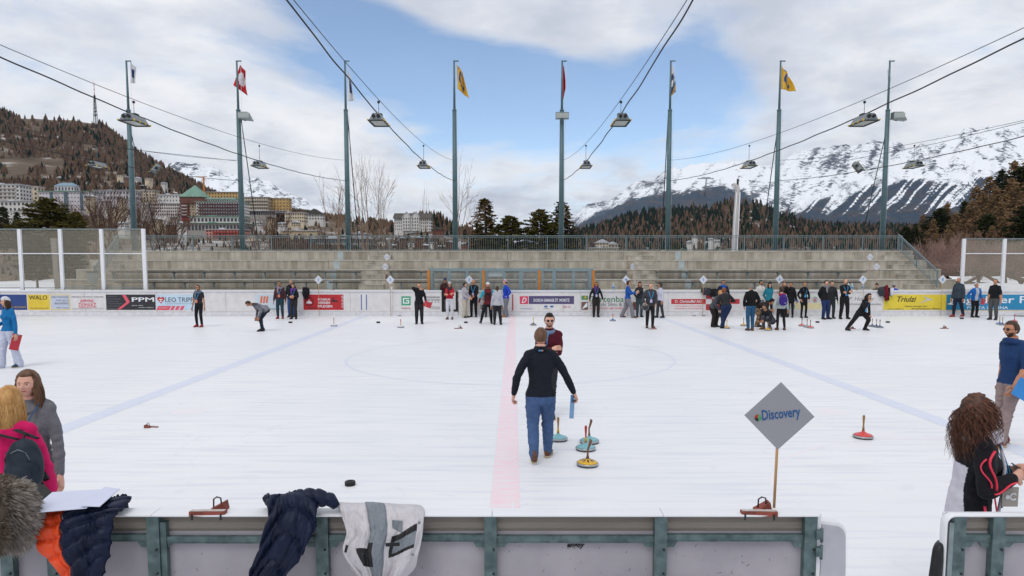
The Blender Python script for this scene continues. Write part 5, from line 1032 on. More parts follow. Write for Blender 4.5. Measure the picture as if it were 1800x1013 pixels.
    if fem: k.ball(sp(.036, .045, .19)*S, .036*b*S, 10, 7); k.ball(sp(-.036, .045, .19)*S, .036*b*S, 10, 7)
    raw = k.build('raw', []); vox = .0088 if near else .021
    rm_ = raw.modifiers.new('r', 'REMESH'); rm_.mode = 'VOXEL'; rm_.voxel_size = vox; rm_.use_smooth_shade = True
    sm = raw.modifiers.new('s', 'SMOOTH'); sm.factor = .6; sm.iterations = 5 if near else 2
    dg = bpy.context.evaluated_depsgraph_get(); me = bpy.data.meshes.new_from_object(raw.evaluated_get(dg)); bpy.data.objects.remove(raw)
    nvt = len(me.vertices); co = np.empty(nvt*3, dtype=np.float32); me.vertices.foreach_get('co', co); co = co.reshape(-1, 3).astype(float)
    if near:
        no = np.empty(nvt*3, dtype=np.float32); me.vertices.foreach_get('normal', no); no = no.reshape(-1, 3)
        els = [np.array(x*S) for x in (elr, ell, knr, knl)]
        for i in range(nvt):
            p = co[i]; w_ = .0028+sum(.007*math.exp(-float(((p-x)**2).sum())/.014) for x in els)+(.004 if p[2] < .45*H else 0)
            co[i] = p+no[i]*w_*(abs(noise.noise((p[0]*9, p[1]*9, p[2]*16)))*2.2-.5+.4*noise.noise((p[0]*30, p[1]*30, p[2]*30)))
    npol = len(me.polygons); lv = np.empty(len(me.loops), dtype=np.int32); me.loops.foreach_get('vertex_index', lv); ls = np.empty(npol, dtype=np.int32); me.polygons.foreach_get('loop_start', ls); lt = np.empty(npol, dtype=np.int32); me.polygons.foreach_get('loop_total', lt)
    faces = [tuple(lv[a:a+n]) for a, n in zip(ls, lt)]; bpy.data.meshes.remove(me)
    cen = np.add.reduceat(co[lv], ls, axis=0)/lt[:, None]
    best = np.full(npol, 1e9); mi = np.zeros(npol, dtype=int)
    for pts, rx, ry, m in prim:
        for q in range(len(pts)-1):
            a = np.array(pts[q]*S); d = np.array(pts[q+1]*S)-a; t = np.clip(((cen-a) @ d)/max(1e-9, d @ d), 0, 1); r = ((rx[q]+ry[q])*(1-t)+(rx[q+1]+ry[q+1])*t)*.5*S
            ds = np.linalg.norm(cen-a-t[:, None]*d, axis=1)/r*(.93 if m == ti else 1.0); w_ = ds < best; best[w_] = ds[w_]; mi[w_] = m
    qz = (cen/S-np.array(pel)) ; axu = np.array(((R_ @ Vector((0, 0, 1))).lerp(Vector((0, 0, 1)), .5)).normalized()); al = qz @ axu; hzl = min(0.03, hem-.53)
    near_ax = np.linalg.norm(qz-al[:, None]*axu, axis=1) < .125*max(1, b)
    if pz > .4:
        mi[(mi == bi) & (al > hzl) & near_ax & (qz[:, 1] < .11)] = ti
        fa = np.ones(npol)*1e9
        for w_, el in ((wr, elr), (wl, ell)):
            for t_ in (0, .3, .6, 1.0): fa = np.minimum(fa, np.linalg.norm(cen/S-np.array(w_.lerp(el, t_)), axis=1))
        mi[(mi == ti) & (al < hzl) & (fa > .045*b)] = bi
    if topfn is not None:
        inv = R_.transposed(); ctx = dict(S=S, sp=sp, shr=shr*S, shl=shl*S, elr=elr*S, ell=ell*S, wr=wr*S, wl=wl*S, pel=pel*S, inv=inv, knr=knr*S, knl=knl*S)
        extra = topfn[0]; base_i = len(mats); mats += extra
        for i in range(npol):
            r = topfn[1](Vector(cen[i]), mi[i], ctx)
            if r is not None: mi[i] = base_i+r
    B_ = MB(); B_.add(co.tolist(), faces, True); B_.m = mi.tolist()
    # shoes
    for (ft, sgn, fy, fp) in ((fr, 1, footyaw[0], pitchf[0]), (fl, -1, footyaw[1], pitchf[1])):
        Rf = Euler((math.radians(-fp), 0, math.radians(-fy*sgn))).to_matrix(); o_ = ft*S; 
        prof = [(-.038, .016, .018, .030), (-.03, .024, .03, .034), (0, .026, .045, .040), (.03, .027, .038, .034), (.065, .030, .024, .026), (.095, .028, .018, .020), (.112, .016, .011, .014)]
        n = 12; vs_ = []
        for y, w_, hh_, cz in prof:
            for j in range(n):
                a = 2*math.pi*j/n; z = cz+hh_*math.sin(a); z = max(z, .004); p = Vector((w_*math.cos(a)*.92, y, z-.045)); p = Rf @ (p*S)+o_; vs_.append(tuple(p))
        fs = [(i*n+j, i*n+(j+1) % n, (i+1)*n+(j+1) % n, (i+1)*n+j) for i in range(len(prof)-1) for j in range(n)]+[tuple(range(n-1, -1, -1)), tuple((len(prof)-1)*n+j for j in range(n))]
        B_.add(vs_, fs, True, si)
        vs_ = [tuple(Rf @ (Vector((w_*1.0*sx, y, z-.045))*S)+o_) for y, w_ in ((-.042, .016), (-.02, .026), (.03, .025), (.07, .031), (.10, .026), (.118, .012)) for sx in (-1, 1) for z in (-.0005, .010)]
        fs = []
        for q in range(5): a = q*4; fs += [(a, a+4, a+5, a+1), (a+2, a+3, a+7, a+6), (a+1, a+5, a+7, a+3), (a, a+2, a+6, a+4)]
        fs += [(0, 1, 3, 2), (20, 22, 23, 21)]; B_.add(vs_, fs, False, 6 if near else si)
    # hands
    if hands:
        for i, (el, w_) in enumerate(((elr, wr), (ell, wl))):
            d = (w_-el).normalized(); sg = 1 if i == 0 else -1; cu_ = hcurl if not isinstance(hcurl, tuple) else hcurl[i]
            inn = Vector((-sg, 0, 0)); inn = (inn-d*inn.dot(d)); inn = inn.normalized() if inn.length > .2 else Vector((0, 1, 0)); ac = d.cross(inn).normalized()
            if ac.y < 0: ac = -ac                  # across the palm, thumb side forward
            o_ = w_*S; q = S*.385*hs; B_.k = ki; n_ = 8 if near else 6
            B_.tube([o_-d*.03*q, o_+d*.03*q, o_+d*.10*q, o_+d*.165*q], [.040*q, .052*q, .068*q, .062*q], n_, True, [.036*q, .034*q, .030*q, .024*q], up=inn)
            # tube's first axis is d x up = across the palm
            for f in range(4):
                L_ = (.115, .13, .12, .095)[f]*q; o2 = o_+d*.155*q+ac*(.048-.032*f)*q; a1 = cu_*.7; d1 = (d*math.cos(a1)+inn*math.sin(a1)); a2 = cu_*1.9; d2 = (d*math.cos(a2)+inn*math.sin(a2)); a3 = cu_*2.8; d3 = (d*math.cos(a3)+inn*math.sin(a3))
                B_.tube([o2, o2+d1*L_*.45, o2+d1*L_*.45+d2*L_*.33, o2+d1*L_*.45+d2*L_*.33+d3*L_*.22], [.0165*q, .015*q, .014*q, .010*q], n_-1, True)
            t0 = o_+d*.05*q+ac*.045*q; t1 = t0+(d*.6+ac*.75+inn*.25).normalized()*.07*q; t2 = t1+(d+inn*.4+ac*.1).normalized()*.055*q; B_.tube([t0, t1, t2], [.022*q, .018*q, .012*q], n_-1, True); B_.k = 0
    # head
    hh = .130*S*(1.0 if not fem else .98); Rh = R_.lerp(Matrix.Identity(3), .6) if False else Euler((-la*.45, sa*.3, 0)).to_matrix() @ rot_to(0, yaw, -nod)
    hc = nk1*S+Rh @ Vector((0, .10, .40))*hh; nu, nv = (72, 56) if near else (20, 16)
    V, F_ = head_geo(nu, nv, fem, True); ms = []
    for f in F_:
        c_ = [sum(V[i][q] for i in f)/4 for q in range(3)]; m = ki
        if c_[1] > .25:
            if abs(c_[2]+.235) < .026 and abs(c_[0]) < .085-.8*abs(c_[2]+.235): m = 5
            elif near and abs(c_[2]-.098+.25*max(0, abs(c_[0])-.14)) < .014 and .055 < abs(c_[0]) < .20: m = 4
            if beard and c_[2] < -.14 and m != 5: m = 7 if (c_[2] < -.29 or (abs(c_[0]) > .13 and c_[2] < -.19) or (abs(c_[2]+.178) < .022 and abs(c_[0]) < .13)) else m
        elif beard and c_[2] < -.16 and c_[1] > .06: m = 7
        ms.append(m)
    if beard: mats.append(HR[hair] if beard == 1 else STUB); ms = [len(mats)-1 if q == 7 else q for q in ms]
    B_k0 = len(B_.m); B_.add([tuple(hc+Rh @ (Vector(p)*hh)) for p in V], F_, True); B_.m[B_k0:] = ms
    for sx in (-1, 1):
        o2 = hc+Rh @ (Vector((sx*.335, -.02, -.03))*hh); q = MB(); q.ball((0, 0, 0), (.035*hh, .075*hh, .125*hh), 10 if near else 6, 8 if near else 5)
        B_.add([tuple(o2+Rh @ Vector(v)) for v in q.v], q.f, True, ki)
        if near and not glasses:
            for r, off, m in ((.046, .305, EYEW), (.026, .334, IRIS)):
                q = MB(); q.ball((0, 0, 0), r*hh, 12, 8); 
                if m not in mats: mats.append(m)
                B_.add([tuple(hc+Rh @ (Vector((sx*.135, off, .012))*hh+Vector(v))) for v in q.v], q.f, True, mats.index(m))
    body = B_.build('body', mats, e)
    Ry = Euler((0, 0, 0)).to_matrix() @ rot_to(0, yaw, 0)
    def H_(p): return hc+Rh @ (Vector(p)*hh)
    def H2(p): return hc+Ry @ (Vector(p)*hh)
    # hair and headwear
    hm_ = HR[hair]; k = MB(); hv = dict(short=(.05, .60, -.50), long=(.085, .64, -.8), curly=(.09, .6, -.9), bald=(.015, 1.5, -.5), ponytail=(.045, .64, -.7), bob=(.11, .60, -.85), buzz=(.03, .66, -.5), quiff=(.05, .56, -.45))[style]
    V, F_ = hair_geo(48 if near else 18, 36 if near else 14, hv[0], hv[1], hv[2], (.02 if style in ('quiff', 'buzz') else -.10) if style != 'bald' else .1, random.random()*9, .045 if style in ('curly', 'bob') else .02, (1, 1, 1.06 if style == 'quiff' else 1), 1 if style in ('long', 'curly', 'bob') else 0)
    k.add([tuple(H_(p)) for p in V], F_, True)
    if style == 'quiff': k.ball(H_((.03, .22, .50)), (.22*hh, .2*hh, .12*hh), 14, 8)
    rs = random.Random(int(u*7)+3)
    if style in ('long', 'curly') and not near:
        Ln = .95 if style == 'long' else .8; wv = 1.0 if style == 'long' else 1.45
        k.tube([H_((0, -.28, .25)), H_((0, -.44, -.15)), H_((0, -.46, -.55)), H_((0, -.42, -Ln))], [.30*hh*wv, .36*hh*wv, .34*hh*wv, .2*hh], 10, True, [.14*hh*wv, .15*hh*wv, .14*hh, .08*hh], up=(0, 1, 0))
        for sx in (-1, 1): k.tube([H_((sx*.27, -.05, .2)), H_((sx*.36*wv**.5, -.02, -.2)), H_((sx*.36*wv**.5, .05, -.6)), H_((sx*.30, .10, -Ln*.95))], [.08*hh, .11*hh*wv, .10*hh*wv, .04*hh], 7)
    if style == 'ponytail': k.tube([H_((0, -.42, .15)), H_((0, -.58, .0)), H_((.04, -.56, -.35)), H_((.02, -.5, -.6))], [.06*hh, .11*hh, .10*hh, .03*hh], 8)
    k.build('hair', hm_, e)
    if near and style in ('long', 'curly'):
        k = MB(); n = 1300 if style == 'long' else 2300; Ln = curlr or (1.15 if style == 'long' else .95)
        for i in range(n):
            a = rs.uniform(-math.pi, math.pi)
            if style == 'long': a = a*.80+math.pi if rs.random() < .999 else a
            sx, sy = math.sin(a), math.cos(a); z0 = rs.uniform(.05, .85) if style == 'long' else rs.uniform(.0, 1.0)**.6; q = math.sqrt(1-z0*z0)
            if sy > .35 and z0 < .6 and style == 'long': continue
            if sy > .55 and z0 < .75: continue
            p0 = Vector((.36*sx*q, .45*sy*q, .5*z0)); 
            if style == 'long': o1 = Vector((.45*sx+.03*rs.gauss(0, 1), .49*sy-.02, -.05)); o2 = Vector((.50*sx+.03*rs.gauss(0, 1), .44*min(sy, .35)-.10, -.55)); o3 = Vector((.40*sx+.05*rs.gauss(0, 1), .38*min(sy, .4)-.08, -Ln*rs.uniform(.75, 1.05)))
            else:
                ex = rs.uniform(.62, 1.12) if rs.random() < .92 else 1.38; o1 = Vector((.46*sx*ex, .50*sy*ex-.04, .10)); o2 = Vector((.60*sx*ex, .54*sy*ex-.10, -.45)); o3 = Vector((.62*sx*ex+.09*rs.gauss(0, 1), .50*sy*ex-.14, -Ln*rs.uniform(.5, 1.15)))
            cp = [p0, o1, o2, o3]; pts = []; m = 12 if style == 'long' else 20; ph = rs.random()*6.28; fr_ = rs.uniform(3.5, 5.5) if style == 'curly' else 1.2; am = (.055 if style == 'curly' else .012)
            for s_ in range(m+1):
                t = s_/m; q0 = min(1, t*2.2); p = ((1-t)**3)*cp[0]+3*t*(1-t)**2*cp[1]+3*t*t*(1-t)*cp[2]+t**3*cp[3]; p = p+Vector((math.cos(ph+t*fr_*6.28), math.sin(ph+t*fr_*6.28), 0))*am*min(1, t*3); pts.append(H_(p).lerp(H2(p), q0))
            k.k = 1 if rs.random() < .35 else 0
            k.tube(pts, [(.0105 if style == 'curly' else .0105)*hh*(1-.75*(s_/m)**2)*rs.uniform(.8, 1.4) for s_ in range(m+1)], 4, False)
        k.build('hair_strands', [hm_, HR2[hair]], e, kind='stuff')
    if hat:
        hc_, hk = hat; k = MB(); V, F_ = hair_geo(24, 16, .10, .42, .12, .25, 1, .01, (1, 1, 1.08)); k.add([tuple(H_(p)) for p in V], F_, True)
        nm = 'beanie'
        if hk == 'pom': k.ball(H_((0, -.03, .72)), .13*hh, 9, 6)
        if hk == 'cap': k.tube([H_((0, .3, .22)), H_((0, .68, .16))], [.22*hh, .16*hh], 8, True, [.03*hh]*2, up=(0, 0, 1)); nm = 'cap'
        k.build(nm, hc_, e)
        if hk == 'stripe':
            for z in (.30, .48): k = MB(); k.tube([H_((.42*math.cos(a)*(1-.35*(z-.3)), .49*math.sin(a)*(1-.35*(z-.3))-.02, z)) for a in np.linspace(0, 2*math.pi, 19)], .035*hh, 5, False); k.build('beanie_stripe', C('#c4343a'), e)
    if glasses:
        g = MB()
        for sx in (-1, 1):
            o2 = Vector((sx*.135, .385, .01)); n = 16; vs_ = [tuple(H_(o2+Vector((.095*math.cos(2*math.pi*j/n), y-.05*abs(math.cos(2*math.pi*j/n))*(1 if sx*math.cos(2*math.pi*j/n) > 0 else .2), .085*math.sin(2*math.pi*j/n))))) for y in (0, .02) for j in range(n)]
            g.add(vs_, [tuple(range(n-1, -1, -1)), tuple(range(n, 2*n))]+[(j, (j+1) % n, (j+1) % n+n, j+n) for j in range(n)]); g.tube([H_((sx*.22, .34, .04)), H_((sx*.345, .1, .03)), H_((sx*.345, -.06, .0))], .012*hh, 4)
        g.tube([H_((-.05, .40, .03)), H_((0, .42, .045)), H_((.05, .40, .03))], .013*hh, 5); g.build('sunglasses', SHG, e)
    if scarf: k = MB(); k.tube([sp(.055*math.cos(a), .01+.058*math.sin(a), .295+.018*math.sin(a*2))*S for a in np.linspace(0, 2*math.pi, 15)], .026*S, 8, False); k.tube([sp(.02, .062, .29)*S, sp(.03, .088, .22)*S, sp(.025, .085, .15)*S], [.022*S, .026*S, .018*S], 7); k.build('scarf', scarf, e)
    if lan:
        r = .0035*S if near else .0065*S; k = MB(); 
        for sx in (-1, 1): k.tube([sp(sx*.045, -.01, .305)*S, sp(sx*.05, .055, .27)*S, sp(sx*.03, .082*b, .20)*S, sp(0, .085*b, .12)*S], r, 4, False, [r*.4]*4)
        k.build('lanyard', LAN, e); k = MB(); o2 = sp(0, .088*b, .10)*S; k.box(o2.x-.026*S, o2.x+.026*S, o2.y-.003*S, o2.y+.003*S, o2.z-.055*S, o2.z+.015*S); k.build('badge', lan, e)
    e_data = dict(e=e, S=S, sp=sp, wr=wr*S, wl=wl*S, H_=H_, hh=hh, base=base, R=R_, elr=elr*S, ell=ell*S, shr=shr*S, shl=shl*S, pel=pel*S)
    return e_data
def world_of(P, v):
    a = math.radians(P['e'].rotation_euler.z*180/math.pi); v = Vector(v); return P['base']+Matrix.Rotation(P['e'].rotation_euler.z, 3, 'Z') @ v
def clipboard(P, hand, m, lab, size=(.23, .32), rot=(0, 0, 0), off=(0, 0, -.12)):
    o = world_of(P, P[hand])+Vector(off); e = empty('clipboard', o, lab, 'clipboard'); e.rotation_euler = rot; k = MB(); k.box(-size[0]/2, size[0]/2, -.004, .004, -size[1]/2, size[1]/2); k.build('board', m, e)
    k = MB(); k.box(-.05, .05, -.012, -.004, size[1]/2-.04, size[1]/2-.015); k.build('clip', GALV, e); return e
REDB = mat('red_board', '#b3303c', .45, .05); BLUEB = mat('blue_board', '#2b7fc4', .4, .05)
BLK = C('#1b1b1f'); NAVY = C('#1c2433'); BLK2 = C('#25252a'); DGREY = C('#36383e'); JEAN = C('#3c5a82', var=.22, scale=5, bs=30); JEAN2 = C('#24405c', var=.2, scale=5); GREY = C('#7c7f88'); LGREY = C('#a9abb3'); WHT = C('#c9cad2'); CREAM = C('#b9b1a2'); REDJ = C('#b62235'); BLUEJ = C('#1c4f9c'); BLUE2 = C('#1c3fae')
# --- far groups, left to right
person(351, 575, 1.76, -8, 'woman in black T-shirt, patterned scarf and red boots standing alone at the left', C('#2c2a30'), BLK, SHOE_R, 'brown', 'ponytail', 'b', 'down', True, sleeve=.3, glasses=True, scarf=C('#5e6d80'), hem=.55, legr=.86, lan=BADGEO)
person(464, 582, 1.74, -55, 'man in white and black jacket bending forward with hands on his knees', C('#8f9099', c2='#1f1f24', scale=3), NAVY, SHOE_B, 'brown', 'short', 'b', 'down', lean=68, pz=.49, py=-.06, wr=(.10, .13, .31), wl=(-.10, .13, .31), hr=(.6, -1, .2), hl=(-.6, -1, .2), nod=-30, fr=(.07, 0, .045), fl=(-.07, .06, .045), glasses=True, hem=.5, legr=.9)
person(493, 560.5, 1.80, 5, 'man in maroon jacket and grey scarf with teal jeans and red shoes', C('#452c33'), C('#243c48'), SHOE_R, 'dark', 'short', 'b', 'down', scarf=C('#8a7c88'), glasses=True, lan=BADGEO, hem=.53)
person(513, 555.5, 1.86, 5, 'tall man in a dark hooded jacket standing behind the woman with the purple scarf', C('#20282c'), C('#2b4a80'), SHOE_B, 'grey', 'short', 'a', 'down', glasses=True, scarf=BLK2)
person(517, 561, 1.70, 0, 'woman in black with a purple scarf standing beside the man in maroon', BLK, C('#2c2b2c'), SHOE_B, 'dark', 'bob', 'a', 'front', True, wr=(.06, .13, .62), wl=(-.05, .13, .64), scarf=C('#5c3a8a'), glasses=True, lan=BADGEO, hem=.52)
P = person(737, 569.5, 1.82, 10, 'man in black drinking, his right forearm raised across his face', BLK, BLK2, SHOE_B, 'dark', 'short', 'a', 'down', wr=(.0, .17, .84), hr=(1, .2, .35), wl=(-.16, .10, .50), nod=0, legr=1.1)
clipboard(P, 'wl', REDB, 'red clipboard held low by the man in black who is drinking', rot=(0, .35, .3), off=(.08, -.06, -.05), size=(.34, .26))
P = person(781, 0, 1.80, 20, 'man in a dark red jacket and blue cap standing inside the cabin doorway', C('#3d2226'), BLK, hair='dark', loc=(at(782, 500, 34.75).x, 34.75, .1), hat=(C('#2c3c66'), 'cap'), glasses=True, skin='b')
person(791, 561.5, 1.78, -3, 'woman in red jacket and white trousers with arms crossed and a grey beanie', REDJ, WHT, SHOE_BR, 'brown', 'long', 'a', 'crossed', True, scarf=DGREY, glasses=True, hat=(LGREY, 'plain'), hem=.545, legr=1.0)
person(817, 558.5, 1.72, 60, 'woman in pale lilac jacket and cream trousers, seen in profile holding a stone', C('#a7a3ad'), CREAM, SHOE_B, 'dark', 'bob', 'a', 'front', True, hem=.50, legr=1.1, flare=1.5)
person(833, 555.8, 1.86, -10, 'balding man in a black jacket just right of the lilac-jacketed woman', BLK, BLK, SHOE_B, 'grey', 'bald', 'b', 'front', lan=BADGE, hem=.5)
person(858, 556.5, 1.68, 5, 'brown haired woman half hidden behind the man in turquoise sleeves', C('#6f6a66'), DGREY, SHOE_B, 'mid', 'long', 'a', 'down', True, glasses=True)
P = person(858, 569, 1.80, 0, 'man in white hat with turquoise sleeves and red black vest, swinging one leg', C('#15151a', c2='#7c2630', scale=4), BLK, SHOE_B, 'dark', 'short', 'b', 'down', wr=(.22, .08, .52), wl=(-.14, .1, .60), fr=(.17, .06, .07), fl=(-.08, -.03, .045), beard=1, hat=(WHT, 'plain'), topfn=([C('#2a9ab0')], lambda c, m, x: 0 if m == 0 and abs(c.x) > .16 and c.z > 1.12 else None))
person(874, 571, 1.68, 178, 'woman with ponytail in a pale grey hooded top seen from behind', LGREY, BLK2, SHOE_B, 'brown', 'ponytail', 'a', 'down', True, fr=(.09, .0, .045), fl=(-.07, 0, .045), legr=1.1, hem=.50)
person(889, 557.5, 1.84, -70, 'man in bright blue fleece and grey baggy trousers with hand on hip and striped hat', BLUE2, C('#6d7078'), mat('boots_orange_brown', '#a5672f', .6), 'dark', 'short', 'a', 'hips', hat=(WHT, 'stripe'), legr=1.35, flare=1.5, lan=BADGE, hem=.51)
person(1047.5, 554.8, 1.73, 0, 'woman all in black with a purple scarf and lilac badge standing near the garden advertisement', BLK, C('#2a2624'), SHOE_B, 'brown', 'long', 'b', 'down', True, wr=(.19, .03, .50), wl=(-.19, .03, .50), scarf=C('#5a3274'), glasses=True, lan=BADGE, legr=1.15, hem=.50)
person(1103, 558.5, 1.86, 70, 'man in blue jacket and grey trousers striding to the right by the number 4 sign', BLUEJ, C('#77767f'), SHOE_BR, 'brown', 'bob', 'a', 'down', wr=(.05, .22, .66), wl=(-.06, .22, .68), hr=(.5, -.5, -1), hl=(-.5, -.5, -1), fr=(.05, .15, .045), fl=(-.05, -.17, .05), pz=.505, glasses=True, legr=1.2, flare=1.3, hem=.53)
person(1123.5, 554.5, 1.74, 8, 'ginger haired woman in a dark red beanie and dark jumper', C('#232a30'), C('#3a474d'), SHOE_B, 'ginger', 'long', 'a', 'behind', True, glasses=True, hat=(C('#4c1f2a'), 'plain'), hem=.52)
P1142 = person(1142, 576.5, 1.86, 0, 'man in charcoal padded jacket and brown boots looking down at the round stone he holds', C('#3b3d42'), C('#202023'), mat('boots_brown', '#4a3527', .7, .2), 'dark', 'short', 'a', 'down', wr=(.14, .13, .55), wl=(-.10, .14, .53), nod=28, lean=8, lan=BADGE, bulk=1.12, hem=.49, legr=.95)
person(1160, 558.8, 1.70, -75, 'woman with dark hair in a white top and dark trousers, in profile', C('#b9bacb'), DGREY, SHOE_B, 'dark', 'bob', 'b', 'down', True, glasses=True, fr=(.05, .06, .045), fl=(-.05, -.08, .045), hem=.50)
person(1270, 556.5, 1.84, 0, 'man with dark glasses and blue collar standing behind the two bending players', C('#1d2433'), NAVY, SHOE_B, 'dark', 'short', 'b', 'pockets', glasses=True, scarf=C('#2055a8'), bulk=1.08)
person(1255, 575, 1.70, 35, 'blonde woman with black headband in a grey jacket bending to look down', C('#4a4d52'), C('#282220'), SHOE_B, 'blond', 'bob', 'a', 'down', True, lean=38, pz=.51, py=-.05, nod=25, wr=(.05, .19, .42), wl=(-.02, .2, .42), hem=.50, legr=1.1, flare=1.3, hat=None)
person(1276, 577.5, 1.82, 172, 'person seen from behind leaning forward in black jacket and navy trousers', C('#26282c'), C('#1f2c4c'), SHOE_B, 'ginger', 'short', 'a', 'front', lean=34, pz=.50, py=-.03, nod=20, fr=(-.10, .0, .045), fl=(-.04+.11*0-.02, .0, .045), legr=1.15, side=-6, wr=(.12, .2, .60), wl=(-.12, .2, .55), hem=.54)
person(1319, 581.5, 1.84, 183, 'man seen from behind in black sweater and blue jeans looking at the group', C('#141416'), C('#27506f', var=.2), SHOE_BR, 'grey', 'buzz', 'a', 'pockets', fr=(.045, 0, .045), fl=(-.045, 0, .045), hem=.53, bulk=1.1, lan=None)
person(1336, 558.5, 1.82, 20, 'bearded man in white hooded top and dark green beanie', C('#c0beba'), GREY, SHOE_B, 'dark', 'short', 'b', 'down', hat=(C('#1f3a38'), 'plain'), beard=1, nod=15, glasses=True, bulk=1.1)
person(1330, 574.5, 1.75, 60, 'person in brown camouflage trousers and black beanie stooping over the stones', C('#2a221e'), C('#4a3527', c2='#9c8468', scale=9, var=.5), SHOE_B, 'dark', 'short', 'b', 'down', lean=75, pz=.48, py=-.05, wr=(.05, .28, .40), wl=(-.08, .3, .40), hat=(BLK, 'plain'), legr=1.35, nod=10)
person(1350, 579.5, 1.78, -60, 'person crouching in dark jacket and grey trousers beside the yellow stones', C('#23262c'), C('#4d5058'), mat('boots_tan', '#7c5a34', .6), 'dark', 'short', 'b', 'front', lean=42, pz=.20, py=-.12, fr=(.08, .05, .045), fl=(-.08, .02, .045), wr=(.08, .22, .20), wl=(-.06, .22, .2), nod=10, hem=.50)
person(1351, 560.5, 1.74, 8, 'woman in teal padded jacket and black bobble hat', C('#1f6f80'), BLK, SHOE_B, 'dark', 'long', 'a', 'behind', True, glasses=True, hat=(BLK2, 'pom'), hem=.50, bulk=1.05, legr=.85)
P = person(1372, 580.5, 1.72, 175, 'woman with purple backpack and pale jacket with pink hood seen from behind', C('#a6afb2'), BLK, SHOE_BR, 'brown', 'bob', 'a', 'down', True, hem=.50, legr=.82, fr=(.09, .0, .045), fl=(-.07, 0, .045))
def backpack(P, m, lab, w, h, d, z, strap=None, xo=0.0, straps=True, world=None):
    e = empty('backpack', world_of(P, (xo, -.085*P['S'], z*P['S'])), lab, 'backpack', rz=P['e'].rotation_euler.z); S = P['S']; k = MB()
    def fn(u, v):
        a = 2*math.pi*u; t = v*2-1; sq = max(0, 1-abs(t)**3.2)**.5; ca, sa = math.cos(a), math.sin(a); q = (abs(ca)**.7)*(1 if ca > 0 else -1)
        ww = w*(1.0 if t < .1 else 1-.28*(t-.1)); n_ = .035*noise.noise((ca*2.5, sa*2.5, t*3))+.012*noise.noise((ca*9, 3, t*7))
        return (ww/2*q*sq, -d/2-d/2*sa*sq-n_ if sa > 0 else -d/2-d/2*sa*sq, t*h/2)
    k.grid(fn, 28, 16); k.build('pack_body', m, e)
    k = MB(); k.grid(lambda u, v: (w*.62*(u-.5), -d*.93-.035*math.sin(math.pi*u)*math.sin(math.pi*v)**.5, -h*.36+h*.42*v), 12, 10); o = k.build('front_pocket', m, e)
    k = MB(); k.tube([(0, -d*.5, h*.46), (0, -d*.3, h*.56), (0, -.01, h*.5)], .008, 5); k.tube([(-w*.3, -d*.92, h*.1), (0, -d*1.02, h*.13), (w*.3, -d*.92, h*.1)], .004, 4); k.build('zip_and_loop', strap or BLK2, e); k = MB(); k.tube([(-w*.34, -d*.80, -h*.02), (-w*.2, -d*.95, h*.27), (0, -d*.98, h*.33), (w*.2, -d*.95, h*.27), (w*.34, -d*.80, -h*.02)], .004, 5); k.build('zip', C('#70757c'), e); k = MB(); k.box(w*.02, w*.26, -d*1.05-.012, -d*1.05-.008, -h*.26, -h*.235); k.build('logo_tag', WHT, e)
    if straps:
        for sx in (-1, 1):
            k = MB(); pts = [Vector((sx*w*.28, -.02, h*.44)), Vector((sx*.062*S-xo, .03, (.815-z)*S)), Vector((sx*.07*S-xo, .115*S, (.78-z)*S)), Vector((sx*.085*S-xo, .165*S, (.70-z)*S)), Vector((sx*.105*S-xo, .12*S, (.60-z)*S)), Vector((sx*w*.42, .0, -h*.36))]
            k.tube(pts, .022, 6, False, .006); k.build('shoulder_strap', strap or BLK2, e)
    return e
backpack(P, C('#3a2878'), 'purple backpack on the woman with the pink hood', .32, .46, .18, .70)
k = MB(); S_ = P['S']; k.tube([P['sp'](.06*math.cos(a), -.01+.055*math.sin(a), .29)*S_ for a in np.linspace(0, 2*math.pi, 13)], .028*S_, 7, False); k.ball(P['sp'](0, -.06, .27)*S_, (.07*S_, .03*S_, .045*S_)); k.build('hood', C('#b5284c'), P['e'])
person(1377, 557, 1.72, -5, 'red haired woman behind the purple backpack, wearing black', BLK, BLK, SHOE_B, 'ginger', 'long', 'a', 'down', True)
person(1389, 558, 1.74, -35, 'dark haired woman in black shading her eyes with a raised hand', BLK, BLK, SHOE_B, 'dark', 'short', 'b', 'down', True, wr=(.05, .12, .86), hr=(1, .2, -.2), lan=None, legr=.85, hem=.46)
person(1412, 558.8, 1.74, 0, 'blonde woman in a long black coat with a black neck warmer and blue lanyard', C('#17191f'), BLK, SHOE_B, 'ginger', 'short', 'a', 'pockets', True, hem=.42, glasses=True, scarf=BLK, lan=LAN, legr=.82)
person(1460, 560, 1.80, -8, 'man in dark grey standing half hidden behind the man in blue jeans', C('#2b2d31'), C('#33353a'), SHOE_B, 'dark', 'short', 'a', 'down')
person(1449, 561.5, 1.86, 20, 'man in black fleece and blue trousers with sunglasses pushed up on his head', BLK, C('#22335c'), SHOE_B, 'dark', 'short', 'a', 'behind', scarf=C('#77777c'), fr=(.05, .0, .045), fl=(-.13, -.02, .045), hem=.49, bulk=1.12, legr=1.1)
person(1483, 560.8, 1.92, 0, 'tall balding man in black with arms crossed and a light blue lanyard', BLK, C('#1e1e20'), SHOE_B, 'dark', 'bald', 'a', 'crossed', lan=LAN, fr=(.09, 0, .045), fl=(-.09, 0, .045), legr=1.1, hem=.53)
person(1512, 581, 1.70, 25, 'long haired woman in black leaning over with a stretched leg and raised hand', BLK, C('#1d1c1e'), SHOE_B, 'dark', 'curly', 'a', 'down', True, lean=28, pz=.45, wr=(.04, .21, .66), hr=(.5, -.2, -1), wl=(-.12, .14, .36), fr=(.30, -.12, .045), fl=(-.12, .02, .045), glasses=True, lan=LAN, hem=.47, legr=1.1)
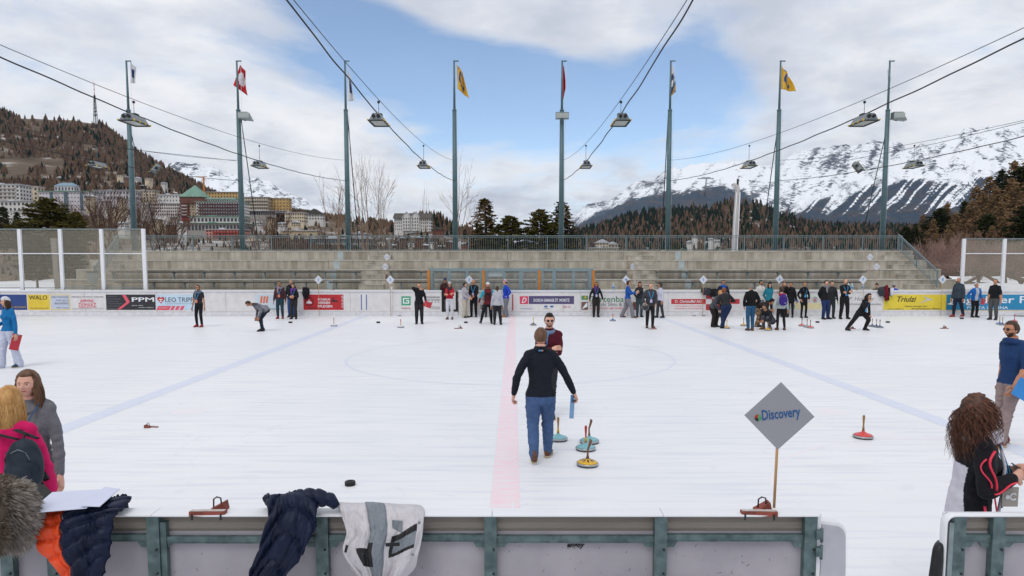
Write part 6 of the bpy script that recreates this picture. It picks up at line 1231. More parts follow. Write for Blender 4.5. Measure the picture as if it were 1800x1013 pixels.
def seated(u, lab, top, hr_, hat_, dir_):
    X = (u-PX)*34.9/F; person(u, 0, 1.66, dir_, lab, top, BLK, hair=hr_, style='short', fem=True, loc=(X, 34.9, .28), pz=.33, fr=(.06, .22, .05), fl=(-.06, .22, .05), wr=(.08, .18, .40), wl=(-.08, .18, .4), hat=hat_, bulk=1.12)
seated(1541, 'person in khaki jacket and dark bobble hat sitting behind the boards', C('#5c5747'), 'dark', (C('#2c2a2c'), 'pom'), -40)
seated(1571, 'person in bright blue jacket and pale grey beanie sitting behind the boards', C('#2340b0'), 'ginger', (C('#9a9ca0'), 'plain'), 150)
P1682 = person(1683, 554.5, 1.95, -70, 'bald grey bearded man in dark grey jacket and navy trousers, in profile holding a stone', C('#343f4a'), NAVY, SHOE_R, 'grey', 'bald', 'b', 'down', wr=(.13, .06, .46), beard=1, hem=.48, bulk=1.12, fr=(.05, .08, .045), fl=(-.05, -.14, .05))
P = person(1712, 558, 1.72, 0, 'man in open bright blue jacket looking down, a white cap on his head', C('#1c5fa8'), BLK, SHOE_B, 'grey', 'short', 'b', 'down', nod=45, lean=10, wr=(.19, .05, .52), wl=(-.15, .09, .52), hat=(WHT, 'cap'), bulk=1.1, hem=.49, topfn=([LGREY], lambda c, m, x: 0 if m == 0 and abs(c.x) < .075 and c.y > .03 and c.z < 1.45 else None))
clipboard(P, 'wl', REDB, 'red clipboard hanging from the hand of the man in the open blue jacket', rot=(0, .1, .2), off=(0, -.05, -.1))
person(1746, 562.5, 1.92, -60, 'man in black short sleeved polo and grey trousers looking down, near the right edge', C('#17181b'), C('#4a4c4b'), SHOE_B, 'dark', 'short', 'b', 'down', wr=(.12, .04, .46), nod=25, sleeve=.9, hem=.52, legr=1.05)
P = person(19, 646, 1.78, -20, 'woman in bright blue jacket, white trousers and white beanie walking at the left edge', C('#15679e'), C('#b9bfd2'), mat('shoe_teal', '#1f3b54', .5), 'brown', 'long', 'a', 'down', True, wl=(-.19, .03, .46), wr=(.10, .1, .60), hat=(WHT, 'plain'), hem=.52, legr=1.25, flare=1.6, fr=(.06, .09, .045), fl=(-.09, -.06, .045), near=True, curlr=.8, nod=0, yaw=-10)
clipboard(P, 'wl', REDB, 'red clipboard in the hand of the woman in the white beanie', rot=(0, .28, .9), off=(-.0, -.02, -.2), size=(.2, .40))
# --- the two men in the middle
def n4(c, m, x):
    if m == 0 and c.z > 1.475 and Vector((c.x, c.y+.01, 0)).length < .09: return 0
    return None
P4 = person(950, 811, 1.79, 178, 'man in dark navy fleece and blue jeans walking away across the ice', C('#161b24', bs=20), C('#41597f', var=.2, scale=6, bump=.006), SHOE_BR, 'mid', 'short', 'p', 'down', near=True, wr=(.245, .07, .50), wl=(-.195, .01, .50), fr=(.055, .12, .05), fl=(-.045, -.10, .075), pz=.52, hem=.500, legr=1.2, pitchf=(0, -38), lean=2, footyaw=(10, 5), scarf=None, bulk=1.06, hcurl=(.8, .7))
k = MB(); S_ = P4['S']; k.tube([P4['sp'](.038*math.cos(a), -.0+.040*math.sin(a), .312+.012*math.sin(a))*S_ for a in np.linspace(0, 2*math.pi, 21)], .016*S_, 8, False, .016*S_); k.build('collar', C('#12151c'), P4['e'])
k = MB(); o_ = P4['sp'](0, -.058, .304)*S_; k.box(o_.x-.03, o_.x+.012, o_.y-.003, o_.y+.001, o_.z-.008, o_.z+.008); k.build('collar_tag', LAN, P4['e']); k = MB(); k.box(o_.x+.013, o_.x+.03, o_.y-.003, o_.y+.001, o_.z-.008, o_.z+.008); k.build('collar_tag', BADGEO, P4['e'])
e = clipboard(P4, 'wr', mat('pale_blue_board', '#3f82b8', .35, .05), 'pale blue clipboard seen nearly edge on in the walking man\'s right hand', rot=(0, .22, 1.25), off=(-.02, .0, -.19), size=(.22, .31))
P5 = person(965, 735, 1.78, -8, 'man with dark quiff and round sunglasses, arms crossed over a maroon sweater', C('#4a1220', bs=60), C('#2a2c33'), SHOE_B, 'dark', 'quiff', 'p', 'crossed', near=True, glasses=True, beard=2, hem=.51, legr=.72, yaw=12, fr=(.015, 0, .045), fl=(-.03, 0, .045), lan=None, bulk=1.05)
k = MB(); S_ = P5['S']; k.tube([P5['sp'](.046*math.cos(a), -.0+.050*math.sin(a), .300-.012*math.sin(a))*S_ for a in np.linspace(0, 2*math.pi, 21)], .013*S_, 8, False, .020*S_); k.build('shirt_collar', C('#6d7f9c'), P5['e'])
k = MB(); k.tube([P5['sp'](0, .055, .29)*S_, P5['sp'](.012, .078, .24)*S_, P5['sp'](.016, .079, .17)*S_], .006*S_, 5); k.build('lanyard', LAN, P5['e'])
k = MB(); o_ = P5['wl'].lerp(P5['ell'], .12); k.tube([o_-(P5['wl']-P5['ell']).normalized()*.02, o_+(P5['wl']-P5['ell']).normalized()*.02], .040, 12); k.build('watch_strap', SHG, P5['e'])
# --- right edge
P6 = person(1770, 783, 1.80, -82, 'bearded man in blue hooded sweatshirt and beige trousers walking left at the right edge', C('#1d375f'), C('#8d7c7a'), mat('shoe_dark_red', '#6e2a2e', .6), 'brown', 'short', 'b', 'down', near=True, glasses=True, beard=1, wr=(.13, -.03, .48), wl=(-.14, .10, .50), fr=(.05, -.02, .045), fl=(-.05, .10, .045), hem=.50, sleeve=.9, legr=1.05, hcurl=(.9, .6))
k = MB(); S_ = P6['S']; k.tube([P6['sp'](.060*math.cos(a), -.012+.055*math.sin(a), .292+.02*math.sin(a))*S_ for a in np.linspace(0, 2*math.pi, 21)], .024*S_, 8, False); k.ball(P6['sp'](0, -.07, .265)*S_, (.075*S_, .03*S_, .05*S_), 14, 9); k.build('hood', C('#1e3862'), P6['e'])
clipboard(P6, 'wl', BLUEB, 'bright blue clipboard tilted in the hand of the bearded man at the right edge', rot=(0, .5, .1), off=(.10, -.08, -.05), size=(.36, .26))
PINK_S = mat('neon_pink_piping', '#d8344e', .5, .05); WJ = C('#c2c0ca'); BJ = C('#15151b', bump=.006)
def n7(c, m, x):
    if m != 0: return None
    p = c; q = x['inv'] @ (c-x['pel']); lz = q.z/x['S']; lx = q.x/x['S']; ly = q.y/x['S']
    dr = (c-x['elr']).length; ds = (c-x['shr']).length; arm = min((c-x['shr'].lerp(x['elr'], t)).length for t in (.25, .5, .75, 1)); fo = min((c-x['elr'].lerp(x['wr'], t)).length for t in (.2, .5, .8))
    if min(arm, fo) > .062 and ly < -.046+.14*max(0, .03-lz) and lz < .17: return 0
    return None
P7 = person(1722, 0, 1.70, 74, 'curly brown haired woman in black, white and neon pink ski jacket at right', BJ, C('#1d1d22'), hair='curly', style='curly', skin='p', pose='phone', fem=True, near=True, loc=(3.20, 4.66, 0), hem=.43, bulk=1.14, nod=34, lean=5, wr=(.05, .135, .665), wl=(-.03, .155, .675), curlr=1.45, hcurl=(.55, .6), topfn=([WJ], n7), hs=1.0, lan=None)
S_ = P7['S']
def onto(P, path, r, m, nm, n=6):
    k = MB(); k.tube([P['sp'](*p)*P['S'] for p in path], r, n, True, r*.5); return k.build(nm, m, P['e'])
sh, el, wr_ = P7['shr'], P7['elr'], P7['wr']
def armp(t, ang, r=.058):     # point on the sleeve surface
    a, b_ = (sh, el) if t < 1 else (el, wr_); f = t if t < 1 else t-1; p = a.lerp(b_, f); d = (b_-a).normalized(); o1 = Vector((1, 0, 0)); o1 = (o1-d*o1.dot(d)).normalized(); o2 = d.cross(o1); return p+o1*math.cos(ang)*r*(1.22-.18*t)+o2*math.sin(ang)*r*(1.22-.18*t)
for a0, t0, t1 in ((-.5, .05, .95), (.25, .25, .9)):
    k = MB(); k.tube([armp(t0+(t1-t0)*i/10, a0+.5*math.sin(i*.5)) for i in range(11)], .010, 6, True, .005); k.build('piping', PINK_S, P7['e'])
k = MB(); k.tube([armp(1.02+.85*i/8, .2+.15*math.sin(i*.8)) for i in range(9)], .009, 6, True, .005); k.build('piping', PINK_S, P7['e'])
onto(P7, [(.085, .075, .0), (.098, .055, .06), (.105, .035, .12)], .010, PINK_S, 'piping'); onto(P7, [(.094, .052, -.07), (.105, .035, -.03), (.106, .02, .03)], .010, PINK_S, 'piping')
k = MB(); k.tube([P7['sp'](.066*math.cos(a), .0+.066*math.sin(a), .296+.012*math.sin(a))*S_ for a in np.linspace(-2.2, 2.2+.0, 20)], .016*S_, 8, True, .030*S_); k.build('white_collar', WJ, P7['e'])
k = MB(); k.tube([P7['sp'](.03, .070, .27)*S_, P7['sp'](.035, .095, .18)*S_, P7['sp'](.035, .100, .06)*S_, P7['sp'](.03, .098, -.06)*S_], .010*S_, 6, True, .006*S_); k.build('zip_flap', WJ, P7['e'])
k = MB()
for z in (.02, -.05): k.ball(P7['sp'](.04, .104, z)*S_, .009, 8, 5)
k.build('snap_buttons', GALV, P7['e'])
k = MB(); k.tube([P7['sp'](.04, .06, .28)*S_, P7['sp'](.03, .115, .17)*S_, P7['sp'](.02, .135, .07)*S_], .009, 5, False, .002); k.tube([P7['sp'](-.04, .06, .28)*S_, P7['sp'](0.0, .115, .17)*S_, P7['sp'](.02, .135, .07)*S_], .009, 5, False, .002); k.build('lanyard', LAN, P7['e'])
o_ = P7['sp'](.055, .120, .075)*S_; k = MB(); k.bar(o_+Vector((-.0, -.055, -.065)), o_+Vector((.0, -.055, .065)), .006, .10, up=(0, 1, 0)); k.m = k.m
e7 = empty('name_badge', world_of(P7, o_), 'transparent sleeve with grey name badge hanging from the curly haired woman', 'badge'); k = MB(); k.box(-.055, .055, -.004, .004, -.075, .06); k.build('card', mat('badge_grey', '#8d8880', .3, .05), e7)
k = MB(); k.tube([(.018+.022*math.cos(a), -.006, -.005+.022*math.sin(a)) for a in np.linspace(.6, 5.6, 14)], .006, 5); k.ball((-.02, -.006, -.008), (.016, .003, .016), 12, 6); k.build('printed_ring', mat('badge_pale', '#c9cbd0', .4), e7)
k = MB(); k.tube([(0, 0, .06), (0, .02, .11)], .006, 5); k.build('clip', GALV, e7)
P7b = P7
k = MB(); k.box(-.035, .035, -.005, .005, -.07, .07); e = empty('phone', world_of(P7, P7['wr'].lerp(P7['wl'], .5)+Vector((-.01, .07, .03))), 'dark phone held between the hands of the curly haired woman', 'phone', rz=1.3); e.rotation_euler = (1.0, 0, math.radians(74+180)); k.build('case', SHG, e)
# --- left edge
P2 = person(58, 0, 1.71, 8, 'long haired woman in grey hooded sweatshirt facing the camera with a puzzled look', C('#63646a', c2='#6f7076', scale=60), BLK, hair='mid', style='long', skin='p', pose='down', fem=True, near=True, loc=(-4.09, 5.65, 0), hem=.46, bulk=.96, yaw=2, nod=2, wr=(.12, .10, .52), wl=(-.14, .05, .47), curlr=1.65, lan=None)
S_ = P2['S']; k = MB(); k.tube([P2['sp'](.056*math.cos(a), -.008+.056*math.sin(a), .285-.022*math.sin(a))*S_ for a in np.linspace(0, 2*math.pi, 21)], .012*S_, 8, False); k.ball(P2['sp'](0, -.07, .26)*S_, (.08*S_, .03*S_, .05*S_), 14, 9); k.build('hood', C('#63646a'), P2['e'])
k = MB()
for sx in (-1, 1): k.tube([P2['sp'](sx*.05, .03, .30)*S_, P2['sp'](sx*.035, .085, .24)*S_, P2['sp'](sx*.01, .11, .17)*S_], .008, 5, False, .002)
k.build('lanyard', mat('lanyard_navy', '#22486e', .6), P2['e'])
for i, s_ in enumerate(('NYC  YORK', 'VINTAGE')): o_ = P2['sp'](0, .112 if i == 0 else .088, .205-.075*i)*S_; t_ = text(s_, .035 if i else .028, BLK2, P2['e'], o_.x, o_.y+.016, o_.z, rot=(math.pi/2, 0, math.pi), align='CENTER', name='printed_word', ext=.006)
P1 = person(18, 0, 1.68, 190, 'woman with long blond hair in a hot pink jacket seen from behind', C('#c4185c'), BLK, hair='blond', style='long', skin='p', pose='down', fem=True, near=True, loc=(-3.80, 5.0, 0), hem=.48, bulk=1.08, wr=(.125, .09, .49), wl=(-.15, .12, .52), hr=(.6, -1, 0), curlr=1.6, yaw=8)
backpack(P1, C('#2d353f', bump=.006), 'dark grey backpack slung over the pink jacket', .24, .40, .16, .675, xo=.205)
# ================================================================ near boards seen from behind
NY = 3.75; NZ = at(900, 905.0, NY-.05).z
def nx(u, v=950): return at(u, v, NY-.05).x
nb = empty('near_boards', (0, NY, 0), 'near rink boards seen from behind, green grey steel frame under a white cap', 'rink boards')
NPL = mat('grey_white_board_back', '#88858c', .6, .08, 2.2, .0008, 20, c2='#a19da4', detail=8); BAND = mat('beige_board_band', '#7e776f', .6, .12, 3, .001, 20, detail=8, stretch=(.4, 1, 4))
PAINT = mat('worn_green_grey_paint', '#3d4f51', .42, .3, 18, .0012, 70, metal=.25, c2='#5e7172', detail=9)
zr1 = at(900, 942, NY-.03).z; zr0 = at(900, 953.5, NY-.03).z; zb = at(900, 935, NY).z
def nsection(e, u0, u1, posts, dz=0.0, cap=True):
    x0, x1 = nx(u0), nx(u1)
    k = MB(); k.box(x0, x1, NY+.0, NY+.02, .05, zb+.004); k.build('lower_panel', NPL, e, True)
    k = MB(); k.grid(lambda u, v: (x0+(x1-x0)*u, NY-.012+.03*(abs(v-.45)*2)**.6-.01*(v < .3), zb+.004+(NZ-.012-zb-.004)*v), 2, 12); k.build('upper_band', BAND, e, True)
    k = MB(); k.box(x0, x1, NY+.03, NY+.05, .05, NZ-.02); k.build('ice_side_panel', WHITEP, e, True)
    xs = [nx(p) for p in posts]
    for i, (a, b) in enumerate(zip([x0]+xs, xs+[x1])):
        if b-a < .12: continue
        dz = (-.006, .004, -.003, .005)[i % 4]
        k = MB(); k.box(a+.036, b-.036, NY-.03, NY-.002, zr0+dz, zr1+dz); k.box(a+.036, b-.036, NY-.033, NY-.0305, zr0+dz, zr0+dz+.004); k.build('rail', PAINT, e, True)
        k = MB(); k.prism([(b-.10, zr0+dz-.001), (b-.037, zr0+dz-.001), (b-.037, zr0-.03), (b-.08, zr0-.03)], NY-.026, NY-.012); k.build('gusset', PAINT, e, True)
        k = MB(); k.prism([(a+.037, zr0+dz-.001), (a+.10, zr0+dz-.001), (a+.08, zr0-.03), (a+.037, zr0-.03)], NY-.026, NY-.012); k.build('gusset', PAINT, e, True)
    for p in xs:
        k = MB(); k.box(p-.035, p+.035, NY-.045, NY-.002, .05, NZ-.016); k.build('post', PAINT, e, True)
        for z in (.98, .84, .70): k = MB(); k.tube([(p+.018, NY-.052, z), (p+.018, NY-.0455, z)], .007, 8); k.build('bolt', DARKST, e, True)
nsection(nb, -260, 1437, (-215, 8, 90, 268, 565, 862, 1162, 1426))
k = MB(); k.box(nx(268)+.036, nx(268)+.07, NY-.035, NY-.002, .05, NZ-.05); k.build('post_brace', PAINT, nb, True)
seams = [-260, 268, 565+300, 1165, 1440]
for a, b in zip(seams[:-1], seams[1:]):
    k = MB(); x0, x1 = nx(a)+.0015, nx(b)-.0015; pr = [(NY-.052, NZ-.012), (NY-.054, NZ-.004), (NY-.048, NZ), (NY+.05, NZ+.002), (NY+.062, NZ-.003), (NY+.06, NZ-.012)]
    k.add([(x0, y, z) for y, z in pr]+[(x1, y, z) for y, z in pr], [tuple(range(6)), tuple(range(11, 5, -1))]+[(j, j+6, (j+1) % 6+6, (j+1) % 6) for j in range(6)]); k.build('cap_board', WHITEP, nb, True)
GRAF = mat('black_marker', '#17171a', .6, .05)
def graf(u, v, s_=1.0):
    p = at(u, v, NY-.004); o = text('engoy', .04*s_, GRAF, nb, p.x-nb.location.x, p.y-nb.location.y, p.z, bold=.0012, shear=.3, name='marker_scribble', ext=.0008)
graf(553, 963); graf(996, 962)
k = MB(); r_ = random.Random(3)
for i in range(60):
    p = at(r_.uniform(300, 1420), r_.uniform(962, 1010), NY-.0015); a = r_.uniform(-1.2, 1.2); L_ = r_.uniform(.002, .02); k.bar((p.x, p.y, p.z), (p.x+L_*math.sin(a), p.y, p.z+L_*math.cos(a)), .0012)
k.build('scratches', GRAF, nb, True, 'stuff')
# hinge and open gate
k = MB(); hx = nx(1440)
for z in (NZ-.14, NZ-.24): k.box(hx-.02, hx+.014, NY-.06, NY-.03, z, z+.05); k.tube([(hx+.016, NY-.045, z-.02), (hx+.016, NY-.045, z+.06)], .009, 8)
k.build('hinge', PAINT, nb, True, kind='stuff')
k = MB(); k.box(nx(1438), nx(1447), NY-.02, NY+.05, .05, NZ-.006); k.build('white_end_strip', WHITEP, nb, True)
gt = empty('gate_leaf', (nx(1470), NY, 0), 'white rounded gate leaf standing open at the end of the near boards', 'gate')
k = MB(); x0, x1 = nx(1449), nx(1492, 990); zt2 = at(1470, 919, NY).z; pl = [(x0, .1), (x1+.015, .1), (x1+.012, zt2-.25)]+[(x1-.05+.055*math.cos(a), zt2-.07+.07*math.sin(a)) for a in np.linspace(0, math.pi/2, 8)]+[(x0, zt2+.012)]
k.prism(pl, NY+.0, NY+.07); k.build('leaf', WHITEP, gt, True)
k = MB(); k.prism([(a*.92+x0*.08+.004, z-.02 if z > .2 else z) for a, z in pl], NY-.008, NY-.001); k.build('edge_trim', mat('grey_plastic', '#a8aab2', .5), gt, True)
nb2 = empty('near_boards', (nx(1730), NY, 0), 'separate near board section at the right edge with rounded white end', 'rink boards')
nsection(nb2, 1674, 1990, (1688, 1757, 1905))
k = MB(); z0 = NZ-.010; x0 = nx(1664); pts = [(x0, NY-.02, .1), (x0, NY-.02, z0-.06)]+[(x0+.05-.05*math.cos(a), NY-.02, z0-.05+.05*math.sin(a)) for a in np.linspace(.2, math.pi/2, 7)]+[(nx(1990), NY-.02, z0)]
k.tube(pts, .010, 8, True, .032, up=(0, 1, 0)); k.build('rounded_cap', WHITEP, nb2, True)
k = MB(); k.box(nx(1669), nx(1677), NY-.045, NY-.02, .1, NZ-.05); k.build('end_post', GALV, nb2, True)
# ---------------------------------------------------------------- footholds (rusty start blocks)
def foothold(loc, rz, lab, on_cap=True, s_=1.0):
    e = empty('foothold', loc, lab, 'foothold', 'rusty red footholds', rz); k = MB(); k.box(-.10, .10, -.018, .018, 0, .016); k.box(-.10, .10, -.018, -.012, -.012, 0); k.build('base_bar', RUST, e)
    k = MB(); k.box(-.095, .095, -.012, .014, .0165, .0195); k.build('worn_strip', mat('worn_white', '#b3adab', .8, .2, 40), e)
    k = MB(); k.add([(-.01, .02, .0), (.085, .03, 0), (.085, .09, 0), (-.01, .08, 0), (-.01, .02, .006), (.075, .03, .05), (.075, .09, .05), (-.01, .08, .006)], [(0,3,2,1),(4,5,6,7),(0,1,5,4),(1,2,6,5),(2,3,7,6),(3,0,4,7)]); k.build('wedge', RUST, e)
    k = MB(); k.tube([(.01, .05, .01), (.012, .05, .065), (.03, .05, .078), (.052, .05, .072), (.056, .05, .03)], .0045, 7); k.build('handle', DARKST, e)
    if on_cap:
        for x in (-.082, .078): k = MB(); k.box(x-.005, x+.005, -.024, -.0185, -.03, .002); k.build('clamp', DARKST, e)
    e.scale = (s_,)*3; return e
p = at(362, 899, NY-.06); foothold((p.x, NY-.034, NZ+.001), .02, 'rusty red foothold clamped on the near cap left of the navy jacket'); p = at(1337, 900, NY-.06); foothold((p.x, NY-.034, NZ+.001), -.04, 'rusty red foothold clamped on the near cap below the shade-grey diamond sign')
for (u, v, rz, lab) in ((268, 751, 2.9, 'rust red foothold lying on the ice in front of the left blue line'), (806, 578, .2, 'tiny red foothold on the far ice between the third and fourth lanes'), (1147, 579, .1, 'tiny red foothold under the boots of the man in charcoal'), (1660, 578, .1, 'tiny red foothold on the far ice at right'), (1496, 578.5, 0, 'tiny red foothold under the stretched foot of the woman in black')):
    foothold(gnd(u, v), rz, lab, False, 1.0 if u < 300 else 1.7)
for u, lab in ((585, 'small red foothold lying on the far cap above the red advertisement'), (962, 'small red foothold lying on the far cap above the purple banner'), (1506, 'small red foothold lying on the far cap left of the number 7 sign')): foothold((bxz(u, 510)[0], BY, BTOP+.002), .3, lab, False, .9)
# ---------------------------------------------------------------- signs
CARD = mat('white_card', '#c9ccd4', .5, .02); CARD_SHADED = mat('shaded_card', '#8a8c93', .5, .015, 2); BLUTX = mat('number_blue', '#2a87c0', .5); DBL = mat('dark_blue_print', '#17528a', .5)  # second card is grey because its shade is put into the colour
def diamond(loc, hw, hh_, stick, lab, txt=None, rz=0.0, tilt=0.0, m=None, group=None, tsize=None):
    e = empty('diamond_sign', loc, lab, 'sign', group, rz); e.rotation_euler = (0, tilt, rz)
    k = MB(); k.prism([(0, -hh_), (hw, 0), (0, hh_), (-hw, 0)], -.003, .003); k.build('panel', m or CARD, e)
    k = MB(); k.tube([(0, .009, hh_*.5), (0, .009, -hh_-stick)], .0085 if stick < 1 else .012, 6); k.build('stick', WOOD, e)
    if txt: s_ = tsize or hh_*.95; text(txt, s_, BLUTX if len(txt) < 2 else DBL, e, 0, -.005, -s_*.34, align='CENTER', bold=.01*s_ if len(txt) < 2 else 0, ext=.0008)
    return e
S8 = ((559.5, 492, 565), (686, 492, 570), (824.5, 492, 560), (1100.5, 492, 560), (1236.5, 492, 575), (1370.5, 491, 560), (1517, 492, 560), (1657, 491.5, 560))
for i, (u, v, vb) in enumerate(S8):
    c_ = at(u, v, 33.72); h_ = .215; diamond(c_, h_*.98, h_*1.06, c_.z-h_-.02, ('white diamond sign numbered 1 above the red advertisement', 'white diamond sign numbered 2 beside the paper cup at the left steps', 'white diamond sign numbered 3 partly behind the balding man at the cabin', 'white diamond sign numbered 4 behind the striding man in blue', 'white diamond sign numbered 5 above the grey coat on the boards', 'white diamond sign numbered 6 over the red haired woman', 'white diamond sign numbered 7 above the woman leaning over', 'white diamond sign numbered 8 in front of the snow at right')[i], str(i+1), tilt=(0, .0, .05, -.05, .0, .15, -.1, .0)[i])
for u, v, hw, lab in ((680, 452, 1, 'small white diamond sign with a word, upper of the two on the left steps'), (677, 469, 1, 'small white diamond sign with a word, lower of the two on the left steps'), (1111.5, 469, .75, 'small white diamond sign on the right steps beside the man in blue'), (1105, 456, .15, 'white diamond sign seen edge on above the number 4 sign'), (1158.5, 468, .25, 'narrow white diamond sign turned sideways above the dark haired woman'), (1529.5, 452, 1, 'small white diamond sign, upper of the two above the seated spectators'), (1541, 469, 1.1, 'small white diamond sign just above the dark bobble hat')):
    c_ = at(u, v, 37.0 if v > 460 else 38.1); h_ = .20; e = diamond(c_, h_, h_*1.05, .9, lab, 'Discovery' if hw > .5 else None, rz=math.acos(min(1, hw)), tsize=.07)
c_ = at(1370, 731.5, 3.9); D = diamond(c_, .205, .200, .36, 'large shade-grey diamond sign reading Discovery on a wooden stick at the near boards', None, m=CARD_SHADED, tilt=.02)
t_ = text('Discovery', .085, DBL, D, -.100, -.005, -.026, w=.224, bold=.0012, ext=.0006, rot=(math.pi/2, -.13, 0)); 
for a0, a1, hx_, r0 in ((1.57, 3.3, '#a3342f', .0), (3.3, 4.9, '#1c1c22', 0), (4.9, 6.6, '#3f8a5a', 0), (6.6, 7.85, '#4f9a6c', 0)):
    k = MB(); R = .020; k.prism([(-.126, -.012)]+[(-.126+R*math.cos(a), -.012+R*math.sin(a)) for a in np.linspace(a0, a1, 8)], -.0055, -.0042); k.build('globe_mark', mat('globe_'+hx_[1:], hx_, .5), D)
# ---------------------------------------------------------------- curling stocks and pucks
STM = {n_: mat('stock_'+n_, h_, .3, .05, 5, coat=.4) for n_, h_ in dict(teal='#6fa9b3', yellow='#d0a21c', red='#c93a36', white='#c3c4c8', black='#22252b', navy='#263a66', blue='#2a5fa0', grey='#8a8c92').items()}
RING = mat('steel_ring', '#a9adb0', .3, .1, 8, metal=.7); RUB = mat('stock_sole', '#33363a', .6)
HDL = {n_: mat('handle_'+n_, h_, .5, .15, 20) for n_, h_ in dict(wood='#8a6a3f', yellow='#c39a22', dark='#3a2f2a', red='#a8322c', brown='#6b4a33').items()}
def stock(loc, c_, h_, lab, group='ice stocks standing on the ice', tilt=(0, 0, 0), hb=None, leaf=False, curved=False):
    e = empty('ice_stock', loc, lab, 'ice stock', group); e.rotation_euler = tilt; n = 28
    k = MB(); k.lathe([(.125, 0), (.135, .004), (.135, .014), (.128, .016)], n); k.build('sole', RUB, e)
    k = MB(); k.lathe([(.132, .0165), (.142, .020), (.142, .040), (.136, .044)], n); k.build('steel_band', RING, e)
    k = MB(); k.lathe([(.134, .0445), (.120, .056), (.075, .072), (.035, .088), (.022, .100), (.018, .108)], n); k.build('top_plate', STM[c_], e)
    if leaf:
        k = MB()
        for j in range(8):
            a = j*math.pi/4; d = Vector((math.cos(a), math.sin(a), 0)); t = Vector((-d.y, d.x, 0)); k.add([d*.03+Vector((0, 0, .0925)), d*.066+t*.014+Vector((0, 0, .0775)), d*.105+Vector((0, 0, .0645)), d*.066-t*.014+Vector((0, 0, .0775))], [(0, 1, 2, 3)])
        k.lathe([(.031, .0905), (.024, .1005), (.019, .110)], 16); k.build('painted_star', STM['black'], e)
    k = MB(); cx = .02 if curved else 0
    k.tube([(0, 0, .10), (0, 0, .15), (0, 0, .21), (cx, 0, .27), (cx*1.8, 0, .325), (cx*1.2, 0, .345)], [.020, .012, .0115, .016, .019, .012], 10); k.build('handle', HDL[h_], e)
    if hb: k = MB(); k.tube([(0, 0, .12), (0, 0, .18)], [.0185, .0135], 10); k.build('handle_sleeve', HDL[hb], e)
    return e
stock(gnd(981, 774), 'teal', 'wood', 'pale teal ice stock just right of the walking man\'s leg, dark topped handle', hb='yellow')
stock(gnd(1036, 778.5), 'teal', 'brown', 'pale teal ice stock, farthest of the three stacked behind one another', curved=True, tilt=(0, -.03, 0))
stock(gnd(1029.5, 791), 'teal', 'red', 'pale teal ice stock with red and yellow handle in the middle of three', hb='yellow')
stock(gnd(1032.5, 818.5), 'yellow', 'brown', 'yellow ice stock with black star pattern, the nearest one', leaf=True, tilt=(0, .02, 0), curved=True)
stock(gnd(1517, 770), 'red', 'wood', 'red ice stock with wooden handle alone on the right of the ice', hb='wood')
for u, v, c_, h_, hb, lab in ((453, 564, 'teal', 'red', None, 'teal ice stock behind the bending man at left'), (587, 573.5, 'white', 'wood', None, 'white ice stock standing on the left blue line'), (675.5, 555, 'black', 'red', 'yellow', 'black ice stock with yellow handle by the boards left of the green G'), (703, 555.5, 'white', 'dark', None, 'white ice stock at the boards under the green G'), (710, 555, 'black', 'dark', 'yellow', 'black ice stock touching the white one under the green G'),
    (704.5, 576, 'white', 'red', 'yellow', 'white ice stock with red and yellow handle standing alone in the second lane'), (937.5, 572, 'black', 'yellow', 'yellow', 'black ice stock with yellow handle left of the man with the quiff'), (1077, 564.5, 'blue', 'red', 'yellow', 'bright blue ice stock with red handle near the garden advertisement'), (1217, 555, 'black', 'brown', None, 'dark ice stock behind the yellow one at the red house advertisement'), (1219.5, 555.5, 'yellow', 'brown', None, 'yellow ice stock by the boards under the red advertisement'),
    (1231, 555, 'grey', 'red', None, 'grey ice stock with red handle, left of a pair by the boards'), (1236, 555.5, 'black', 'dark', None, 'black ice stock, right of a pair by the boards'), (1277.5, 577.5, 'yellow', 'yellow', None, 'yellow ice stock between the feet of the person in navy trousers'), (1307, 573, 'yellow', 'wood', None, 'yellow ice stock left of the man in blue jeans'), (1349.5, 581, 'yellow', 'wood', None, 'yellow ice stock in front of the crouching person'),
    (1409.5, 573.5, 'red', 'dark', None, 'red ice stock, leftmost of three beside the purple backpack'), (1418.5, 575.5, 'grey', 'brown', None, 'grey ice stock in the middle of three beside the purple backpack'), (1424.5, 577, 'red', 'brown', None, 'red ice stock, rightmost of three beside the purple backpack'), (1533, 574.5, 'navy', 'wood', None, 'navy ice stock, leftmost of three right of the leaning woman'), (1540.5, 575.5, 'navy', 'wood', 'yellow', 'navy ice stock with a yellow handle, middle of three right of the leaning woman'), (1546.5, 576.5, 'navy', 'brown', None, 'navy ice stock, rightmost of three right of the leaning woman'),
    (1700, 554, 'blue', 'red', None, 'blue ice stock between the man in profile and the man in blue'), (1757, 570.5, 'blue', 'wood', None, 'blue ice stock left of the bearded man at the right edge'), (1762, 572, 'navy', 'wood', None, 'dark blue ice stock just left of the bearded man\'s head'), (1783, 566, 'red', 'red', None, 'ice stock with a red handle at the far right near the boards')):
    stock(gnd(u, v), c_, h_, lab, hb=hb)
o_ = world_of(P1142, P1142['wr'])+Vector((-.0, -.08, -.16)); stock(o_, 'black', 'dark', 'black ice stock held up on edge by the man in charcoal', None, tilt=(1.35, -.2, 0))
o_ = world_of(P1682, P1682['wr'])+Vector((-.08, -.05, -.34)); stock(o_, 'white', 'yellow', 'white ice stock with yellow handle hanging from the bald man\'s hand', None)
o_ = at(848, 541, 33.0); stock(o_, 'black', 'dark', 'dark ice stock tilted in the hand of the man in the white hat', None, tilt=(.9, .5, 0))
PUCK = mat('black_rubber_puck', '#141417', .55, .2, 10)
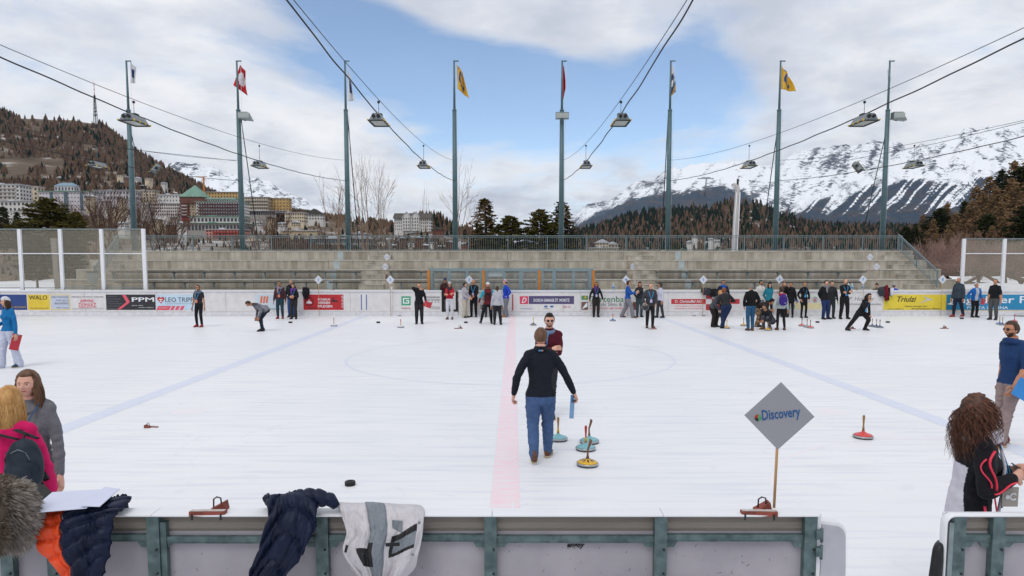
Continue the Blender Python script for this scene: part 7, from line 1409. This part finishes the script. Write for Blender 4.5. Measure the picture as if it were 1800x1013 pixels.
def puck(loc, lab, r=.062, h=.045):
    k = MB(); k.lathe([(r*.97, 0), (r, .006), (r, h-.006), (r*.94, h), (r*.5, h), (r*.46, h-.008), (.003, h-.010)], 28); o = k.build('puck', PUCK); o.location = loc; tag(o, lab, 'puck', 'black target pucks on the ice')
puck(gnd(615.5, 853), 'large looking black ring puck on the near ice in front of the coats', .062, .048)
for u, v, lab in ((510.5, 568, 'black puck in front of the woman with the purple scarf'), (665, 568, 'black puck left of the man drinking'), (819, 568, 'black puck left of the man swinging his leg'), (1437, 567.5, 'black puck between the red stocks and the man in blue trousers'), (1560.5, 567.5, 'black puck right of the three navy stocks'), (1690.5, 561, 'black puck in front of the bald man\'s feet')): puck(gnd(u, v), lab, .085, .065)
k = MB(); k.lathe([(.28, 0), (.28, .02)], 24); o = k.build('ice_mat', DARKST); o.location = gnd(1792, 556); tag(o, 'thin dark disc lying on the ice near the boards at far right', 'disc')
# ---------------------------------------------------------------- coats over the boards
def drape(name, rows, fn_d, mats, pick, lab, nu=60, nv=110, cat='jacket', th=.02, world=None):
    e = empty(name, at(rows[3][1], rows[3][2], rows[3][0]), lab, cat)
    n = len(rows)-1; P_ = [(at(a, b, Y), at(c, d, Y)) for Y, a, b, c, d in rows]
    def cr(i, q, f):     # smooth rows
        p = [P_[max(0, min(n, i+o))][q] for o in (-1, 0, 1, 2)]; return .5*((2*p[1])+(p[2]-p[0])*f+(2*p[0]-5*p[1]+4*p[2]-p[3])*f*f+(-p[0]+3*p[1]-3*p[2]+p[3])*f**3)
    vs_ = []; 
    for j in range(nv+1):
        t = j/nv; i = min(int(t*n), n-1); f = t*n-i; L_, R_ = cr(i, 0, f), cr(i, 1, f)
        for q in range(nu+1):
            s_ = q/nu; p = L_.lerp(R_, s_); d = fn_d(s_, t); vs_.append(p+Vector((0, -d*.86, d*.5)))
    groups = {}
    for j in range(nv):
        for q in range(nu): groups.setdefault(pick((q+.5)/nu, (j+.5)/nv), []).append((j*(nu+1)+q, j*(nu+1)+q+1, (j+1)*(nu+1)+q+1, (j+1)*(nu+1)+q))
    for key, fs in groups.items():
        used = sorted({i for f in fs for i in f}); mp = {a: b for b, a in enumerate(used)}; k = MB(); k.add([vs_[i] for i in used], [tuple(mp[i] for i in f) for f in fs], True)
        o = k.build(mats[key][0], mats[key][1], e, True); s2 = o.modifiers.new('s', 'SOLIDIFY'); s2.thickness = th; s2.offset = 1
    return e
def edge(s_, w=.12): return math.sin(math.pi*min(1, max(0, s_)))**.5
NAVP = mat('navy_nylon', '#0d1730', .5, .2, 8, .003, 35, spec=.22); ORP = mat('orange_nylon', '#d8481a', .45, .1, 8, .004, 35, spec=.4); GRN_ = mat('grey_nylon', '#6f767e', .55, .12, 9, .004, 30); WHN = mat('white_nylon', '#b9b6bb', .6, .06, 9, .004, 30); BKN = mat('black_nylon', '#101014', .5, .1)
def puff(s_, t, nq=9, warp=.5, amp=.016, seed=0):
    amp = amp*2.0
    w = t*nq+warp*math.sin(s_*3+seed)+.6*noise.noise((s_*2+seed, t*3, 1)); return amp*abs(math.sin(w*math.pi))**.45-.012*max(0, 1-abs((s_*2.2+.3*noise.noise((t*4, seed, 2)))%1-.5)*16)+.010*noise.noise((s_*9+seed, t*9, 4))+.006*noise.noise((s_*25, t*25, seed))
drape('puffer_jacket', [(4.02, 492, 935, 560, 935), (3.92, 478, 893, 558, 885), (3.84, 472, 880, 556, 874), (3.74, 474, 876, 556, 868), (3.66, 476, 905, 560, 900), (3.60, 466, 945, 552, 940), (3.57, 452, 985, 530, 985), (3.56, 438, 1030, 500, 1025), (3.55, 425, 1080, 480, 1080)],
      lambda s_, t: .05*edge(s_)+puff(s_, t, 7.5, -1.4, .02, 3)+.016*math.sin(s_*11+3*t), [('shell', NAVP)], lambda s_, t: 0, 'navy quilted puffer jacket draped over the near boards left of the white jacket')
k_ = [c for c in sc.objects if c.name.startswith('puffer_jacket') and c.get('category')][-1]
k = MB()
def slv(u, v):
    a = 2*math.pi*v; t = u; c_ = at(512, 884, 3.72).lerp(at(596, 886, 3.72), t)+Vector((0, 0, .035*math.sin(t*math.pi))); r = .052*(1-.45*t)+.010*abs(math.sin(t*4*math.pi))**.6+.006*noise.noise((t*8, math.cos(a)*2, math.sin(a)*2)); r *= max(.05, min(1, (1-t)*9))**.5
    return tuple(c_+Vector((0, math.cos(a)*r*1.0, math.sin(a)*r)))
k.grid(slv, 40, 20); k.build('sleeve', NAVP, k_, True)

def wpick(s_, t):
    if .33 < s_ < .56: return 2 if (s_ < .40 and t > .62 and t < .80) else 1
    if s_ > .62 and s_ < .93:
        y = t+(s_-.62)*.28
        if .575 < y < .615 and s_ > .60: return 2
        if .70 < y < .725: return 2
        if (s_ < .66 and .575 < y < .725): return 2
        if (.615 < y < .70) and s_ > .66: return 1
        if .47 < t < .56 and s_ < .74 and t < .52+.25*(s_-.62): return 1
    if s_ < .33 and .66 < t < .80 and s_ > .33-(t-.66)*.0-.16+(t-.66)*.5: return 2
    return 0
drape('ski_jacket', [(4.0, 612, 930, 735, 935), (3.92, 598, 892, 738, 893), (3.84, 596, 884, 742, 890), (3.74, 597, 890, 746, 897), (3.66, 603, 912, 745, 910), (3.60, 610, 938, 742, 942), (3.57, 604, 965, 736, 972), (3.56, 612, 988, 728, 1000), (3.55, 640, 1025, 700, 1030), (3.55, 640, 1060, 690, 1070)],
      lambda s_, t: .03*edge(s_)+(.038*max(0, math.sin((s_-.33)/.23*math.pi))**.6 if .33 < s_ < .56 else 0)+.014*math.sin(s_*22+3*t)*(.4+t)+.022*abs(noise.noise((s_*6, t*5, 3)))+.014*abs(noise.noise((s_*13+t*4, t*9, 7)))+.004*noise.noise((s_*40, t*34, 7)), [('white_shell', WHN), ('grey_sleeve', GRN_), ('black_trim', BKN)], wpick, 'white and grey ski jacket with black stripes draped over the near boards', 170, 230)
J3 = [c for c in sc.objects if c.name.startswith('ski_jacket') and c.get('category')][-1]
k = MB(); p = at(691, 958, 3.50); k.bar(p+Vector((-.04, 0, 0)), p+Vector((.035, 0, .004)), .006, .018); k.build('name_patch', BKN, J3, True)
for u, v in ((737, 919), (726, 975)): k = MB(); p = at(u, v, 3.535); k.tube([p, p+Vector((0, -.006, .002))], .008, 12); k.build('snap_button', GALV, J3, True)
k = MB(); p = at(607, 965, 3.52); k.bar(p+Vector((-.0, 0, -.02)), p+Vector((.01, 0, .02)), .004, .014); k.build('velcro_tab', BKN, J3, True)
drape('puffer_jacket', [(4.02, 95, 940, 225, 935), (3.92, 84, 898, 232, 882), (3.84, 80, 888, 236, 876), (3.74, 76, 893, 225, 893), (3.66, 70, 912, 210, 905), (3.60, 70, 940, 202, 940), (3.57, 78, 972, 198, 975), (3.56, 112, 1010, 186, 1012), (3.55, 120, 1060, 178, 1065)],
      lambda s_, t: .045*edge(s_)+puff(s_, t, 10, .8 if s_ < .35 else -1.2, .017, 5 if s_ < .35 else 8)-(.02 if abs(s_-.36) < .02 else 0)+.015*math.sin(s_*14+2*t), [('orange_lining', ORP), ('navy_shell', NAVP), ('pale_edge', mat('pale_piping', '#8e9cb0', .5))], lambda s_, t: 2 if abs(s_-.36) < .012 and t > .35 else (0 if s_ < .36 and t > .3 else 1), 'navy puffer jacket with bright orange lining draped over the near boards at left', 80, 120)
# paper boards lying on it
e = empty('white_board_sheet', at(120, 885, 3.7), 'large sheet of white card lying over the navy and orange jacket', 'card sheet')
P4_ = [at(48, 902, 3.52), at(152, 893, 3.58), at(190, 862, 3.92), at(92, 868, 3.86)]
for P_ in P4_: P_.z = max(P_.z, NZ+.075)
k = MB(); k.add([p for p in P4_]+[p+Vector((0, 0, -.004)) for p in P4_], [(0,1,2,3),(7,6,5,4),(0,4,5,1),(1,5,6,2),(2,6,7,3),(3,7,4,0)]); k.build('sheet', mat('white_paper', '#c6cbe0', .6, .02), e, True)
P4_ = [P_.copy() for P_ in (P4_[1]+Vector((-.03, 0, .012)), P4_[1]+Vector((.06, .02, .002)), P4_[2]+Vector((.07, 0, .0)), P4_[2]+Vector((-.02, -.0, .012)))]
k = MB(); k.add([p for p in P4_]+[p+Vector((0, 0, -.004)) for p in P4_], [(0,1,2,3),(7,6,5,4),(0,4,5,1),(1,5,6,2),(2,6,7,3),(3,7,4,0)]); k.build('upper_sheet', _mats['white_paper'], e, True)
# fur trimmed coat at the lower left
fe = empty('fur_coat', at(5, 905, 3.5), 'brown fur coat with pale tipped hair bundled on the near boards at the left edge', 'coat')
FURB = mat('fur_base', '#4a4036', .9, .4, 14); FURT = mat('fur_pale_tips', '#a39b94', .9, .25, 30); FURM = mat('fur_mid_brown', '#6b5e51', .9, .3, 30)
fc = at(-8, 905, 3.50); R3 = Vector((.175, .16, .215))
k = MB(); k.ball(fc, tuple(R3*.93), 28, 18); k.tube([fc+Vector((.02, -.10, .17)), fc+Vector((.10, -.13, .06)), fc+Vector((.06, -.15, -.08)), fc+Vector((-.05, -.14, -.18))], [.05, .065, .065, .05], 12); k.build('body', FURB, fe, True)
k = MB(); r_ = random.Random(9)
for i in range(24000):
    a = r_.uniform(0, 2*math.pi); z = r_.uniform(-1, 1); q = math.sqrt(1-z*z); n_ = Vector((q*math.cos(a), q*math.sin(a), z))
    if n_.y > .5: continue
    if i % 3 == 0: c_ = fc+Vector((.02, -.10, .17)).lerp(Vector((.06, -.15, -.08)), r_.random())+Vector((.04, 0, 0)); p = c_+n_*.06
    else: p = fc+Vector((n_.x*R3.x, n_.y*R3.y, n_.z*R3.z))*.94
    rim = n_.x > .55 and i % 3; L_ = r_.uniform(.028, .055)*(1.35 if rim else .65); d = (n_+Vector((r_.gauss(0, .25)+.15, r_.gauss(0, .25), r_.gauss(0, .25)-.35))).normalized(); t = d.cross(Vector((0, -1, .3))).normalized()*.0009
    k.add([p-t, p+t, p+d*L_*.5+t*.7-Vector((0, 0, .0)), p+d*L_-Vector((0, 0, L_*.25))], [(0, 1, 2, 3)], k=1 if (rim and r_.random() < .75) or r_.random() < .12 else 0)
k.build('fur', [FURM, FURT], fe, True, 'stuff')
e = empty('black_folder', at(85, 868, 3.95), 'black folder corner between the fur coat and the white sheet', 'folder'); k = MB(); P_ = [at(60, 900, 3.75), at(118, 893, 3.8), at(78, 852, 4.0), at(50, 850, 4.0)]
k.add(P_+[p-Vector((0, 0, .01)) for p in P_], [(0,1,2,3),(7,6,5,4),(0,4,5,1),(1,5,6,2),(2,6,7,3),(3,7,4,0)]); k.build('cover', BLACK, e, True)
drape('dark_sleeve', [(3.95, 1650, 1000, 1668, 1000), (3.9, 1648, 955, 1664, 955), (3.8, 1646, 952, 1660, 950), (3.74, 1640, 962, 1660, 958), (3.72, 1636, 985, 1658, 985), (3.71, 1632, 1015, 1655, 1015), (3.71, 1630, 1050, 1655, 1050)], lambda s_, t: .03*edge(s_)+.004*noise.noise((s_*9, t*9, 3)), [('sleeve', BKN)], lambda s_, t: 0, 'black sleeve of a coat hanging at the gate end of the right boards', 14, 30)
# coats, bottles and cups on the far boards
def coat(u0, u1, v0, v1, m, lab, seed, cat='coat'):
    yy = BY-.055; drape('hung_'+cat, [(BY+.14, u0+2, v1-10, u1-2, v1-10), (BY+.10, u0+2, v0+3, u1-2, v0+3), (BY+.02, u0+1, v0, u1-1, v0), (yy, u0, v0+3, u1, v0+2), (yy-.03, u0, (v0+v1)/2, u1, (v0+v1)/2), (yy-.03, (u0*3+u1)/4, v1, (u0+3*u1)/4, v1+1)],
          lambda s_, t: .10*edge(s_)+.08*noise.noise((s_*3+seed, t*4, seed)), [('cloth', m)], lambda s_, t: 0, lab, 16, 24, cat, .02)
coat(531, 544, 507, 526, BLK, 'black coat hanging over the far boards left of the number 1 sign', 1)
coat(1232, 1250, 507, 520, DGREY, 'grey coat heaped on the far boards below the number 5 sign', 2); coat(1246, 1262, 509, 523, BLK, 'black coat on the far boards beside the grey one', 3)
coat(1543, 1558, 506, 522, DGREY, 'dark grey coat on the far boards below the bobble hat', 4); coat(1554, 1561, 503, 530, C('#6a1626'), 'long maroon scarf hanging over the far boards', 5, 'scarf'); coat(1559, 1564, 507, 528, BLK, 'black sleeve hanging right of the maroon scarf', 6); coat(1563, 1571, 508, 521, WHT, 'white garment on the far boards left of the yellow advertisement', 7, 'garment')
BOT = bpy.data.materials.new('bottle_plastic'); BOT.use_nodes = True; glass_nodes(BOT, (.45, .6, .68), .6, .1)
for u, v, lab in ((1078.5, 510, 'clear water bottle standing on the far cap near the garden advertisement'), (1492, 510, 'blue water bottle on the far cap right of the man with crossed arms'), (1498.5, 510, 'second blue water bottle, right of the first beside the man with crossed arms'), (1518, 510, 'blue water bottle behind the number 7 sign')):
    e = empty('water_bottle', (bxz(u, v)[0], BY+.06, BTOP), lab, 'bottle'); k = MB(); k.lathe([(.055, 0), (.06, .02), (.058, .2), (.06, .26), (.03, .32), (.025, .33)], 14); k.build('body', BOT, e); k = MB(); k.lathe([(.027, .331), (.027, .36)], 10); k.build('cap', WHITEP, e); k = MB(); k.lathe([(.0605, .09), (.0605, .18)], 14); k.build('label_band', LBLUE, e)
e = empty('paper_cup', (bxz(688, 508)[0], BY+.03, BTOP), 'white paper cup on the far cap below the number 2 sign', 'cup'); k = MB(); k.lathe([(.05, 0), (.07, .19), (.066, .19), (.047, .01)], 14); k.build('cup_body', WHITEP, e)
